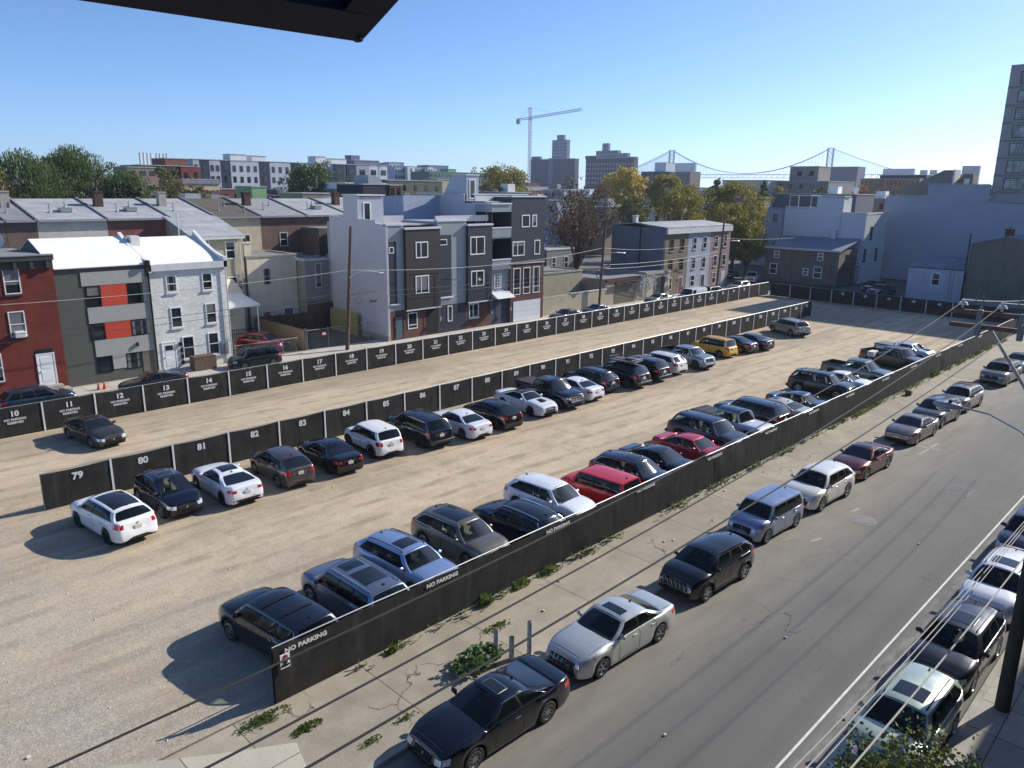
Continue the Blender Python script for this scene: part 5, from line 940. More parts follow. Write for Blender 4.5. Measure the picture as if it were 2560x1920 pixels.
for i in range(7):
    z = 15.3+i*2.62; mb = MB(); mb.box(142.92, 142.998, 6, 33.7, z-.55, z-.25); t.part('floor_band', mb, stucco('loft_band', '84807f', .08))
    for j in range(5): u1 = 32.2-j*4.6; window(t, '-x', 143.0, u1-3.7, u1, z, z+1.85, MAT['trim'], G_WINL, 'g', .1)
t = box_house('low_shed_house', 'small white outbuilding with one window and blue felt roof beyond the far fence', 'outbuilding', 119, 127, 29.6, 36.9, 4.4, stucco('stained_white', 'b9bdc6', .1, .35), M('blue_felt_roof', (.20, .23, .28), .8, var=.3, vs=.6)); window(t, '-x', 119, 32.6, 33.7, 2.0, 3.8, WHT, None, 'h', .12)
mb = MB(); mb.prism([(119, 4.45), (127, 5.6), (127, 5.5), (119, 4.3)], 29.4, 37.0, 'y'); t.part('sloping_roof', mb, M('blue_felt_roof', (.20, .23, .28), .8, var=.3, vs=.6)); mb = MB(); mb.tube([(118.9, 30.9, 5), (118.9, 30.9, .2)], .03); mb.tube([(118.9, 31.4, 5), (118.9, 31.4, .2)], .03); [mb.tube([(118.9, 30.9, .5+i*.4), (118.9, 31.4, .5+i*.4)], .02) for i in range(11)]; t.part('wall_ladder', mb, MAT['galv'])
t = T('stained_wall_house', 'old building with a blank stained olive brown wall and a chimney at the right', 'building', (118.5, 22, 0)); OL = stucco('stained_olive', '727063', .15, .4); mb = MB(); mb.prism([(16, 0), (16, 8.0), (21.5, 8.4), (24.9, 9.2), (29.3, 8.0), (29.3, 0)], 118.5, 132, 'x'); t.part('wall', mb, OL)
mb = MB(); mb.prism([(15.8, 8.15), (21.5, 8.55), (24.9, 9.35), (29.5, 8.15), (29.5, 8.0), (24.9, 9.2), (21.5, 8.4), (15.8, 8.0)], 118.3, 132, 'x'); t.part('roof', mb, M('blue_felt_roof', (.20, .23, .28), .8, var=.3, vs=.6)); chimney(t, 119.5, 25.2, 8.8, 10.2, .9); mb = MB(); mb.box(118.40, 118.497, 16, 29.3, 0, .8); t.part('plinth', mb, MAT['conc'])
mb = MB(); mb.tube([(118.3, 29.45, 9.4), (118.3, 29.45, .1)], .09); t.part('vent_pipe', mb, MAT['trim'])
t = box_house('brick_side_house', 'dark red brick building in the gap beside the blank blue grey wall', 'building', 150, 160, 50.5, 56, 10.2, brick('gap_brick', '4a2a26'), MAT['silver_roof']); box_house('grey_block_house', 'grey rooftop block behind the siding house', 'building', 149, 158, 57, 73.5, 14.2, M('slate_block', '565b66', .8), MAT['asphalt_roof'], cap=MAT['conc'])
board_fence('wooden picket fence closing the far right corner of the lot', (102.6, 18.2), (117.5, 18.6), 1.9, MAT['wood'])
# ---------------------------------------------------------------- parked cars
XO = dict(sedan=-.33, coupe=-.32, suv=-.58, hatch=-.45, big=-.62, boxy=-.48, pickup=.11, jeept=.09, van=-.7)
def put(rx, ry, ang, kind, col, label, cat='car', name='parked_car', z=0, **k):
    """rx, ry: where the middle of its roof stands"""
    a = rad(ang); xo = XO[kind]*SCL
    if z < 0: H = k.get('H', KIND[kind]['H']); f_ = (CH-H-z)/(CH-H); rx *= f_; ry *= f_
    return car(name, label, cat, kind, col, rx-xo*cos(a), ry-xo*sin(a), ang, z=z, **k)
GF = 'cars parked along the street fence'; GM = 'cars parked along the numbered middle fence'; GS = 'cars parked along the far kerb of the street'; GR = 'cars parked along the near kerb'; GB = 'cars parked along the alley'
UP, DN = 90, -90
# against the street fence
put(10.55, 20.25, 96, 'big', '0b0c10', 'black SUV with roof bars, backed against the street fence at its near end', 'SUV', group=GF, bars=2, chrome=True, wst=1, metal=.2, L=4.95, H=1.74, glassl=True)
put(13.45, 20.25, 91, 'big', '6c7688', 'slate blue grey SUV with two dark sunroofs, backed against the street fence', 'SUV', group=GF, sun='two', wst=2, metal=.6, L=4.9, rails='chrome')
put(16.05, 21.9, -87, 'suv', '8fa6cc', 'light blue wagon with black roof rails, nose to the street fence', 'wagon', group=GF, rails=True, sun='std', metal=.6, L=4.85, H=1.62, glassl=True, wst=1)
put(19.1, 22.25, -89, 'suv', '6f6a5f', 'taupe crossover with a panoramic roof, nose to the street fence', 'crossover', group=GF, sun='pano', chrome=True, rails='chrome', metal=.5, glassl=True, wst=2)
put(21.85, 20.35, 91, 'suv', '11172b', 'dark navy wagon with silver roof rails, backed against the street fence', 'wagon', group=GF, rails='chrome', chrome=True, metal=.3, sun='full', wst=0, L=4.8, H=1.62)
put(24.6, 22.2, -89, 'suv', 'dfe2e8', 'white crossover nose to the fence, between the navy wagon and the red boxy car', 'crossover', group=GF, metal=.05, wst=0, glassl=True)
put(27.5, 20.5, 92, 'boxy', 'c41216', 'bright red boxy car backed against the street fence', 'hatchback', group=GF, metal=.15, wst=0, tails='tall')
put(30.1, 21.5, -88, 'suv', '23283c', 'dark slate SUV nose to the street fence right of the red boxy car', 'SUV', group=GF, chrome=True, sun='std', glassl=True, metal=.5)
put(32.8, 21.45, -90, 'sedan', '141a26', 'dark blue sedan nose to the fence, left of the red sedan', 'sedan', group=GF, glassl=True, metal=.5, sun='std')
put(35.9, 21.35, -92, 'sedan', 'b3142a', 'red sedan nose to the street fence', 'sedan', group=GF, glassl=True, metal=.3)
put(38.75, 22.3, -97, 'big', '343848', 'very long dark SUV with roof rails, right of the red sedan', 'SUV', group=GF, rails=True, metal=.6, L=5.2, H=1.83, glassl=True)
put(41.5, 21.7, -97, 'jeept', 'c3c9d3', 'white open bed truck with a boxy black hardtop, nose to the street fence', 'pickup truck', group=GF, roofcol='1a1c22', cover='23262e', metal=.1, glassl=True, face=7)
put(44.5, 21.5, 88, 'big', '1d212c', 'black SUV backed to the fence behind the white hardtop truck', 'SUV', group=GF, metal=.4)
put(47.0, 21.3, 89, 'sedan', 'b9b4a6', 'beige sedan with a small sunroof, backed to the street fence', 'sedan', group=GF, sun='std', metal=.5)
put(49.6, 21.3, -91, 'sedan', '39445c', 'steel blue sedan nose to the fence beside the beige sedan', 'sedan', group=GF, glassl=True, metal=.6, sun='std')
put(55.3, 22.6, -90, 'big', '15181c', 'black SUV with two silver roof bars standing alone by a gap in the row', 'SUV', group=GF, bars=2, rails=True, metal=.3, L=4.85, glassl=True)
put(58.0, 21.8, -90, 'sedan', 'e6e8ea', 'white sedan nose to the street fence right of the black SUV with roof bars', 'sedan', group=GF, glassl=True, metal=.05)
put(61.6, 21.7, -96, 'pickup', '5c646b', 'grey pickup with an empty open bed, nose to the street fence', 'pickup truck', group=GF, glassl=True, metal=.6, name='pickup_truck', wst=2)
put(68.9, 21.4, -105, 'pickup', '433c35', 'large dark brown pickup with pale wheel arches and a white box in its bed', 'pickup truck', group=GF, glassl=True, metal=.6, name='pickup_truck', L=5.9, H=1.93)
put(73.0, 21.9, -97, 'pickup', 'b9c4dc', 'pale blue pickup with a dark bonnet scoop, last in the fence row', 'pickup truck', group=GF, glassl=True, metal=.4, name='pickup_truck', scoop='black', cover='5b5e62', L=5.2, H=1.7)
solo('storage_box', (lambda m: m.rbox((68.15, 23.1, 1.12), (1.1, .55, .42), b=.1))(MB()), MAT['offwhite'], 'white box standing in the bed of the brown pickup', 'box', at=(68.15, 23.1, .9))
# against the middle fence
put(9.75, 33.3, 97, 'suv', 'e9eaec', 'white luxury SUV with a black glass roof below panel 79, rear to the camera', 'SUV', group=GM, sun='full', wst=5, metal=.05, fin=True, L=4.8, W=1.93, rdrop=.14, b0=1.08, b1=1.18)
put(12.42, 35.3, -89, 'hatch', '0c1226', 'dark navy crossover facing the camera below panel 80', 'crossover', group=GM, clad=True, wst=3, metal=.35, chrome=True, glassl=True, sun='outline')
put(15.1, 34.15, 90, 'coupe', 'e6e9f0', 'white coupe like sedan with a black roof panel, rear to the camera', 'sedan', group=GM, sun='pano', wst=5, metal=.1)
put(18.05, 34.0, 88, 'hatch', '57524e', 'brown grey compact minivan, rear to the camera below panel 82', 'minivan', group=GM, wst=1, metal=.6, chrome=True, L=4.4, H=1.62)
put(20.9, 34.15, 87, 'sedan', '0c0d13', 'black sedan with chrome window line, rear to the camera below panel 83', 'sedan', group=GM, chrome=True, wst=4, metal=.2)
put(23.95, 34.2, 86, 'suv', 'ececea', 'white boxy small SUV with black wheel arches, rear to the camera', 'SUV', group=GM, clad=True, wst=4, metal=.02, L=4.25, W=1.8, H=1.69, wb=2.57, rr=-1.7, rb=-1.95, cowl=1.1, tw=.80, rdrop=.03, fin=True)
put(27.0, 33.85, 87, 'big', '151c2a', 'dark blue SUV with tall tail lights, rear to the camera below panel 85', 'SUV', group=GM, chrome=True, tails='tall', wst=5, metal=.5, sun='full')
put(29.8, 33.6, 88, 'sedan', 'dfe2e6', 'white sedan, rear to the camera below panel 86', 'sedan', group=GM, wst=1, metal=.1)
put(32.45, 33.3, 88, 'hatch', '0d0e14', 'black electric crossover, rear to the camera below panel 87', 'crossover', group=GM, wst=5, metal=.3)
put(36.3, 34.7, -93, 'coupe', 'd9dce2', 'white muscle sedan with a black roof and bonnet scoop, facing the camera', 'sedan', group=GM, roofcol='0c0d10', scoop='black', glassl=True, wst=5, metal=.1, L=4.95)
put(38.9, 34.5, -93, 'pickup', '0d1120', 'black pickup with a big chrome grille and a flat bed cover, facing the camera', 'pickup truck', group=GM, name='pickup_truck', cover='2f2d2d', face=1, grille='bars', wst=6, metal=.3, glassl=True)
put(41.5, 34.2, 88, 'sedan', 'e4e6ec', 'white sedan, rear to the camera, right behind the black pickup', 'sedan', group=GM, wst=0, metal=.1)
put(44.1, 34.5, 88, 'suv', '11141b', 'black SUV, rear to the camera below panel 91', 'SUV', group=GM, chrome=True, rails=True, wst=1, metal=.4)
put(47.0, 33.9, 88, 'big', '0f1114', 'black SUV carrying an open roof rack with a grey load, below panel 92', 'SUV', group=GM, wst=0, metal=.3, bars=2)
put(49.9, 34.0, 88, 'big', '10121a', 'black SUV without rack, rear to the camera below panel 93', 'SUV', group=GM, wst=4, metal=.4)
put(52.9, 34.2, 88, 'suv', 'dcd9d3', 'cream white crossover, rear to the camera below panel 94', 'crossover', group=GM, wst=1, metal=.2)
put(56.4, 34.3, -98, 'pickup', '7e8791', 'grey pickup facing the camera beside the yellow SUV', 'pickup truck', group=GM, name='pickup_truck', wst=6, metal=.5, glassl=True, L=5.35, H=1.78)
put(62.1, 34.6, 84, 'boxy', 'e0a80c', 'bright yellow SUV, rear to the camera', 'SUV', group=GM, rails=True, wst=0, metal=.1, L=4.4, H=1.73, clad=True, tw=.78)
put(65.2, 34.5, 86, 'sedan', '121516', 'black sedan, rear to the camera, directly right of the yellow SUV', 'sedan', group=GM, wst=1, metal=.4)
put(67.6, 34.1, 86, 'sedan', '171b2a', 'dark blue sedan, rear to the camera, second car right of the yellow SUV', 'sedan', group=GM, wst=1, metal=.4)
put(77.2, 34.5, 64, 'big', 'a29a8b', 'tan SUV parked alone at the far end of the middle fence', 'SUV', group=GM, rails='chrome', wst=3, metal=.5, L=4.9, H=1.72)
solo('roof_cargo_rack', (lambda m: (m.rbox((47.0, 33.9, 1.95), (1.35, 2.2, .10), Matrix.Rotation(.15, 3, 'Z'), b=.2), m.rbox((47.2, 33.4, 2.06), (.7, 1.1, .16), b=.4), m.tube([(46.3, 32.9, 2.1), (46.2, 35.0, 2.15), (47.7, 35.1, 2.1), (47.8, 32.9, 2.1), (46.3, 32.9, 2.1)], .04))[0])(MB()), M('rack_grey', (.10, .10, .105), .6), 'open rack with a grey load on the roof of a black SUV', 'roof rack', at=(47, 33.9, 1.86))
put(13.1, 47.7, -82, 'sedan', '403c39', 'dark grey brown sedan standing alone between the middle fence and the alley fence', 'sedan', metal=.5, wst=0, glassl=True, sun='std')
# far kerb of the street
SZ = -.12
put(12.95, 13.05, 178, 'coupe', '090b14', 'black sports sedan nearest the camera, with a thin outlined sunroof, beside three white posts', 'sedan', group=GS, z=SZ, sun='outline', chrome=True, wst=1, metal=.35, face=2, L=4.9, glassl=False)
put(18.5, 13.1, 177, 'sedan', 'bcc0bc', 'silver green sedan with an upright chrome grille and a sunroof', 'sedan', group=GS, z=SZ, sun='std', wst=0, metal=.55, face=1, grille='grid', L=4.95, wb=3.0, H=1.47, zn=.82, zh=1.02, b0=1.0, b1=1.04, deck=1.05, tw=.72)
put(24.85, 13.2, 177, 'suv', '08080a', 'black compact SUV with a row of seven grille slots', 'SUV', group=GS, z=SZ, wst=3, metal=.2, face=7, clad=True, L=4.4, H=1.63, wb=2.63)
put(30.8, 13.85, 177, 'boxy', '8994ad', 'grey blue boxy wagon between the black SUV and the cream crossover', 'wagon', group=GS, z=SZ, wst=0, metal=.6)
put(36.0, 13.7, 177, 'suv', 'd8d6cd', 'cream white crossover with a ribbed roof, between the boxy wagon and the maroon sedan', 'crossover', group=GS, z=SZ, wst=0, metal=.2, face=3, grille='bars', L=4.75, W=1.93, H=1.7)
put(41.5, 13.75, 177, 'sedan', '5e221e', 'maroon sedan with a dark sunroof', 'sedan', group=GS, z=SZ, wst=0, metal=.55, sun='std')
put(49.6, 13.8, 177, 'sedan', '6e625f', 'mauve grey sedan with a wide barred chrome grille', 'sedan', group=GS, z=SZ, wst=1, metal=.6, face=3, grille='bars')
put(54.6, 13.8, 177, 'suv', '4c4c50', 'dark grey SUV partly hidden behind the street lamp head', 'SUV', group=GS, z=SZ, wst=1, metal=.6)
put(59.7, 13.7, 177, 'suv', '8c8883', 'silver SUV with black roof rails and a hatched luggage rack', 'SUV', group=GS, z=SZ, wst=1, metal=.6, rails=True, bars=2)
put(70.5, 13.7, 177, 'big', '6b6359', 'brown grey SUV standing apart in front of the far end of the row', 'SUV', group=GS, z=SZ, wst=1, metal=.6)
put(76.7, 13.8, 177, 'sedan', '5a6270', 'grey sedan at the far end of the kerb, at the right edge', 'sedan', group=GS, z=SZ, wst=1, metal=.6)
# near kerb
put(20.85, 4.75, 179, 'suv', 'aab7a9', 'pale green SUV with a dark sunroof, half hidden by the leafy tree', 'SUV', group=GR, z=SZ, sun='std', wst=1, metal=.45, rails=True, L=4.45)
put(25.9, 4.85, 179, 'suv', '2e3037', 'dark grey SUV parked between the pale green SUV and the white SUV', 'SUV', group=GR, z=SZ, sun='outline', wst=1, metal=.6, rails=True, glassl=True)
put(31.3, 4.85, 179, 'suv', 'dcdfe6', 'white SUV in dappled shade behind the utility pole', 'SUV', group=GR, z=SZ, sun='std', wst=1, metal=.1, rails=True, face=3, grille='bars')
put(37.1, 4.95, 179, 'big', '27304a', 'dark blue SUV with a barred grille cut off by the right edge', 'SUV', group=GR, z=SZ, wst=1, metal=.6, face=3, grille='bars')
put(15.0, 4.85, 179, 'sedan', '14161c', 'dark car almost hidden under the leafy tree at the bottom edge', 'car', group=GR, z=SZ, wst=1, metal=.4)
# alley behind the lot
put(12.0, 56.6, 1, 'suv', '20303a', 'dark teal SUV in the alley in front of the red brick house', 'SUV', group=GB, z=SZ, rails='chrome', metal=.5, wst=0)
put(20.4, 56.5, 181, 'sedan', '0d1016', 'black sedan with chrome window line in the alley in front of the panel house', 'sedan', group=GB, z=SZ, chrome=True, metal=.3, wst=1)
put(29.5, 58.6, 178, 'boxy', '15191d', 'black boxy SUV in the alley by the chain link gate', 'SUV', group=GB, z=SZ, metal=.2, L=4.3, H=1.75, rails=True)
put(32.6, 65.0, -60, 'suv', '8c1418', 'red crossover parked in the driveway behind the chain link gate', 'crossover', metal=.4, wst=1, glassl=True)
put(66.2, 56.2, 180, 'sedan', '1a1d22', 'dark sedan in the alley in front of the low garden wall', 'sedan', group=GB, z=SZ, metal=.5)
put(71.8, 56.2, 180, 'sedan', '39486a', 'blue sedan in the alley right of the dark sedan', 'sedan', group=GB, z=SZ, metal=.6, glassl=True)
put(85.9, 57.0, 180, 'sedan', '8d939b', 'silver sedan in the alley below the hanging net, glinting in the sun', 'sedan', group=GB, z=SZ, metal=.8)
put(90.5, 54.5, 180, 'van', 'd6d8dc', 'white work van in the alley below the tan rowhouse', 'van', group=GB, z=SZ, metal=.05, name='van')
put(96.0, 55.3, 180, 'big', '5e6a72', 'grey SUV in the alley directly behind the white van', 'SUV', group=GB, z=SZ, metal=.6)
put(106.5, 56.3, 180, 'suv', 'a9abad', 'silver crossover near the corner of the alley and back lane', 'crossover', group=GB, z=SZ, metal=.6)
put(118.2, 60.6, 200, 'pickup', 'c4c1b8', 'white pickup parked under the big yellow tree', 'pickup truck', metal=.1, name='pickup_truck')
put(122.0, 66.5, 190, 'sedan', '1c2430', 'dark car in the shade behind the white pickup', 'sedan', metal=.4)
put(121.5, 42.0, 175, 'big', '0c0e12', 'black SUV in the shade just beyond the far fence, beside the stucco house', 'SUV', metal=.3, H=1.9, L=5.3)
put(117.0, 39.6, 170, 'pickup', '1d2230', 'dark pickup in the shade just left of the small white outbuilding', 'pickup truck', metal=.3, name='pickup_truck', cover='20242c')
# ---------------------------------------------------------------- poles, wires, lamps, posts
t = T('utility_pole', 'thick dark utility pole on the near pavement carrying a double cross arm', 'utility pole', (23.9, 3.2, 0)); mb = MB(); mb.cyl((23.9, 3.2, 0), (23.9, 3.2, 13.4), .20, .15, 16); t.part('pole', mb, M('pole_wood', (.045, .036, .028), .9, var=.4, vs=3, bump=.4, bsc=12), smooth=40)
for z in (11.46, 11.08):
    for x in (23.74,): mb = MB(); mb.box(x-.05, x+.05, .6, 6.1, z-.06, z+.06); t.part('cross_arm', mb, M('arm_timber', (.16, .085, .06), .85, var=.3, vs=6))
for y in (5.35, 4.35): mb = MB(); mb.rbox((23.60, y, 11.2), (.12, .14, .72), b=.2); mb.tube([(23.5, y-.06, 11.6), (23.5, y-.05, 12.0), (23.4, y+.04, 12.15), (23.35, y+.12, 11.7)], .018, 5); t.part('fuse_cutout', mb, M('porcelain_grey', (.20, .20, .20), .6))
for y in (5.87, 4.92, 3.97): mb = MB(); mb.cyl((23.9, y, 11.53), (23.9, y, 11.62), .03, n=8); mb.cyl((23.9, y, 11.62), (23.9, y, 11.70), .13, .09, 14); mb.cyl((23.9, y, 11.70), (23.9, y, 11.77), .05, n=8); t.part('insulator', mb, MAT['offwhite'], smooth=40)
mb = MB(); mb.tube([(23.6, 3.3, 8.55), (23.9, 4.11, 9.59), (23.9, 5.14, 11.06)], .042, 8); t.part('brace_pipe', mb, MAT['galv'])
mb = MB(); mb.tube([(23.2, 3.25, 8.0), (23.6, 3.93, 8.42), (23.9, 4.8, 8.66), (23.9, 5.6, 8.72)], .027, 8); t.part('lamp_arm', mb, MAT['galv'])
t2 = T('street_lamp', 'cobra head street lamp reaching over the road at the right', 'street lamp', (23.9, 5.6, 8.6)); mb = MB(); mb.grid([[(23.9+w_*cos(a)*.5, 5.5+u, 8.70+h_*sin(a)) for a in [2*pi*i/14 for i in range(15)]] for u, w_, h_ in ((-.02, .10, .05), (.08, .16, .07), (.25, .30, .10), (.50, .34, .10), (.66, .26, .08), (.74, .10, .04), (.75, .01, .01))]); t2.part('housing', mb, MAT['galv'], smooth=50)
mb = MB(); mb.grid([[(23.9+w_*cos(a)*.5, 5.96+w_*1.1*sin(a)*.55, 8.60-d_) for a in [2*pi*i/14 for i in range(15)]] for w_, d_ in ((.30, 0), (.26, .05), (.12, .09), (.01, .10))]); t2.part('lens', mb, MAT['lamp'], smooth=50); mb = MB(); mb.cyl((23.9, 5.8, 8.79), (23.9, 5.8, 8.87), .05, n=8); t2.part('photocell', mb, MAT['trim'])
def wire(label, fn, x0, x1, r, m, n=30, name='power_line', group=None):
    mb = MB(); mb.tube([fn(x0+(x1-x0)*i/n) for i in range(n+1)], r, 5); p = fn(x0); return solo(name, mb, m, label, 'power line', group, at=p)
for y, z0, lb in ((5.87, 10.31, 'primary wire farthest from the camera, running just above the street fence'), (4.92, 10.42, 'middle primary wire crossing the pavement to the second insulator'), (3.97, 10.83, 'primary wire nearest the camera, passing over the parked sports sedan')):
    wire(lb, lambda x, y=y, z0=z0: (x, y, z0+(11.72-z0)*((x-2.5)/21.4)**2), -14, 23.9, .0115, MAT['wire'])
    wire({5.87: 'farthest', 4.92: 'middle', 3.97: 'nearest'}[y]+' primary wire beyond the cross arm', lambda x, y=y: (x, y+(x-23.9)*.0, 11.75-1.2*(1-((x-44)/20)**2)), 23.9, 64, .0135, MAT['lite_wire'])  # same wires drawn pale here, sunlight put into the colour
for i, (y, z8, z20) in enumerate(((3.0, 7.77, 7.1), (3.05, 7.44, 6.85), (3.1, 7.12, 6.6), (3.0, 6.62, 5.85))):
    wire(['uppermost', 'second', 'third', 'lowest'][i]+' communication cable crossing the parked pale green SUV', lambda x, y=y, a=z8, b=z20: (x, y, a+(b-a)*(x-8)/12.3+.25*((x-14)/10)**2-.05), -6, 23.8, .009 if i != 3 else .016, M('sunlit_cable', (.38, .36, .32), .6) if i != 1 else MAT['lite_wire'], name='communication_cable')
t = T('utility_pole', 'leaning wooden utility pole with street lamp before the pale siding end wall', 'utility pole', (38.5, 59.3, 0)); mb = MB(); mb.cyl((38.5, 59.3, 0), (39.55, 59.5, 11.2), .19, .13, 12); t.part('pole', mb, M('pole_wood_light', (.13, .08, .055), .9, var=.3, vs=3))
mb = MB(); mb.tube([(39.0, 59.3, 6.6), (39.3, 58.7, 7.1), (40.3, 58.0, 7.25), (41.2, 57.8, 7.1)], .035, 6); t.part('lamp_arm', mb, MAT['offwhite']); mb = MB(); mb.rbox((41.4, 57.75, 7.0), (.65, .28, .18), b=.8); t.part('lamp_head', mb, MAT['galv'])
mb = MB(); [mb.tube([(39.7+.25*cos(a), 59.0, 4.5+.3*sin(a)) for a in [i*pi/6 for i in range(13)]], .02, 4) for _ in (0,)]; mb.tube([(38.3, 59, 3.0), (37.9, 59, 2.6), (38.0, 59, 2.2), (38.3, 59, 2.4), (38.2, 59, 2.9)], .02, 4); mb.tube([(38.9, 59.1, 5.1), (40.6, 59.0, 5.15), (41.6, 59, 5.2)], .03, 4); mb.rbox((41.3, 58.9, 4.35), (.7, .2, .25), b=.3); t.part('cable_loops', mb, MAT['wire'])
t = T('utility_pole', 'dark utility pole with a round cable coil in front of the tan garages', 'utility pole', (79.9, 59.6, 0)); mb = MB(); mb.cyl((76.2, 59.6, 0), (76.9, 59.6, 10.6), .17, .12, 10); t.part('pole', mb, MAT['wood']); mb = MB(); mb.tube([(75.5+.38*cos(a), 59.3, 4.4+.5*sin(a)) for a in [i*pi/6 for i in range(13)]], .06, 5); t.part('cable_coil', mb, MAT['wire']); mb = MB(); mb.tube([(76.8, 59.4, 6.9), (78.5, 58.9, 7.0), (79.6, 58.8, 6.9)], .03, 5); mb.rbox((79.9, 58.8, 6.85), (.6, .25, .15), b=.8); t.part('lamp_head', mb, MAT['galv'])
t = T('utility_pole', 'dark utility pole in front of the pink rowhouse', 'utility pole', (102.4, 58.6, 0)); mb = MB(); mb.cyl((101.5, 57.6, 0), (102.4, 57.6, 11.3), .17, .12, 10); t.part('pole', mb, MAT['wood']); mb = MB(); mb.tube([(102.2, 57.5, 7.3), (104, 57, 7.6), (105.5, 57, 7.5)], .03, 5); mb.rbox((105.8, 57, 7.45), (.6, .25, .15), b=.8); t.part('lamp_head', mb, MAT['galv'])
t = T('utility_pole', 'distant utility pole standing behind the blank grey house wall', 'utility pole', (108, 78, 0)); mb = MB(); mb.cyl((108, 84, 0), (108, 84, 13.2), .16, .12, 8); t.part('pole', mb, MAT['wood']); mb = MB(); mb.box(106.9, 109.1, 83.9, 84.1, 12.6, 12.75); t.part('cross_arm', mb, MAT['wood'])
def span(a, b, sag, lb, r=.02, m=None): a, b = Vector(a), Vector(b); wire(lb, lambda x: tuple(a.lerp(b, x)+Vector((0, 0, -sag*4*x*(1-x)))), 0, 1, r, m or MAT['lite_wire'], 18)
span((-6, 59.0, 7.6), (39.15, 59.4, 7.3), .7, 'upper alley wire crossing the red brick, panel and white houses'); span((39.15, 59.4, 7.3), (76.6, 59.6, 7.6), .8, 'upper alley wire crossing the dark clad townhouses'); span((76.6, 59.6, 7.6), (102.1, 57.6, 8.0), .8, 'upper alley wire crossing the blank grey wall'); span((102.1, 57.6, 8.0), (131, 53, 8.2), .6, 'upper alley wire reaching the stucco house')
for i, z in enumerate((5.2, 4.7)):
    nm = ('upper', 'lower')[i]; span((-6, 59.0, z), (38.9, 59.4, z+.1), .5, nm+' telephone cable crossing the fronts of the left three houses', .018, MAT['wire']); span((38.9, 59.4, z+.1), (76.5, 59.6, z+.1), .5, nm+' telephone cable crossing the dark clad townhouses', .016, MAT['wire']); span((76.5, 59.6, z+.3), (101.9, 57.6, z+.9), .4, nm+' telephone cable crossing the garages and tan rowhouse', .03)
for x, y, h_, lb in ((15.06, 15.38, 1.05, 'tallest left of the three worn white posts by the black sports sedan'), (15.35, 14.98, .8, 'short middle one of the three worn white posts'), (15.95, 14.75, 1.2, 'rightmost and tallest of the three worn white posts')):
    t = T('bollard', lb.replace('tallest left', 'left'), 'bollard', (x, y, 0), 'worn white posts on the pavement'); mb = MB(); mb.cyl((x, y, 0), (x, y, h_), .085, n=14); t.part('post', mb, M('worn_white', (.42, .41, .38), .8, var=.35, vs=4), smooth=40); mb = MB(); mb.cyl((x, y, h_), (x, y, h_+.02), .075, .06, 12); t.part('rusty_top', mb, M('rust', (.16, .09, .06), .9))
random.seed(3)
# ---------------------------------------------------------------- foliage
def leafmat(name, cols, tl=.35):
    g = N(name); s = g.noise(.55, 3); c = g.mix(g.map(s, .35, .65, 0, 1), cols[0], cols[1]); c = g.mix(g.map(g.noise(3.5, 3), .4, .7, 0, .6), c, cols[2] if len(cols) > 2 else cols[0])
    d = g.n('BsdfPrincipled'); g.l(c, d.inputs[0]); d.inputs['Roughness'].default_value = .6; d.inputs['Specular IOR Level'].default_value = .3
    tr = g.n('BsdfTranslucent'); g.l(c, tr.inputs[0]); mx = g.n('MixShader'); mx.inputs[0].default_value = tl; g.l(d.outputs[0], mx.inputs[1]); g.l(tr.outputs[0], mx.inputs[2]); g.l(mx.outputs[0], g.o.inputs[0]); return g.m
LM = dict(willow=leafmat('willow_leaves', ((.085, .13, .035), (.12, .155, .05), (.05, .08, .03))), green=leafmat('green_leaves', ((.055, .095, .025), (.10, .13, .035), (.035, .06, .02))), olive=leafmat('olive_leaves', ((.12, .12, .035), (.17, .145, .04), (.07, .08, .025))),
 yellow=leafmat('yellow_leaves', ((.50, .37, .06), (.60, .46, .08), (.32, .26, .05))), ygreen=leafmat('yellow_green_leaves', ((.22, .20, .035), (.34, .28, .05), (.11, .12, .03))), brown=leafmat('brown_leaves', ((.105, .070, .042), (.15, .095, .05), (.07, .05, .035))), orange=leafmat('orange_leaves', ((.33, .16, .03), (.36, .2, .04), (.2, .1, .03))), dark=leafmat('dark_leaves', ((.022, .038, .016), (.035, .055, .022), (.015, .025, .012))))
BARK = M('bark', (.075, .055, .042), .95, var=.35, vs=5)
def leaf_quads(mb, c, n, sx, sy, sz, ls, droop=0.):
    for _ in range(n):
        while True:
            a, b, d = random.uniform(-1, 1), random.uniform(-1, 1), random.uniform(-1, 1); q = a*a+b*b+d*d
            if q < 1: break
        k = (.55+.45*q**.25)/max(q**.5, .05)*q**.5; p = Vector((c[0]+a*sx, c[1]+b*sy, c[2]+d*sz)); s_ = ls*random.uniform(.6, 1.3)
        u = Vector((random.gauss(0, 1), random.gauss(0, 1), random.gauss(0, 1)*(.6))).normalized(); v = u.orthogonal().normalized(); w_ = u.cross(v)
        if droop: v = Vector((0, 0, -1)); w_ = u.cross(v).normalized(); mb.add([p-w_*s_*.3, p+w_*s_*.3, p+v*s_*droop+w_*s_*.15, p+v*s_*droop-w_*s_*.15], [(0, 1, 2, 3)])
        else: mb.add([p-v*s_*.55, p+w_*s_*.42, p+v*s_*.6, p-w_*s_*.42], [(0, 1, 2, 3)])
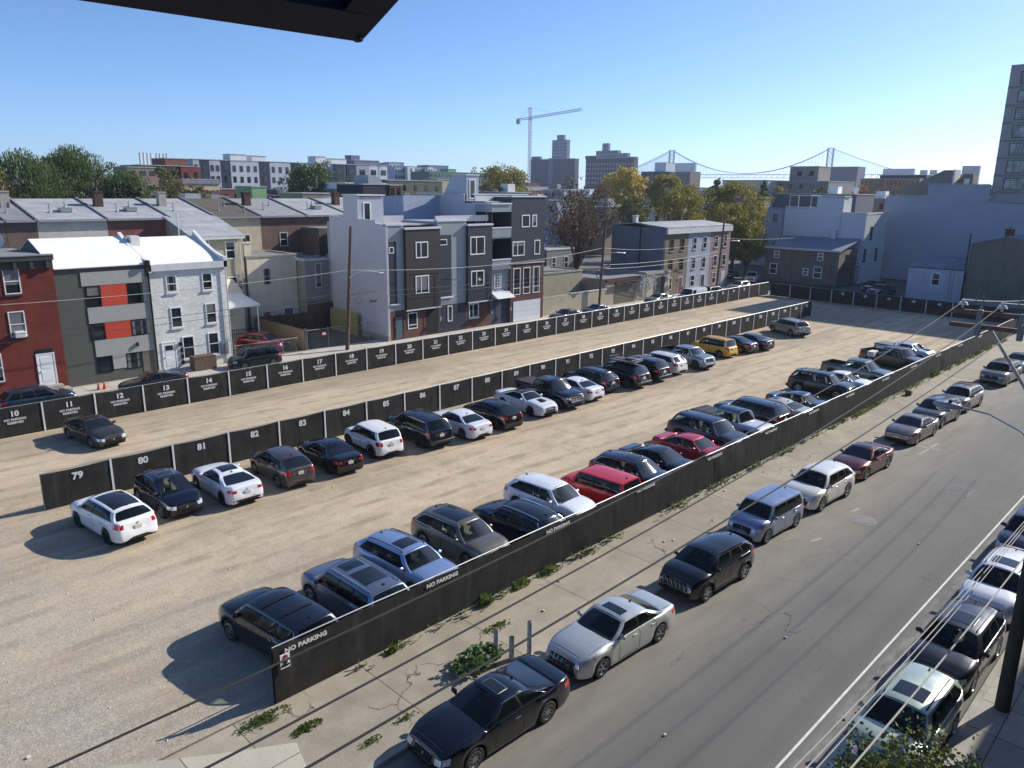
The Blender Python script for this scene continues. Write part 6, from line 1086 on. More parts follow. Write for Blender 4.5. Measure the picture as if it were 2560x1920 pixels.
def tree(name, label, x, y, zt, R_, col, z0=0, n=2600, ls=.34, kind='round', trunk=.28, seed=1, lean=0, base=.35, group='trees'):
    random.seed(seed); H_ = zt-z0; t = T(name, label, 'tree', (x, y, z0)); tb = MB(); top = Vector((x+lean, y, z0+H_*.62)); b0 = Vector((x, y, z0)); fk = b0.lerp(top, base)
    tb.tube([b0, b0.lerp(fk, .5)+Vector((.05, .03, 0)), fk], trunk, 9, r1=trunk*.72); tips = []
    nb = 7 if kind != 'bare' else 9
    for i in range(nb):
        a = 2*pi*i/nb+random.uniform(-.4, .4); rr = R_*random.uniform(.35, .85); e = Vector((x+lean+rr*cos(a), y+rr*sin(a), z0+H_*random.uniform(.62, .93))); m1 = fk.lerp(e, .45)+Vector((0, 0, H_*.04)); tb.tube([fk-Vector((0, 0, .1)), m1, e], trunk*.5, 6, r1=trunk*.10)
        for j in range(5 if kind != 'bare' else 9):
            s_ = m1.lerp(e, random.uniform(-.3, .9)); d = Vector((random.gauss(0, 1), random.gauss(0, 1), random.uniform(.1, 1.2))).normalized(); L_ = R_*random.uniform(.25, .55); e2 = s_+d*L_; tb.tube([s_, s_.lerp(e2, .5)+Vector((0, 0, L_*.06)), e2], trunk*.18, 4, r1=trunk*.04); tips.append(e2)
            if kind == 'bare':
                for k in range(4): s3 = s_.lerp(e2, random.uniform(.3, 1)); d3 = (d+Vector((random.gauss(0, .7), random.gauss(0, .7), random.gauss(0, .5)))).normalized(); tb.tube([s3, s3+d3*L_*.5], trunk*.07, 3, r1=trunk*.03); tips.append(s3+d3*L_*.5)
    t.part('trunk', tb, BARK, smooth=60); lb = MB(); zc = z0+H_*(.62 if kind != 'conifer' else .5); ls = ls*(.6 if kind == 'willow' else 1)
    if kind == 'bare':
        for p in tips:
            if random.random() < .55: leaf_quads(lb, p, max(2, n//len(tips)), R_*.13, R_*.13, R_*.10, ls)
    elif kind == 'conifer':
        for i in range(26): f_ = i/25; z = lerp(z0+H_*.15, zt, f_); r_ = R_*(1-f_)**.8+.1; [leaf_quads(lb, (x+r_*.7*cos(a), y+r_*.7*sin(a), z), n//150, r_*.4, r_*.4, H_*.03, ls) for a in [random.uniform(0, 2*pi) for _ in range(6)]]
    else:
        nc = 46 if kind != 'willow' else 95
        for i in range(nc):
            a = random.uniform(0, 2*pi); f_ = random.uniform(-1, 1); rr = math.sqrt(max(0, 1-f_*f_))*random.uniform(.55, 1.0); q = .62 if kind == 'willow' else .42
            c = (x+lean+R_*.82*rr*cos(a), y+R_*.82*rr*sin(a), zc+f_*H_*.34*(1 if f_ > 0 else .75)); s_ = R_*random.uniform(.20, .34)
            if kind == 'willow': leaf_quads(lb, c, n//nc, s_*1.25, s_*1.25, H_*.09, ls, 1.5)
            else: leaf_quads(lb, c, n//nc, s_, s_, s_*.72, ls)
        for p in tips: leaf_quads(lb, p, n//200, R_*.12, R_*.12, R_*.1, ls)
    t.part('crown', lb, LM[col]); return t
tree('willow_tree', 'left willow tree with long drooping green foliage at the left edge', 25.8, 108, 18.2, 5.2, 'willow', n=15000, ls=.30, kind='willow', seed=2, z0=4, trunk=.4); tree('willow_tree', 'tallest willow tree with drooping foliage, second from the left edge', 33.0, 112, 19.1, 5.4, 'willow', n=16000, ls=.30, kind='willow', seed=5, z0=4, trunk=.4)
tree('willow_tree', 'rounded willow filling the gap between the two large willows', 29.5, 110, 17.6, 4.4, 'willow', n=9000, ls=.30, kind='willow', seed=6, z0=4, trunk=.3)
tree('broadleaf_tree', 'olive green tree at the far left behind the willows', 20, 104, 16.4, 4.6, 'olive', n=3000, seed=7, z0=4); tree('broadleaf_tree', 'willow like green tree right of the two large willows', 37.6, 108, 16.3, 3.6, 'willow', n=6000, ls=.3, kind='willow', seed=8, z0=4)
tree('broadleaf_tree', 'small dark leafy tree growing up in front of the silver roofs', 30.2, 88.5, 15.0, 2.5, 'dark', n=2600, ls=.34, seed=9, z0=7); tree('broadleaf_tree', 'olive tree in front of the cream arched building', 51.0, 130, 17.3, 4.2, 'olive', n=2800, seed=11, z0=5); tree('broadleaf_tree', 'small olive tree right beside the cream arched building', 55.5, 128, 14.8, 2.8, 'olive', n=1400, seed=12, z0=6)
tree('broadleaf_tree', 'wide round green tree in front of the long white and navy rowhouses', 90.3, 150, 19.4, 7.2, 'green', n=5200, ls=.42, seed=13, z0=6, trunk=.4); tree('broadleaf_tree', 'olive gold tree behind the four storey townhouse', 148, 150, 20.4, 8.2, 'ygreen', n=4200, ls=.5, seed=14, z0=6)
tree('bare_tree', 'large bare tree with thin reddish brown leaves beside the dark clad townhouse', 77.5, 64.6, 16.4, 6.0, 'brown', n=2600, ls=.26, kind='bare', seed=15, trunk=.30, base=.45, lean=.4)
tree('bare_tree', 'brown leafed tree directly behind the large bare tree', 88.5, 74, 14.6, 4.2, 'brown', n=3600, ls=.26, kind='round', seed=16, trunk=.25); tree('bare_tree', 'sparse brown tree left of the yellow trees in the middle distance', 112, 105, 14.8, 4.6, 'brown', n=1400, ls=.34, kind='bare', seed=17)
tree('broadleaf_tree', 'bright golden yellow tree below the distant dark stepped building', 190, 140.5, 20.8, 7.0, 'yellow', n=4600, ls=.6, seed=18, z0=6); tree('broadleaf_tree', 'olive yellow tree right of the golden tree', 175, 116, 18.4, 6.2, 'ygreen', n=4200, ls=.52, seed=19, z0=5)
tree('broadleaf_tree', 'broad yellow green tree behind the three small rowhouses, left one', 146, 92, 15.6, 6.6, 'ygreen', n=5200, ls=.40, seed=20); tree('broadleaf_tree', 'tall yellow green tree beside the pink rowhouse, largest in the cluster', 127.5, 69.5, 16.2, 6.4, 'ygreen', n=8200, ls=.34, seed=21, trunk=.4); tree('broadleaf_tree', 'golden green tree between the pink rowhouse and the stucco house', 119.6, 66.5, 12.6, 4.6, 'ygreen', n=5200, ls=.32, seed=32)
tree('broadleaf_tree', 'lower golden green tree overhanging the white pickup', 121.8, 63.8, 9.6, 4.4, 'ygreen', n=5200, ls=.30, seed=22)
tree('broadleaf_tree', 'yellow green tree filling the gap behind the blue painted rowhouse', 133, 84, 14.8, 6.2, 'ygreen', n=4600, ls=.38, seed=23); tree('broadleaf_tree', 'dark green tree below the suspension bridge deck', 198, 113, 18.0, 5.0, 'dark', n=2600, ls=.5, seed=24, z0=5); tree('conifer', 'pointed green conifer on the horizon left of the concrete roof block', 200, 101.5, 17.3, 4.0, 'green', n=2600, ls=.45, kind='conifer', seed=25, z0=5)
tree('broadleaf_tree', 'small orange tree right of the conifer', 208, 101, 16.4, 3.0, 'ygreen', n=1300, ls=.45, seed=26, z0=5); tree('broadleaf_tree', 'small grey green tree in front of the concrete roof block', 230, 98.5, 16.2, 3.6, 'olive', n=1300, ls=.5, seed=27, z0=5); tree('broadleaf_tree', 'small orange tree in the distance left of the beige stair tower', 200, 75.6, 16.9, 2.6, 'orange', n=1200, ls=.45, seed=28, z0=5)
tree('broadleaf_tree', 'low brown tree left of the golden tree in the middle distance', 165, 130, 15.6, 4.6, 'brown', n=1800, ls=.45, seed=29, z0=4); tree('broadleaf_tree', 'green tree below the olive yellow tree in the middle distance', 150, 108, 13.6, 5.0, 'olive', n=2600, ls=.42, seed=30, z0=3)
# street tree at the bottom right: glossy leaves
random.seed(40); t = T('street_tree', 'leafy young street tree at the bottom right before the pale green SUV', 'tree', (14.3, 2.7, 0)); tb = MB(); fk = Vector((14.3, 2.7, 1.7)); tb.tube([(14.3, 2.7, 0), fk], .07, 8, r1=.05); lb = MB()
for i in range(130):
    a = random.uniform(0, 2*pi); e = Vector((14.3+random.uniform(.2, 1.5)*cos(a), 3.15+random.uniform(.2, 1.35)*sin(a), random.uniform(2.7, 4.55))); e.z -= .5*((e.x-14.3)**2+(e.y-2.9)**2)*.35; m1 = fk.lerp(e, .5)+Vector((0, 0, .2)); tb.tube([fk, m1, e], .018, 4, r1=.005)
    for j in range(58):
        p = m1.lerp(e, random.uniform(.2, 1.08))+Vector((random.gauss(0, .12), random.gauss(0, .12), random.gauss(0, .11))); u = Vector((random.gauss(0, 1), random.gauss(0, 1), random.uniform(-.2, .9))).normalized(); v = u.orthogonal().normalized(); s_ = random.uniform(.05, .085)
        lb.add([p, p+u*s_*.5+v*s_*.42, p+u*s_*1.5, p+u*s_*.5-v*s_*.42], [(0, 1, 2, 3)])
g = N('glossy_leaf'); g.bsdf(g.mix(g.map(g.noise(2, 3), .35, .65, 0, 1), (.06, .095, .016), (.19, .19, .03)), .32, coat=.25); t.part('trunk', tb, BARK); t.part('crown', lb, g.m)
# weeds along the fence foot, bush, litter
def weed(cx, cy, r, h_, n, m, lab, name='weed_patch', grp=None, ls=.08, kind='stuff'):
    mb = MB()
    for _ in range(n):
        a = random.uniform(0, 2*pi); q = r*random.random()*1.15; p = Vector((cx+q*cos(a)*1.3, cy+q*sin(a)*.45, .004)); d = Vector((random.gauss(0, .5), random.gauss(0, .5), 1)).normalized(); hh = h_*random.uniform(.3, 1)*(1.2-q/r); e = p+d*hh; w_ = d.orthogonal().normalized().cross(d)*ls*random.uniform(.5, 1)
        mb.add([p, e-w_+d*0, e+d*ls, e+w_], [(0, 1, 2, 3)])
    return solo(name, mb, m, lab, 'weed', grp, at=(cx, cy, 0), kind=kind)
WG = leafmat('weed_leaves', ((.13, .19, .04), (.17, .21, .06), (.09, .12, .04)))
random.seed(50); mb = MB()
for i in range(1500):
    x = 11+random.random()**.8*80; cl = noise.noise(Vector((x*.55, 3, 0)))
    if cl < .02 and random.random() < .85: continue
    y = 18.10-abs(random.gauss(0, .14)); h_ = random.uniform(.05, .26)*(1+max(0, cl)*1.6)
    for j in range(3):
        d = Vector((random.gauss(0, .6), random.gauss(-.2, .5), 1)).normalized(); e = Vector((x, y, 0))+d*h_; w_ = d.orthogonal().normalized()*random.uniform(.02, .05); mb.add([Vector((x, y, 0)), e-w_, e+d*.06, e+w_], [(0, 1, 2, 3)])
solo('weeds', mb, WG, 'thin line of green weeds growing along the foot of the street fence', 'weeds', at=(50, 18, 0), kind='stuff')
for x, y, r, h_, n, lb in ((8.3, 17.85, .6, .13, 220, 'patch of grass at the corner of the street fence'), (9.0, 16.7, .38, .14, 160, 'round grassy weed in the joint of the near pavement slab'), (12.9, 17.95, .25, .28, 90, 'first leafy weed along the fence foot from the near corner'), (17.0, 17.98, .3, .4, 110, 'bushy weed at the fence foot below the taupe crossover'), (18.9, 17.98, .4, .36, 130, 'taller weed clump at the fence foot below the navy wagon'), (16.3, 16.6, .45, .12, 110, 'low weeds in the pavement crack behind the white posts'),
    (11.2, 15.1, .3, .08, 45, 'weed at the kerb near the black sports sedan'), (9.9, 15.0, .3, .08, 45, 'weed in the cracked slab near the apron'), (20.5, 17.96, .5, .32, 150, 'long weed clump at the fence foot left of the white crossover')): weed(x, y, r, h_, n, WG, lb, ls=.05)
random.seed(51); mb = MB()
for i in range(420):
    a = random.uniform(0, 2*pi); q = random.random()**.6; c = Vector((14.3+1.0*q*cos(a), 15.5+.55*q*sin(a), .12+.5*random.random()*(1-q*.6))); u = Vector((random.gauss(0, 1), random.gauss(0, 1), random.uniform(-.2, .6))).normalized(); v = Vector((-u.y, u.x, .2)).normalized(); s_ = random.uniform(.07, .17); mb.add([c, c+u*s_*.6+v*s_*.5, c+u*s_*1.4, c+u*s_*.6-v*s_*.5], [(0, 1, 2, 3)])
solo('bush', mb, leafmat('bush_leaves', ((.05, .11, .025), (.09, .15, .03), (.03, .06, .02))), 'broad leafed green bush beside the three white posts', 'bush', at=(14.3, 15.5, 0))
random.seed(52)
LIT = ((3.2, 20.8), (20.2, 17.2), (26.0, 16.3), (26.4, 16.1), (18.2, 16.2), (30, 15.6), (37, 17.3), (44, 17.2), (52, 17.2), (47.5, 16.1), (23, 9.4), (34, 8.6), (16, 9.6), (57, 17.1), (33, 17.4))
for i, (x, y) in enumerate(LIT):
    mb = MB(); s_ = random.uniform(.04, .08); mb.rbox((x, y, (.03 if y > 14 else -.09)), (s_*1.3, s_, .05), Matrix.Rotation(random.uniform(0, 3), 3, 'Z'), b=.6); solo('litter', mb, M('litter_white', (.62, .60, .55), .8), 'small pale scrap of litter lying on the ground', 'litter', 'scraps of litter', at=(x, y, 0))
mb = MB(); mb.rbox((60.0, 17.4, .2), (.42, .42, .38), b=.25); solo('crate', mb, M('brown_box', (.17, .08, .055), .8), 'small red brown box at the foot of the street fence', 'box', at=(60, 17.4, 0))
for i, x in enumerate((17.2, 17.6)): mb = MB(); mb.cyl((x, 59.4, 0), (x, 59.4, .55), .16, .04, 10); solo('traffic_cone', mb, M('cone_orange', (.55, .16, .06), .7), ('left', 'right')[i]+' small orange cone in front of the panel house', 'traffic cone', 'orange cones', at=(x, 59.4, 0))
# loose stones in the lot: too many to count
random.seed(53); mb = MB()
for i in range(5200):
    x = random.uniform(1, 60)**1.0; y = random.uniform(18.6, 50.8)
    if x > 20 and random.random() < .75: continue
    s_ = random.uniform(.012, .04)*(1.5 if random.random() < .06 else 1); a = random.uniform(0, 3); c, s2 = cos(a)*s_, sin(a)*s_; P = [(x+c, y+s2, 0), (x-s2, y+c, 0), (x-c*.8, y-s2, 0), (x+s2, y-c*.7, 0), (x, y, s_*.8)]; mb.add(P, [(0, 1, 4), (1, 2, 4), (2, 3, 4), (3, 0, 4)])
solo('gravel', mb, M('stone', (.50, .46, .39), .9, var=.5, vs=2), 'loose crushed stone scattered over the dirt of the parking lot', 'gravel', at=(10, 30, 0), kind='stuff')
# ---------------------------------------------------------------- own building (right, outside the view) and its open window
t = T('apartment_house', 'tall brick building whose wall shades the near pavement at the bottom right', 'building', (0, -6, 0)); mb = MB(); mb.box(-30, 75, -14, -3.0, 0, 14.9); t.part('wall', mb, BRN); mb = MB(); mb.box(-2.5, 1.6, -2.999, -.2, 0, 14.85); t.part('bay', mb, BRN); OWN = t
FR = M('sash_dark', (.007, .012, .032), .5)
A_ = Vector((.556, .8, 14.768)); B_ = Vector((-.9, .8, 14.745)); up_ = (Vector((.556, .50, 14.905))-A_).normalized()
t = OWN
def bar(a, b, wd, th): d = (b-a).normalized(); n_ = d.cross(up_).normalized(); q = up_ if abs(d.dot(up_)) < .5 else Vector((1, 0, 0)); n_ = d.cross(q).normalized(); mb = MB(); P = [a, b, b+q*wd, a+q*wd]; mb.add(P+[p+n_*th for p in P], [(0, 3, 2, 1), (4, 5, 6, 7), (0, 1, 5, 4), (1, 2, 6, 5), (2, 3, 7, 6), (3, 0, 4, 7)]); return mb
SASH = t.part('window_sash', bar(B_, A_, .048, -.03), FR, label='dark corner of an open awning window sash hanging into the top of the photo'); e_ = A_+up_*.9; t.part('side_stile', bar(A_-Vector((.05, 0, 0)), e_-Vector((.05, 0, 0)), .05, .03), FR, SASH)
mb = MB(); a, b = A_+up_*.045-Vector((.045, 0, -.012)), B_+up_*.045+Vector((0, 0, .012)); mb.add([a, b, b+up_*.85, a+up_*.85], [(0, 1, 2, 3)]); t.part('glass_pane', mb, M('dusty_glass', (.030, .045, .055), .25), SASH)
mb = MB(); mb.rbox(A_+Vector((-.005, -.002, .004)), (.008, .014, .010), b=.5); t.part('corner_gasket', mb, FR, SASH)
# ---------------------------------------------------------------- city beyond
def far_box(name, label, cat, x0, x1, y0, y1, z1, col, rm=None, wins=None, group=None, z0=0, cap=None, face='-y', wc=None):
    t = T(name, label, cat, (x0, y0, 0), group); m = M('wall_'+str(col), col, .85, var=.10, vs=.6) if isinstance(col, str) else col
    mb = MB(); mb.box(x0, x1, y0, y1, z0, z1); t.part('wall', mb, m); mb = MB(); mb.box(x0-.1, x1+.1, y0-.1, y1+.1, z1, z1+.22); t.part('roof', mb, rm or MAT['silver_roof'])
    if wins:
        nx, nz, ww, hh, zt, dz = wins; pl, a, b = (y0, x0, x1) if face == '-y' else (x0, y0, y1)
        for i in range(nx):
            for j in range(nz):
                u = lerp(a, b, (i+.5)/nx); mb = MB(); fbox(mb, face, pl, u-ww/2, u+ww/2, zt-j*dz-hh, zt-j*dz, 0, .06); t.part('window', mb, wc or G_WIN)
    return t
# long white and navy rows
segs = [(99.3, 101.2, 'a9adb5', 1), (101.2, 104.2, '2b3346', 1), (104.2, 107.6, 'a9adb5', 2), (107.6, 110.8, '2b3346', 1), (110.8, 120.0, 'b3b6bd', 4), (120.0, 123.7, '2b3346', 1), (123.7, 131, 'b3b6bd', 3), (131, 134.5, '2b3346', 1), (134.5, 143, 'b3b6bd', 3), (143, 147, 'b0b4bd', 1), (147, 150.6, '2b3346', 1), (150.6, 151.9, 'a9adb5', 0), (151.9, 155.7, '2b3346', 1), (155.7, 161.5, '9aa0aa', 1), (161.5, 165.0, 'c9cbce', 1), (165.0, 165.9, '9aa0aa', 0), (165.9, 169.2, 'c9cbce', 1)]
for i, (a, b, c, nw) in enumerate(segs):
    nv = c == '2b3346'; t = far_box('modern_rowhouse', ('navy' if nv else 'pale')+' section of the long modern row, %s from its left end' % ['first', 'second', 'third', 'fourth', 'fifth', 'sixth', 'seventh', 'eighth', 'ninth', 'tenth', 'eleventh', 'twelfth', 'thirteenth', 'fourteenth', 'fifteenth', 'sixteenth', 'seventeenth'][i], 'townhouse', a+.02, b-.02, 230-(.6 if nv and a > 146 else 0), 242, 22.0, c, wins=(nw, 3, 1.0 if a < 146 else 2.2, 1.8, 20.6, 3.2) if nw else None, group='long white and navy modern row')
for a, b, z1, lb in ((112.4, 117.6, 23.9, 'first white rooftop box on the long modern row'), (119.4, 124.2, 23.7, 'second white rooftop box on the long modern row'), (142.2, 146.0, 24.3, 'third white rooftop box on the long modern row'), (148.2, 154.2, 23.8, 'fourth white rooftop box on the long modern row')): far_box('rooftop_box', lb, 'roof structure', a, b, 233, 238, z1, 'd3d4d4', z0=22.0)
far_box('modern_block', 'dark grey block rising behind the right end of the long modern row', 'building', 159.5, 170.2, 236, 246, 23.8, '6b7284'); far_box('rooftop_box', 'grey rooftop box on the dark block behind the long modern row', 'roof structure', 159.6, 163.2, 238, 242, 25.4, '6b7284', z0=24)
far_box('brick_block', 'long dark brick building left of the long modern row', 'building', 76.2, 86, 208, 222, 19.4, '4c2f2c', wins=(4, 2, .9, 1.6, 18, 3)); far_box('brick_block', 'brighter red brick building touching the long modern row', 'building', 86.1, 91.2, 207, 222, 19.3, '7d3a30', wins=(2, 2, .9, 2, 18, 3)); far_box('brick_block', 'brown brick upper floor above the red brick building', 'building', 84.6, 90.4, 213, 222, 21.4, '7c4a40', z0=19.6)
t = far_box('arched_building', 'cream building with a row of arched windows in front of the willow trees', 'building', 70.8, 79.0, 170, 180, 15.8, 'c9b593'); [t.part('arched_window', (lambda m: (m.prism([(x-.45, 11), (x+.45, 11), (x+.45, 13.3)]+[(x+.45*cos(a), 13.3+.45*sin(a)) for a in (pi*.25, pi*.5, pi*.75)]+[(x-.45, 13.3)], 169.9, 169.99, 'y'), m)[1])(MB()), M('arch_dark', (.12, .10, .09), .6)) for x in (71.8, 73.2, 74.6, 76, 77.4, 78.5)]
mb = MB(); mb.box(70.7, 79.1, 169.8, 169.99, 14.9, 15.5); t.part('painted_frieze', mb, M('frieze', (.20, .20, .30), .8, var=.5, vs=3)); far_box('dark_frieze_building', 'dark building with a patterned band left of the cream arched building', 'building', 57.6, 66, 170, 180, 15.7, '4a4640', wins=(7, 1, .6, .8, 15.2, 2))
for i, y in enumerate((330.9, 334.8, 338.8, 342.7, 348.7, 352.2, 356.3, 359.8)): t = T('smokestack', ['first', 'second', 'third', 'fourth', 'fifth', 'sixth', 'seventh', 'eighth'][i]+' from the left of the eight pale chimneys on the horizon', 'chimney', (y, 900, 0), 'eight pale chimneys on the horizon'); mb = MB(); mb.cyl((y, 900, 0), (y, 900, 48.2), 1.35, 1.2, 12); t.part('shaft', mb, M('stack_white', (.62, .60, .58), .8)); mb = MB(); mb.cyl((y, 900, 48.2), (y, 900, 48.6), 1.3, n=12); t.part('rim', mb, MAT['conc'])
far_box('industrial_block', 'low pale industrial blocks at the foot of the eight chimneys', 'building', 300, 372, 880, 895, 31, '9a8f88')
far_box('roof_block', 'tan building top above the left willow', 'building', 10, 28, 150, 160, 18.9, '8f8474'); far_box('roof_block', 'dark brown block peeking between the two willows', 'building', 44.5, 47, 160, 170, 19.2, '3c3a3c'); far_box('roof_block', 'tan building with a white ledge right of the willows', 'building', 59, 65, 168, 176, 18.0, '8d7b68', wins=(3, 1, 1.2, .9, 17.4, 2))
for a, b, y, z1, c, lb, nw in ((247.5, 254, 330, 24.8, 'a3a8b8', 'lavender grey apartment block on the skyline, left part', 4), (254.2, 259, 328, 25.4, 'd2d4d6', 'white stair bay between the lavender apartment blocks', 1), (259.2, 267, 330, 25.2, 'a3a8b8', 'lavender grey apartment block on the skyline, right part', 5), (267.2, 270.5, 327, 25.4, 'e2e3e3', 'bright white narrow apartment bay', 2), (270.6, 274, 328, 24.7, 'b7bcc6', 'pale grey narrow end of the apartment row', 2), (255, 262, 345, 27.4, 'a9b3c2', 'pale blue block behind the lavender apartments', 3), (262.2, 269, 350, 28, '6f82a5', 'blue grey distant block behind the apartments', 0)): far_box('apartment_block', lb, 'building', a, b, y, y+10, z1, c, wins=(nw, 3, .9, 1.5, z1-1, 3) if nw else None)
far_box('green_trim_building', 'long low building with a bright green roof line', 'building', 246, 300, 300, 315, 22.3, '5d6f66', rm=M('green_roof', (.10, .30, .10), .6), wins=(22, 2, 1.2, 1.4, 21.4, 2.6)); far_box('rooftop_box', 'bright green rooftop box on the green trimmed building', 'roof structure', 260.4, 265.8, 303, 309, 23.9, M('green_box', (.08, .34, .10), .6), z0=22.5); far_box('apartment_block', 'blue grey towered block behind the green trimmed building', 'building', 270, 284, 330, 340, 26.4, '67789b')
t = far_box('navy_house', 'dark navy building with a slanted glass dormer in the middle distance', 'house', 86.2, 92.2, 125, 134, 15.1, '20242f'); mb = MB(); mb.prism([(87.6, 15.3), (87.6, 16.9), (89.2, 16.9), (91.3, 15.3)], 125.2, 130, 'y'); t.part('dormer', mb, M('dormer_grey', (.28, .30, .33), .5)); far_box('brick_block', 'small brick house front attached right of the navy building', 'house', 92.3, 95.2, 124.8, 134, 15.0, '6f4638', wins=(2, 1, .8, 1.6, 14.6, 2))
far_box('olive_building', 'long flat olive green building in the middle distance', 'building', 110.3, 127, 150, 160, 16.2, '58604f', wins=(5, 1, .8, 1.2, 15.2, 2)); far_box('cream_block', 'cream box on the roof right of the olive building', 'building', 127.2, 131, 152, 158, 16.6, 'b5ad93'); far_box('green_gable', 'small light green gabled house in the left middle distance', 'house', 66.2, 69, 130, 136, 14.4, '79a372')
t = T('skylight_building', 'low building with a sawtooth roof of white skylights', 'building', (97, 138, 0)); mb = MB(); mb.box(90, 104, 138, 150, 0, 14.2); t.part('wall', mb, M('saw_wall', '5f6a66', .8)); [t.part('skylight', (lambda m: (m.prism([(x, 14.2), (x+1.7, 14.2), (x, 15.6)], 138.2, 149, 'y'), m)[1])(MB()), MAT['white']) for x in (91, 93.6, 96.2, 98.8, 101.2)]
# tower crane, construction block, towers
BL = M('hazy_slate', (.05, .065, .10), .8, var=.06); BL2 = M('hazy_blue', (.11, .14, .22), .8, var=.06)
t = T('tower_crane', 'tall tower crane with a long jib above the skyline', 'crane', (600, 568, 0)); CM = M('crane_white', (.50, .50, .50), .6)
def lattice(mb, a, b, wd, n, r):
    a, b = Vector(a), Vector(b); d = (b-a).normalized(); s1 = Vector((0, 1, 0)) if abs(d.y) < .7 else Vector((1, 0, 0)); s1 = (s1-d*s1.dot(d)).normalized(); s2 = d.cross(s1); C4 = [s1*i*wd/2+s2*j*wd/2 for i, j in ((1, 1), (1, -1), (-1, -1), (-1, 1))]
    for c in C4: mb.cyl(a+c, b+c, r, n=4)
    for i in range(n):
        p, q = a.lerp(b, i/n), a.lerp(b, (i+1)/n)
        for k in range(4): mb.cyl(p+C4[k], q+C4[(k+1) % 4], r*.7, n=3, caps=False)
mb = MB(); lattice(mb, (600, 568, 0), (600, 568, 96), 2.2, 30, .26); t.part('mast', mb, CM); mb = MB(); lattice(mb, (600, 569.5, 85.5), (597, 497, 89.5), 1.9, 26, .22); t.part('jib', mb, CM); mb = MB(); lattice(mb, (600, 567, 85.5), (601, 587, 85.0), 1.8, 7, .22); t.part('counter_jib', mb, CM)
mb = MB(); mb.rbox((601, 586, 83), (3, 3.4, 5)); t.part('counterweight', mb, M('crane_weight', (.25, .25, .26), .8)); mb = MB(); mb.cyl((600, 568, 96), (598.5, 535, 88), .16, n=4); mb.cyl((600, 568, 96), (601, 584, 86), .16, n=4); t.part('tie_bar', mb, CM); mb = MB(); mb.rbox((599, 566, 84), (2, 2, 2.4)); t.part('cab', mb, CM)
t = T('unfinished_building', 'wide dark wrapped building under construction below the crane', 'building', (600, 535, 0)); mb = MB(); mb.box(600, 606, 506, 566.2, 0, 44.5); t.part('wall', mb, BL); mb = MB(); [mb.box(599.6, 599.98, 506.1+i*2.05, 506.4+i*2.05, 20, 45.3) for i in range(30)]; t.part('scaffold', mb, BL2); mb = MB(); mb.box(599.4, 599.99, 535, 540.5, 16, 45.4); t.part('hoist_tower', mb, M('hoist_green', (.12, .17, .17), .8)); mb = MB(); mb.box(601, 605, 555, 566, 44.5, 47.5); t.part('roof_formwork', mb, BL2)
def tower(name, label, boxes, m, wm=None, rows=0):
    b0 = boxes[0]; t = T(name, label, 'tower', (b0[0], b0[2], 0))
    for i, (x0, x1, y0, y1, z0, z1) in enumerate(boxes):
        mb = MB(); mb.box(x0, x1, y0, y1, z0, z1); t.part('storeys', mb, m)
        if wm:
            mb = MB(); k = int((y1-y0)/3.2)
            for z in range(int(max(z0, 18))+2, int(z1)-1, 4):
                for j in range(k): mb.box(x0-.12, x0-.01, y0+(j+.3)*(y1-y0)/k, y0+(j+.72)*(y1-y0)/k, z, z+1.9)
            if mb.v: o = t.part('window_grid', mb, wm); o['kind'] = 'stuff' if len(mb.f) > 600 else o.get('kind', '')
            if o.get('kind') == '': del o['kind']
    return t
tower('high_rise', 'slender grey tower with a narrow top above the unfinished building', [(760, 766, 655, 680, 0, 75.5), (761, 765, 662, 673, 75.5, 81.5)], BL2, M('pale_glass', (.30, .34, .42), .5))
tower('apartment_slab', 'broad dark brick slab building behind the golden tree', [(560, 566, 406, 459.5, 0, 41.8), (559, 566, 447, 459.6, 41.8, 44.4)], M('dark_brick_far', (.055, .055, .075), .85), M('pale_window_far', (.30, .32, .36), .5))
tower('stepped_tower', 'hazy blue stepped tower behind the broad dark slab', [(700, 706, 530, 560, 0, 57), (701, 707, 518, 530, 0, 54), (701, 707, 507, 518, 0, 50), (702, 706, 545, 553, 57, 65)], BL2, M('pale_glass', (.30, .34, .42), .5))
far_box('striped_building', 'dark building with pale vertical fins below the left bridge tower', 'building', 420, 432, 262, 272.8, 26, '6d6560', wins=(4, 4, 1.2, 1.6, 25, 3), face='-x'); far_box('brick_block', 'dark office building with a white roof box left of the finned building', 'building', 420, 440, 284.5, 298.4, 26.2, '3f3c46', wins=(4, 3, 1.2, 1.4, 24.6, 3.2), face='-x'); far_box('rooftop_box', 'white windowless box on the roof of the dark office building', 'roof structure', 424, 434, 282.5, 291, 31.8, 'c9cbd0', z0=26.4)
tower('office_block', 'hazy blue glass office block behind the left bridge tower', [(1500, 1506, 925, 976, 0, 74)], M('far_glass_blue', (.16, .21, .30), .4)); tower('office_block', 'hazy blue glass office block on the right horizon', [(1300, 1306, 415, 461, 0, 52)], M('far_glass_blue', (.16, .21, .30), .4), M('far_white_band', (.5, .52, .56), .5)); tower('far_tower', 'left one of two small hazy towers on the right horizon', [(1500, 1505, 457.5, 469, 0, 55)], BL2); tower('far_tower', 'right one of two small hazy towers on the right horizon', [(1500, 1505, 442, 453, 0, 55)], BL2); tower('far_tower', 'hazy blue block beside the loft building on the right horizon', [(1200, 1206, 301, 322, 0, 52), (1200, 1206, 322, 338, 0, 41)], BL2)
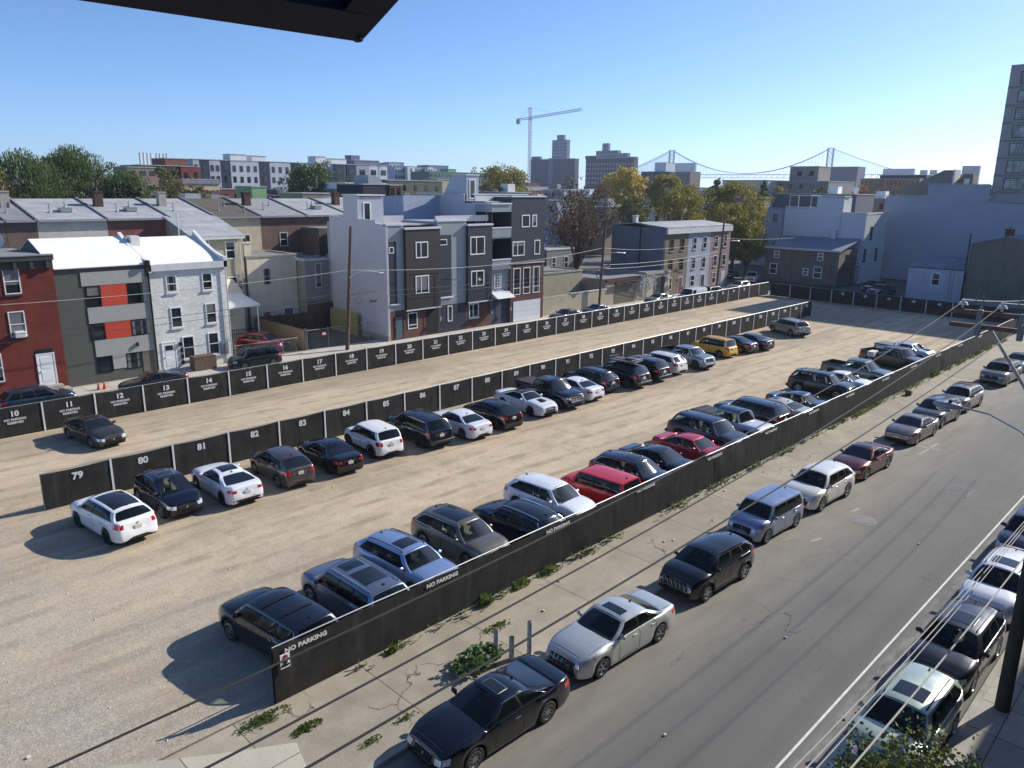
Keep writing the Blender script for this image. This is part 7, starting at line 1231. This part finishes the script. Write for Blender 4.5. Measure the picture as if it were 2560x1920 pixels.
t = far_box('concrete_roof_block', 'square beige concrete block on a roof in front of the right bridge tower', 'roof structure', 240, 249, 104.2, 113.4, 22.3, '858079'); mb = MB(); [mb.box(239.9, 239.98, y, y+1.4, 19.6, 21) for y in (109.5, 105.6)]; t.part('opening', mb, MAT['dark']); far_box('grey_block', 'wide grey building below the beige concrete block', 'building', 236, 256, 99, 116, 17.8, '7d7b78', wins=(5, 1, 1, 1.2, 17, 2), face='-x'); far_box('grey_block', 'dark slate building left of the beige concrete block', 'building', 243, 256, 117, 128, 17.9, '444a58', wins=(3, 1, 1.4, 2, 17.4, 2), face='-x'); far_box('white_block', 'long pale blank building below the middle of the bridge', 'building', 230, 246, 115.5, 131.2, 18.0, 'b5b1a8')
far_box('timber_row', 'row of orange brown timber clad backs on the right', 'building', 300, 312, 93.5, 114, 19.6, M('timber_clad', (.30, .16, .08), .8, var=.5, vs=.5), wins=(14, 1, .5, 1.6, 19, 2), face='-x'); far_box('dark_block', 'dark flat roofed block above the timber clad row', 'building', 305, 320, 93, 109, 21.0, '3c4048'); far_box('grey_tower_block', 'plain grey brown block beside the right bridge tower', 'building', 600, 615, 231, 255, 33.5, '5b5f70')
# suspension bridge
t = T('suspension_bridge', 'blue suspension bridge with two towers on the horizon', 'bridge', (1800, 980, 0)); BR = M('bridge_blue', (.13, .19, .30), .7); TA = Vector((1776, 1167, 0)); TB = Vector((1878, 791, 0)); dr = (TB-TA); sp_ = dr.length; dr.normalize(); sd_ = Vector((-dr.y, dr.x, 0)); DK = 56.
for c, H_ in ((TA, 118.), (TB, 118.)):
    mb = MB()
    for s_ in (-1, 1): p = c+sd_*9*s_; q = c+dr*6*s_; mb.rbox((c+dr*6.2*s_+Vector((0, 0, H_/2))), (3.6, 5.0, H_), Matrix.Rotation(math.atan2(dr.y, dr.x), 3, 'Z'), b=.1)
    for i in range(5): z0, z1 = lerp(DK, H_-5, i/5), lerp(DK, H_-5, (i+1)/5); mb.cyl(c-dr*6+Vector((0, 0, z0)), c+dr*6+Vector((0, 0, z1)), .9, n=4); mb.cyl(c+dr*6+Vector((0, 0, z0)), c-dr*6+Vector((0, 0, z1)), .9, n=4); mb.cyl(c-dr*6+Vector((0, 0, z1)), c+dr*6+Vector((0, 0, z1)), .9, n=4)
    t.part('bridge_tower', mb, BR)
def cable(f0, f1, za, zb, low, lo):
    pts = []
    for i in range(25): u = i/24; p = TA+dr*sp_*lerp(f0, f1, u); z = lo(u); pts.append(Vector((p.x, p.y, z)))
    return pts
for s_ in (-1, 1):
    off = sd_*8*s_
    for f0, f1, fn in ((0, 1, lambda u: DK+3+(118-DK-3)*(2*u-1)**2), (-.45, 0, lambda u: DK-4+(118-DK+4)*(u**1.35)), (1, 1.55, lambda u: DK-4+(118-DK+4)*((1-u)**1.35))):
        pts = [p+off for p in cable(f0, f1, 0, 0, 0, fn)]; mb = MB(); mb.tube(pts, .75, 5); o = t.part('main_cable', mb, BR); mb = MB()
        for p in pts[1:-1]:
            if p.z > DK+2: mb.box(p.x-.2, p.x+.2, p.y-.2, p.y+.2, DK, p.z)
        for p, q in zip(pts[1:-2], pts[2:-1]):
            m_ = (p+q)/2
            if m_.z > DK+2: mb.box(m_.x-.2, m_.x+.2, m_.y-.2, m_.y+.2, DK, m_.z)
        t.part('suspender_cables', mb, BR, o)
mb = MB(); a, b = TA-dr*sp_*.6, TA+dr*sp_*1.7; rz = Matrix.Rotation(math.atan2(dr.y, dr.x), 3, 'Z'); mb.rbox(((a+b)/2+Vector((0, 0, DK))), ((b-a).length, 24, 1.2), rz, b=.05); mb.rbox(((a+b)/2+Vector((0, 0, DK-8))), ((b-a).length, 20, 1.0), rz, b=.05)
for i in range(64): p, q = a.lerp(b, i/64), a.lerp(b, (i+.5)/64); r_ = a.lerp(b, (i+1)/64); [mb.cyl(p+sd_*10*s_+Vector((0, 0, DK-8)), q+sd_*10*s_+Vector((0, 0, DK)), .5, n=4, caps=False) or mb.cyl(q+sd_*10*s_+Vector((0, 0, DK)), r_+sd_*10*s_+Vector((0, 0, DK-8)), .5, n=4, caps=False) for s_ in (-1, 1)]
t.part('deck_truss', mb, BR); mb = MB(); [mb.rbox(c+Vector((0, 0, 20)), (26, 26, 40), rz) for c in (TA, TB)]; [mb.box(p.x-3, p.x+3, p.y-3, p.y+3, 0, DK-8) for p in [TB+dr*sp_*(.55+i*.12) for i in range(8)]+[TA-dr*sp_*(.42+i*.05) for i in range(3)]]; t.part('piers', mb, M('pier_stone', (.3, .3, .32), .9))
g_ = MB(); g_.box(1500, 2300, 300, 1800, -.16, 1.0); struct('river', g_, M('river_water', (.25, .32, .40), .15))
# infill: rooftops between the named buildings
random.seed(77)
PAL = [('8d8378', 'tan'), ('6b4238', 'brick'), ('a9a7a2', 'grey'), ('c9c8c4', 'white'), ('54504e', 'dark'), ('857866', 'brown'), ('9aa2ad', 'blue grey')]; RM = [MAT['silver_roof'], MAT['asphalt_roof'], MAT['white_roof'], MAT['silver_roof'], GRN]
used = set(); taken = [(60, 130, 20, 110), (125, 195, 0, 68)]; cnt = 0
def ok(x0, x1, y0, y1):
    for a, b, c, d in taken:
        if x0 < b and x1 > a and y0 < d and y1 > c: return False
    return True
fixed = [(o.location.x, o.location.y) for o in COL.objects if o.parent is None and o.name.split('.')[0] in ('willow_tree', 'broadleaf_tree', 'bare_tree', 'conifer', 'navy_house', 'arched_building', 'olive_building', 'skylight_building', 'green_gable', 'cream_block', 'modern_rowhouse', 'brick_block', 'dark_frieze_building', 'grey_block', 'white_block', 'timber_row')]
def place(d, az, wd, dp, z1, far=False):
    global cnt
    x, y = d*cos(az), d*sin(az); x0, x1, y0, y1 = x-wd/2, x+wd/2, y-dp/2, y+dp/2
    if not ok(x0-1, x1+1, y0-1, y1+1): return
    if any(x0-3.5 < a < x1+3.5 and y0-3.5 < b < y1+3.5 for a, b in fixed): return
    taken.append((x0, x1, y0, y1)); col, nm = random.choice(PAL); cnt += 1; face = '-y' if az > rad(42) else '-x'
    ri = random.randrange(5); hatch = (not far) and random.random() < .4; chm = (not far) and d < 260 and random.random() < .6; dg = az*180/pi
    LMK = [(72, 'by the willow trees'), (66, 'below the eight chimneys'), (62, 'by the brick blocks'), (57, 'left of the round green tree'), (53, 'below the grey rooftop block'), (48, 'below the lavender apartments'), (44, 'by the green trimmed building'), (40, 'below the crane'), (36, 'below the stepped tower'), (32, 'by the golden tree'), (27, 'below the left bridge tower'), (22, 'below the bridge deck'), (18, 'below the right bridge tower'), (14, 'by the timber clad row'), (0, 'by the loft building')]
    wh = next(b for a, b in LMK if dg >= a); zone = next(b for a, b in ((125, 'nearest'), (160, 'near'), (215, 'middle'), (290, 'farther'), (400, 'distant'), (600, 'remote'), (9999, 'horizon')) if d < a)
    lbl = '%s %s %s with %s roof%s%s %s' % (zone, nm, 'building' if far else 'house', ['silver', 'dark', 'white', 'silver', 'shingled'][ri], ' and hatch' if hatch else '', ' and chimney' if chm else '', wh)
    for adj in ('', 'wider ', 'narrower ', 'plain ', 'low ', 'squat '):
        if adj+lbl not in used: lbl = adj+lbl; break
    used.add(lbl)
    t = far_box('distant_building' if far else 'rooftop_house', lbl, 'building' if far else 'house', x0, x1, y0, y1, z1, col, RM[ri], wins=((3, 1, .9, 1.5, z1-1.0, 2) if d < 330 else None), group=('far off low %s buildings' if far else '%s flat roofed houses beyond the alley') % nm, face=face)
    if chm: mb = MB(); cx, cy = x0+wd*random.uniform(.2, .8), y0+dp*random.uniform(.2, .8); mb.box(cx-.35, cx+.35, cy-.35, cy+.35, z1, z1+1.2); t.part('chimney', mb, BRD)
    if hatch: mb = MB(); cx, cy = x0+wd*random.uniform(.3, .7), y0+dp*random.uniform(.3, .7); mb.box(cx-1.2, cx+1.2, cy-1.2, cy+1.2, z1+.22, z1+2.0); t.part('roof_hatch', mb, random.choice([MAT['white'], MAT['offwhite'], MAT['galv'], MAT['asphalt_roof']]))
for d in (104, 116, 128, 141, 155, 170, 187, 206, 228, 252, 280, 312):
    k = int(1.15*d/11)
    for i in range(k):
        az = rad(11.5+68*(i+random.uniform(.2, .8))/k)
        if d < 125 and az < rad(43): continue
        place(d+random.uniform(-3, 3), az, random.uniform(5.5, 10), random.uniform(8, 11), random.uniform(9.2, 12.6)+(d/110 if d > 150 else 0)*.8)
for d in (360, 430, 520, 640, 800, 1000, 1250):
    k = int(1.15*d/(26+d*.03))
    for i in range(k):
        az = rad(11.5+68*(i+random.uniform(.2, .8))/k)
        if d > 900 and rad(22) < az < rad(36): continue
        place(d+random.uniform(-15, 15), az, random.uniform(14, 30), random.uniform(14, 26), 14.6+random.uniform(-3.5, .6)+d*random.uniform(-.002, .010), True)
# ---------------------------------------------------------------- haze
HZ = True
if HZ:
    mb = MB(); mb.box(-120, 2600, -420, 2400, -2.2, 125); hz = struct('haze', mb, None); hz['kind'] = 'stuff'; hz['label'] = 'pale blue air haze'; hz['category'] = 'haze'
    m = bpy.data.materials.new('haze'); m.use_nodes = True; n_ = m.node_tree; n_.nodes.clear(); o_ = n_.nodes.new('ShaderNodeOutputMaterial'); v_ = n_.nodes.new('ShaderNodeVolumePrincipled'); v_.inputs['Color'].default_value = (.72, .83, 1, 1); v_.inputs['Density'].default_value = .00016; v_.inputs['Anisotropy'].default_value = .3; n_.links.new(v_.outputs[0], o_.inputs['Volume']); hz.data.materials.clear(); hz.data.materials.append(m)
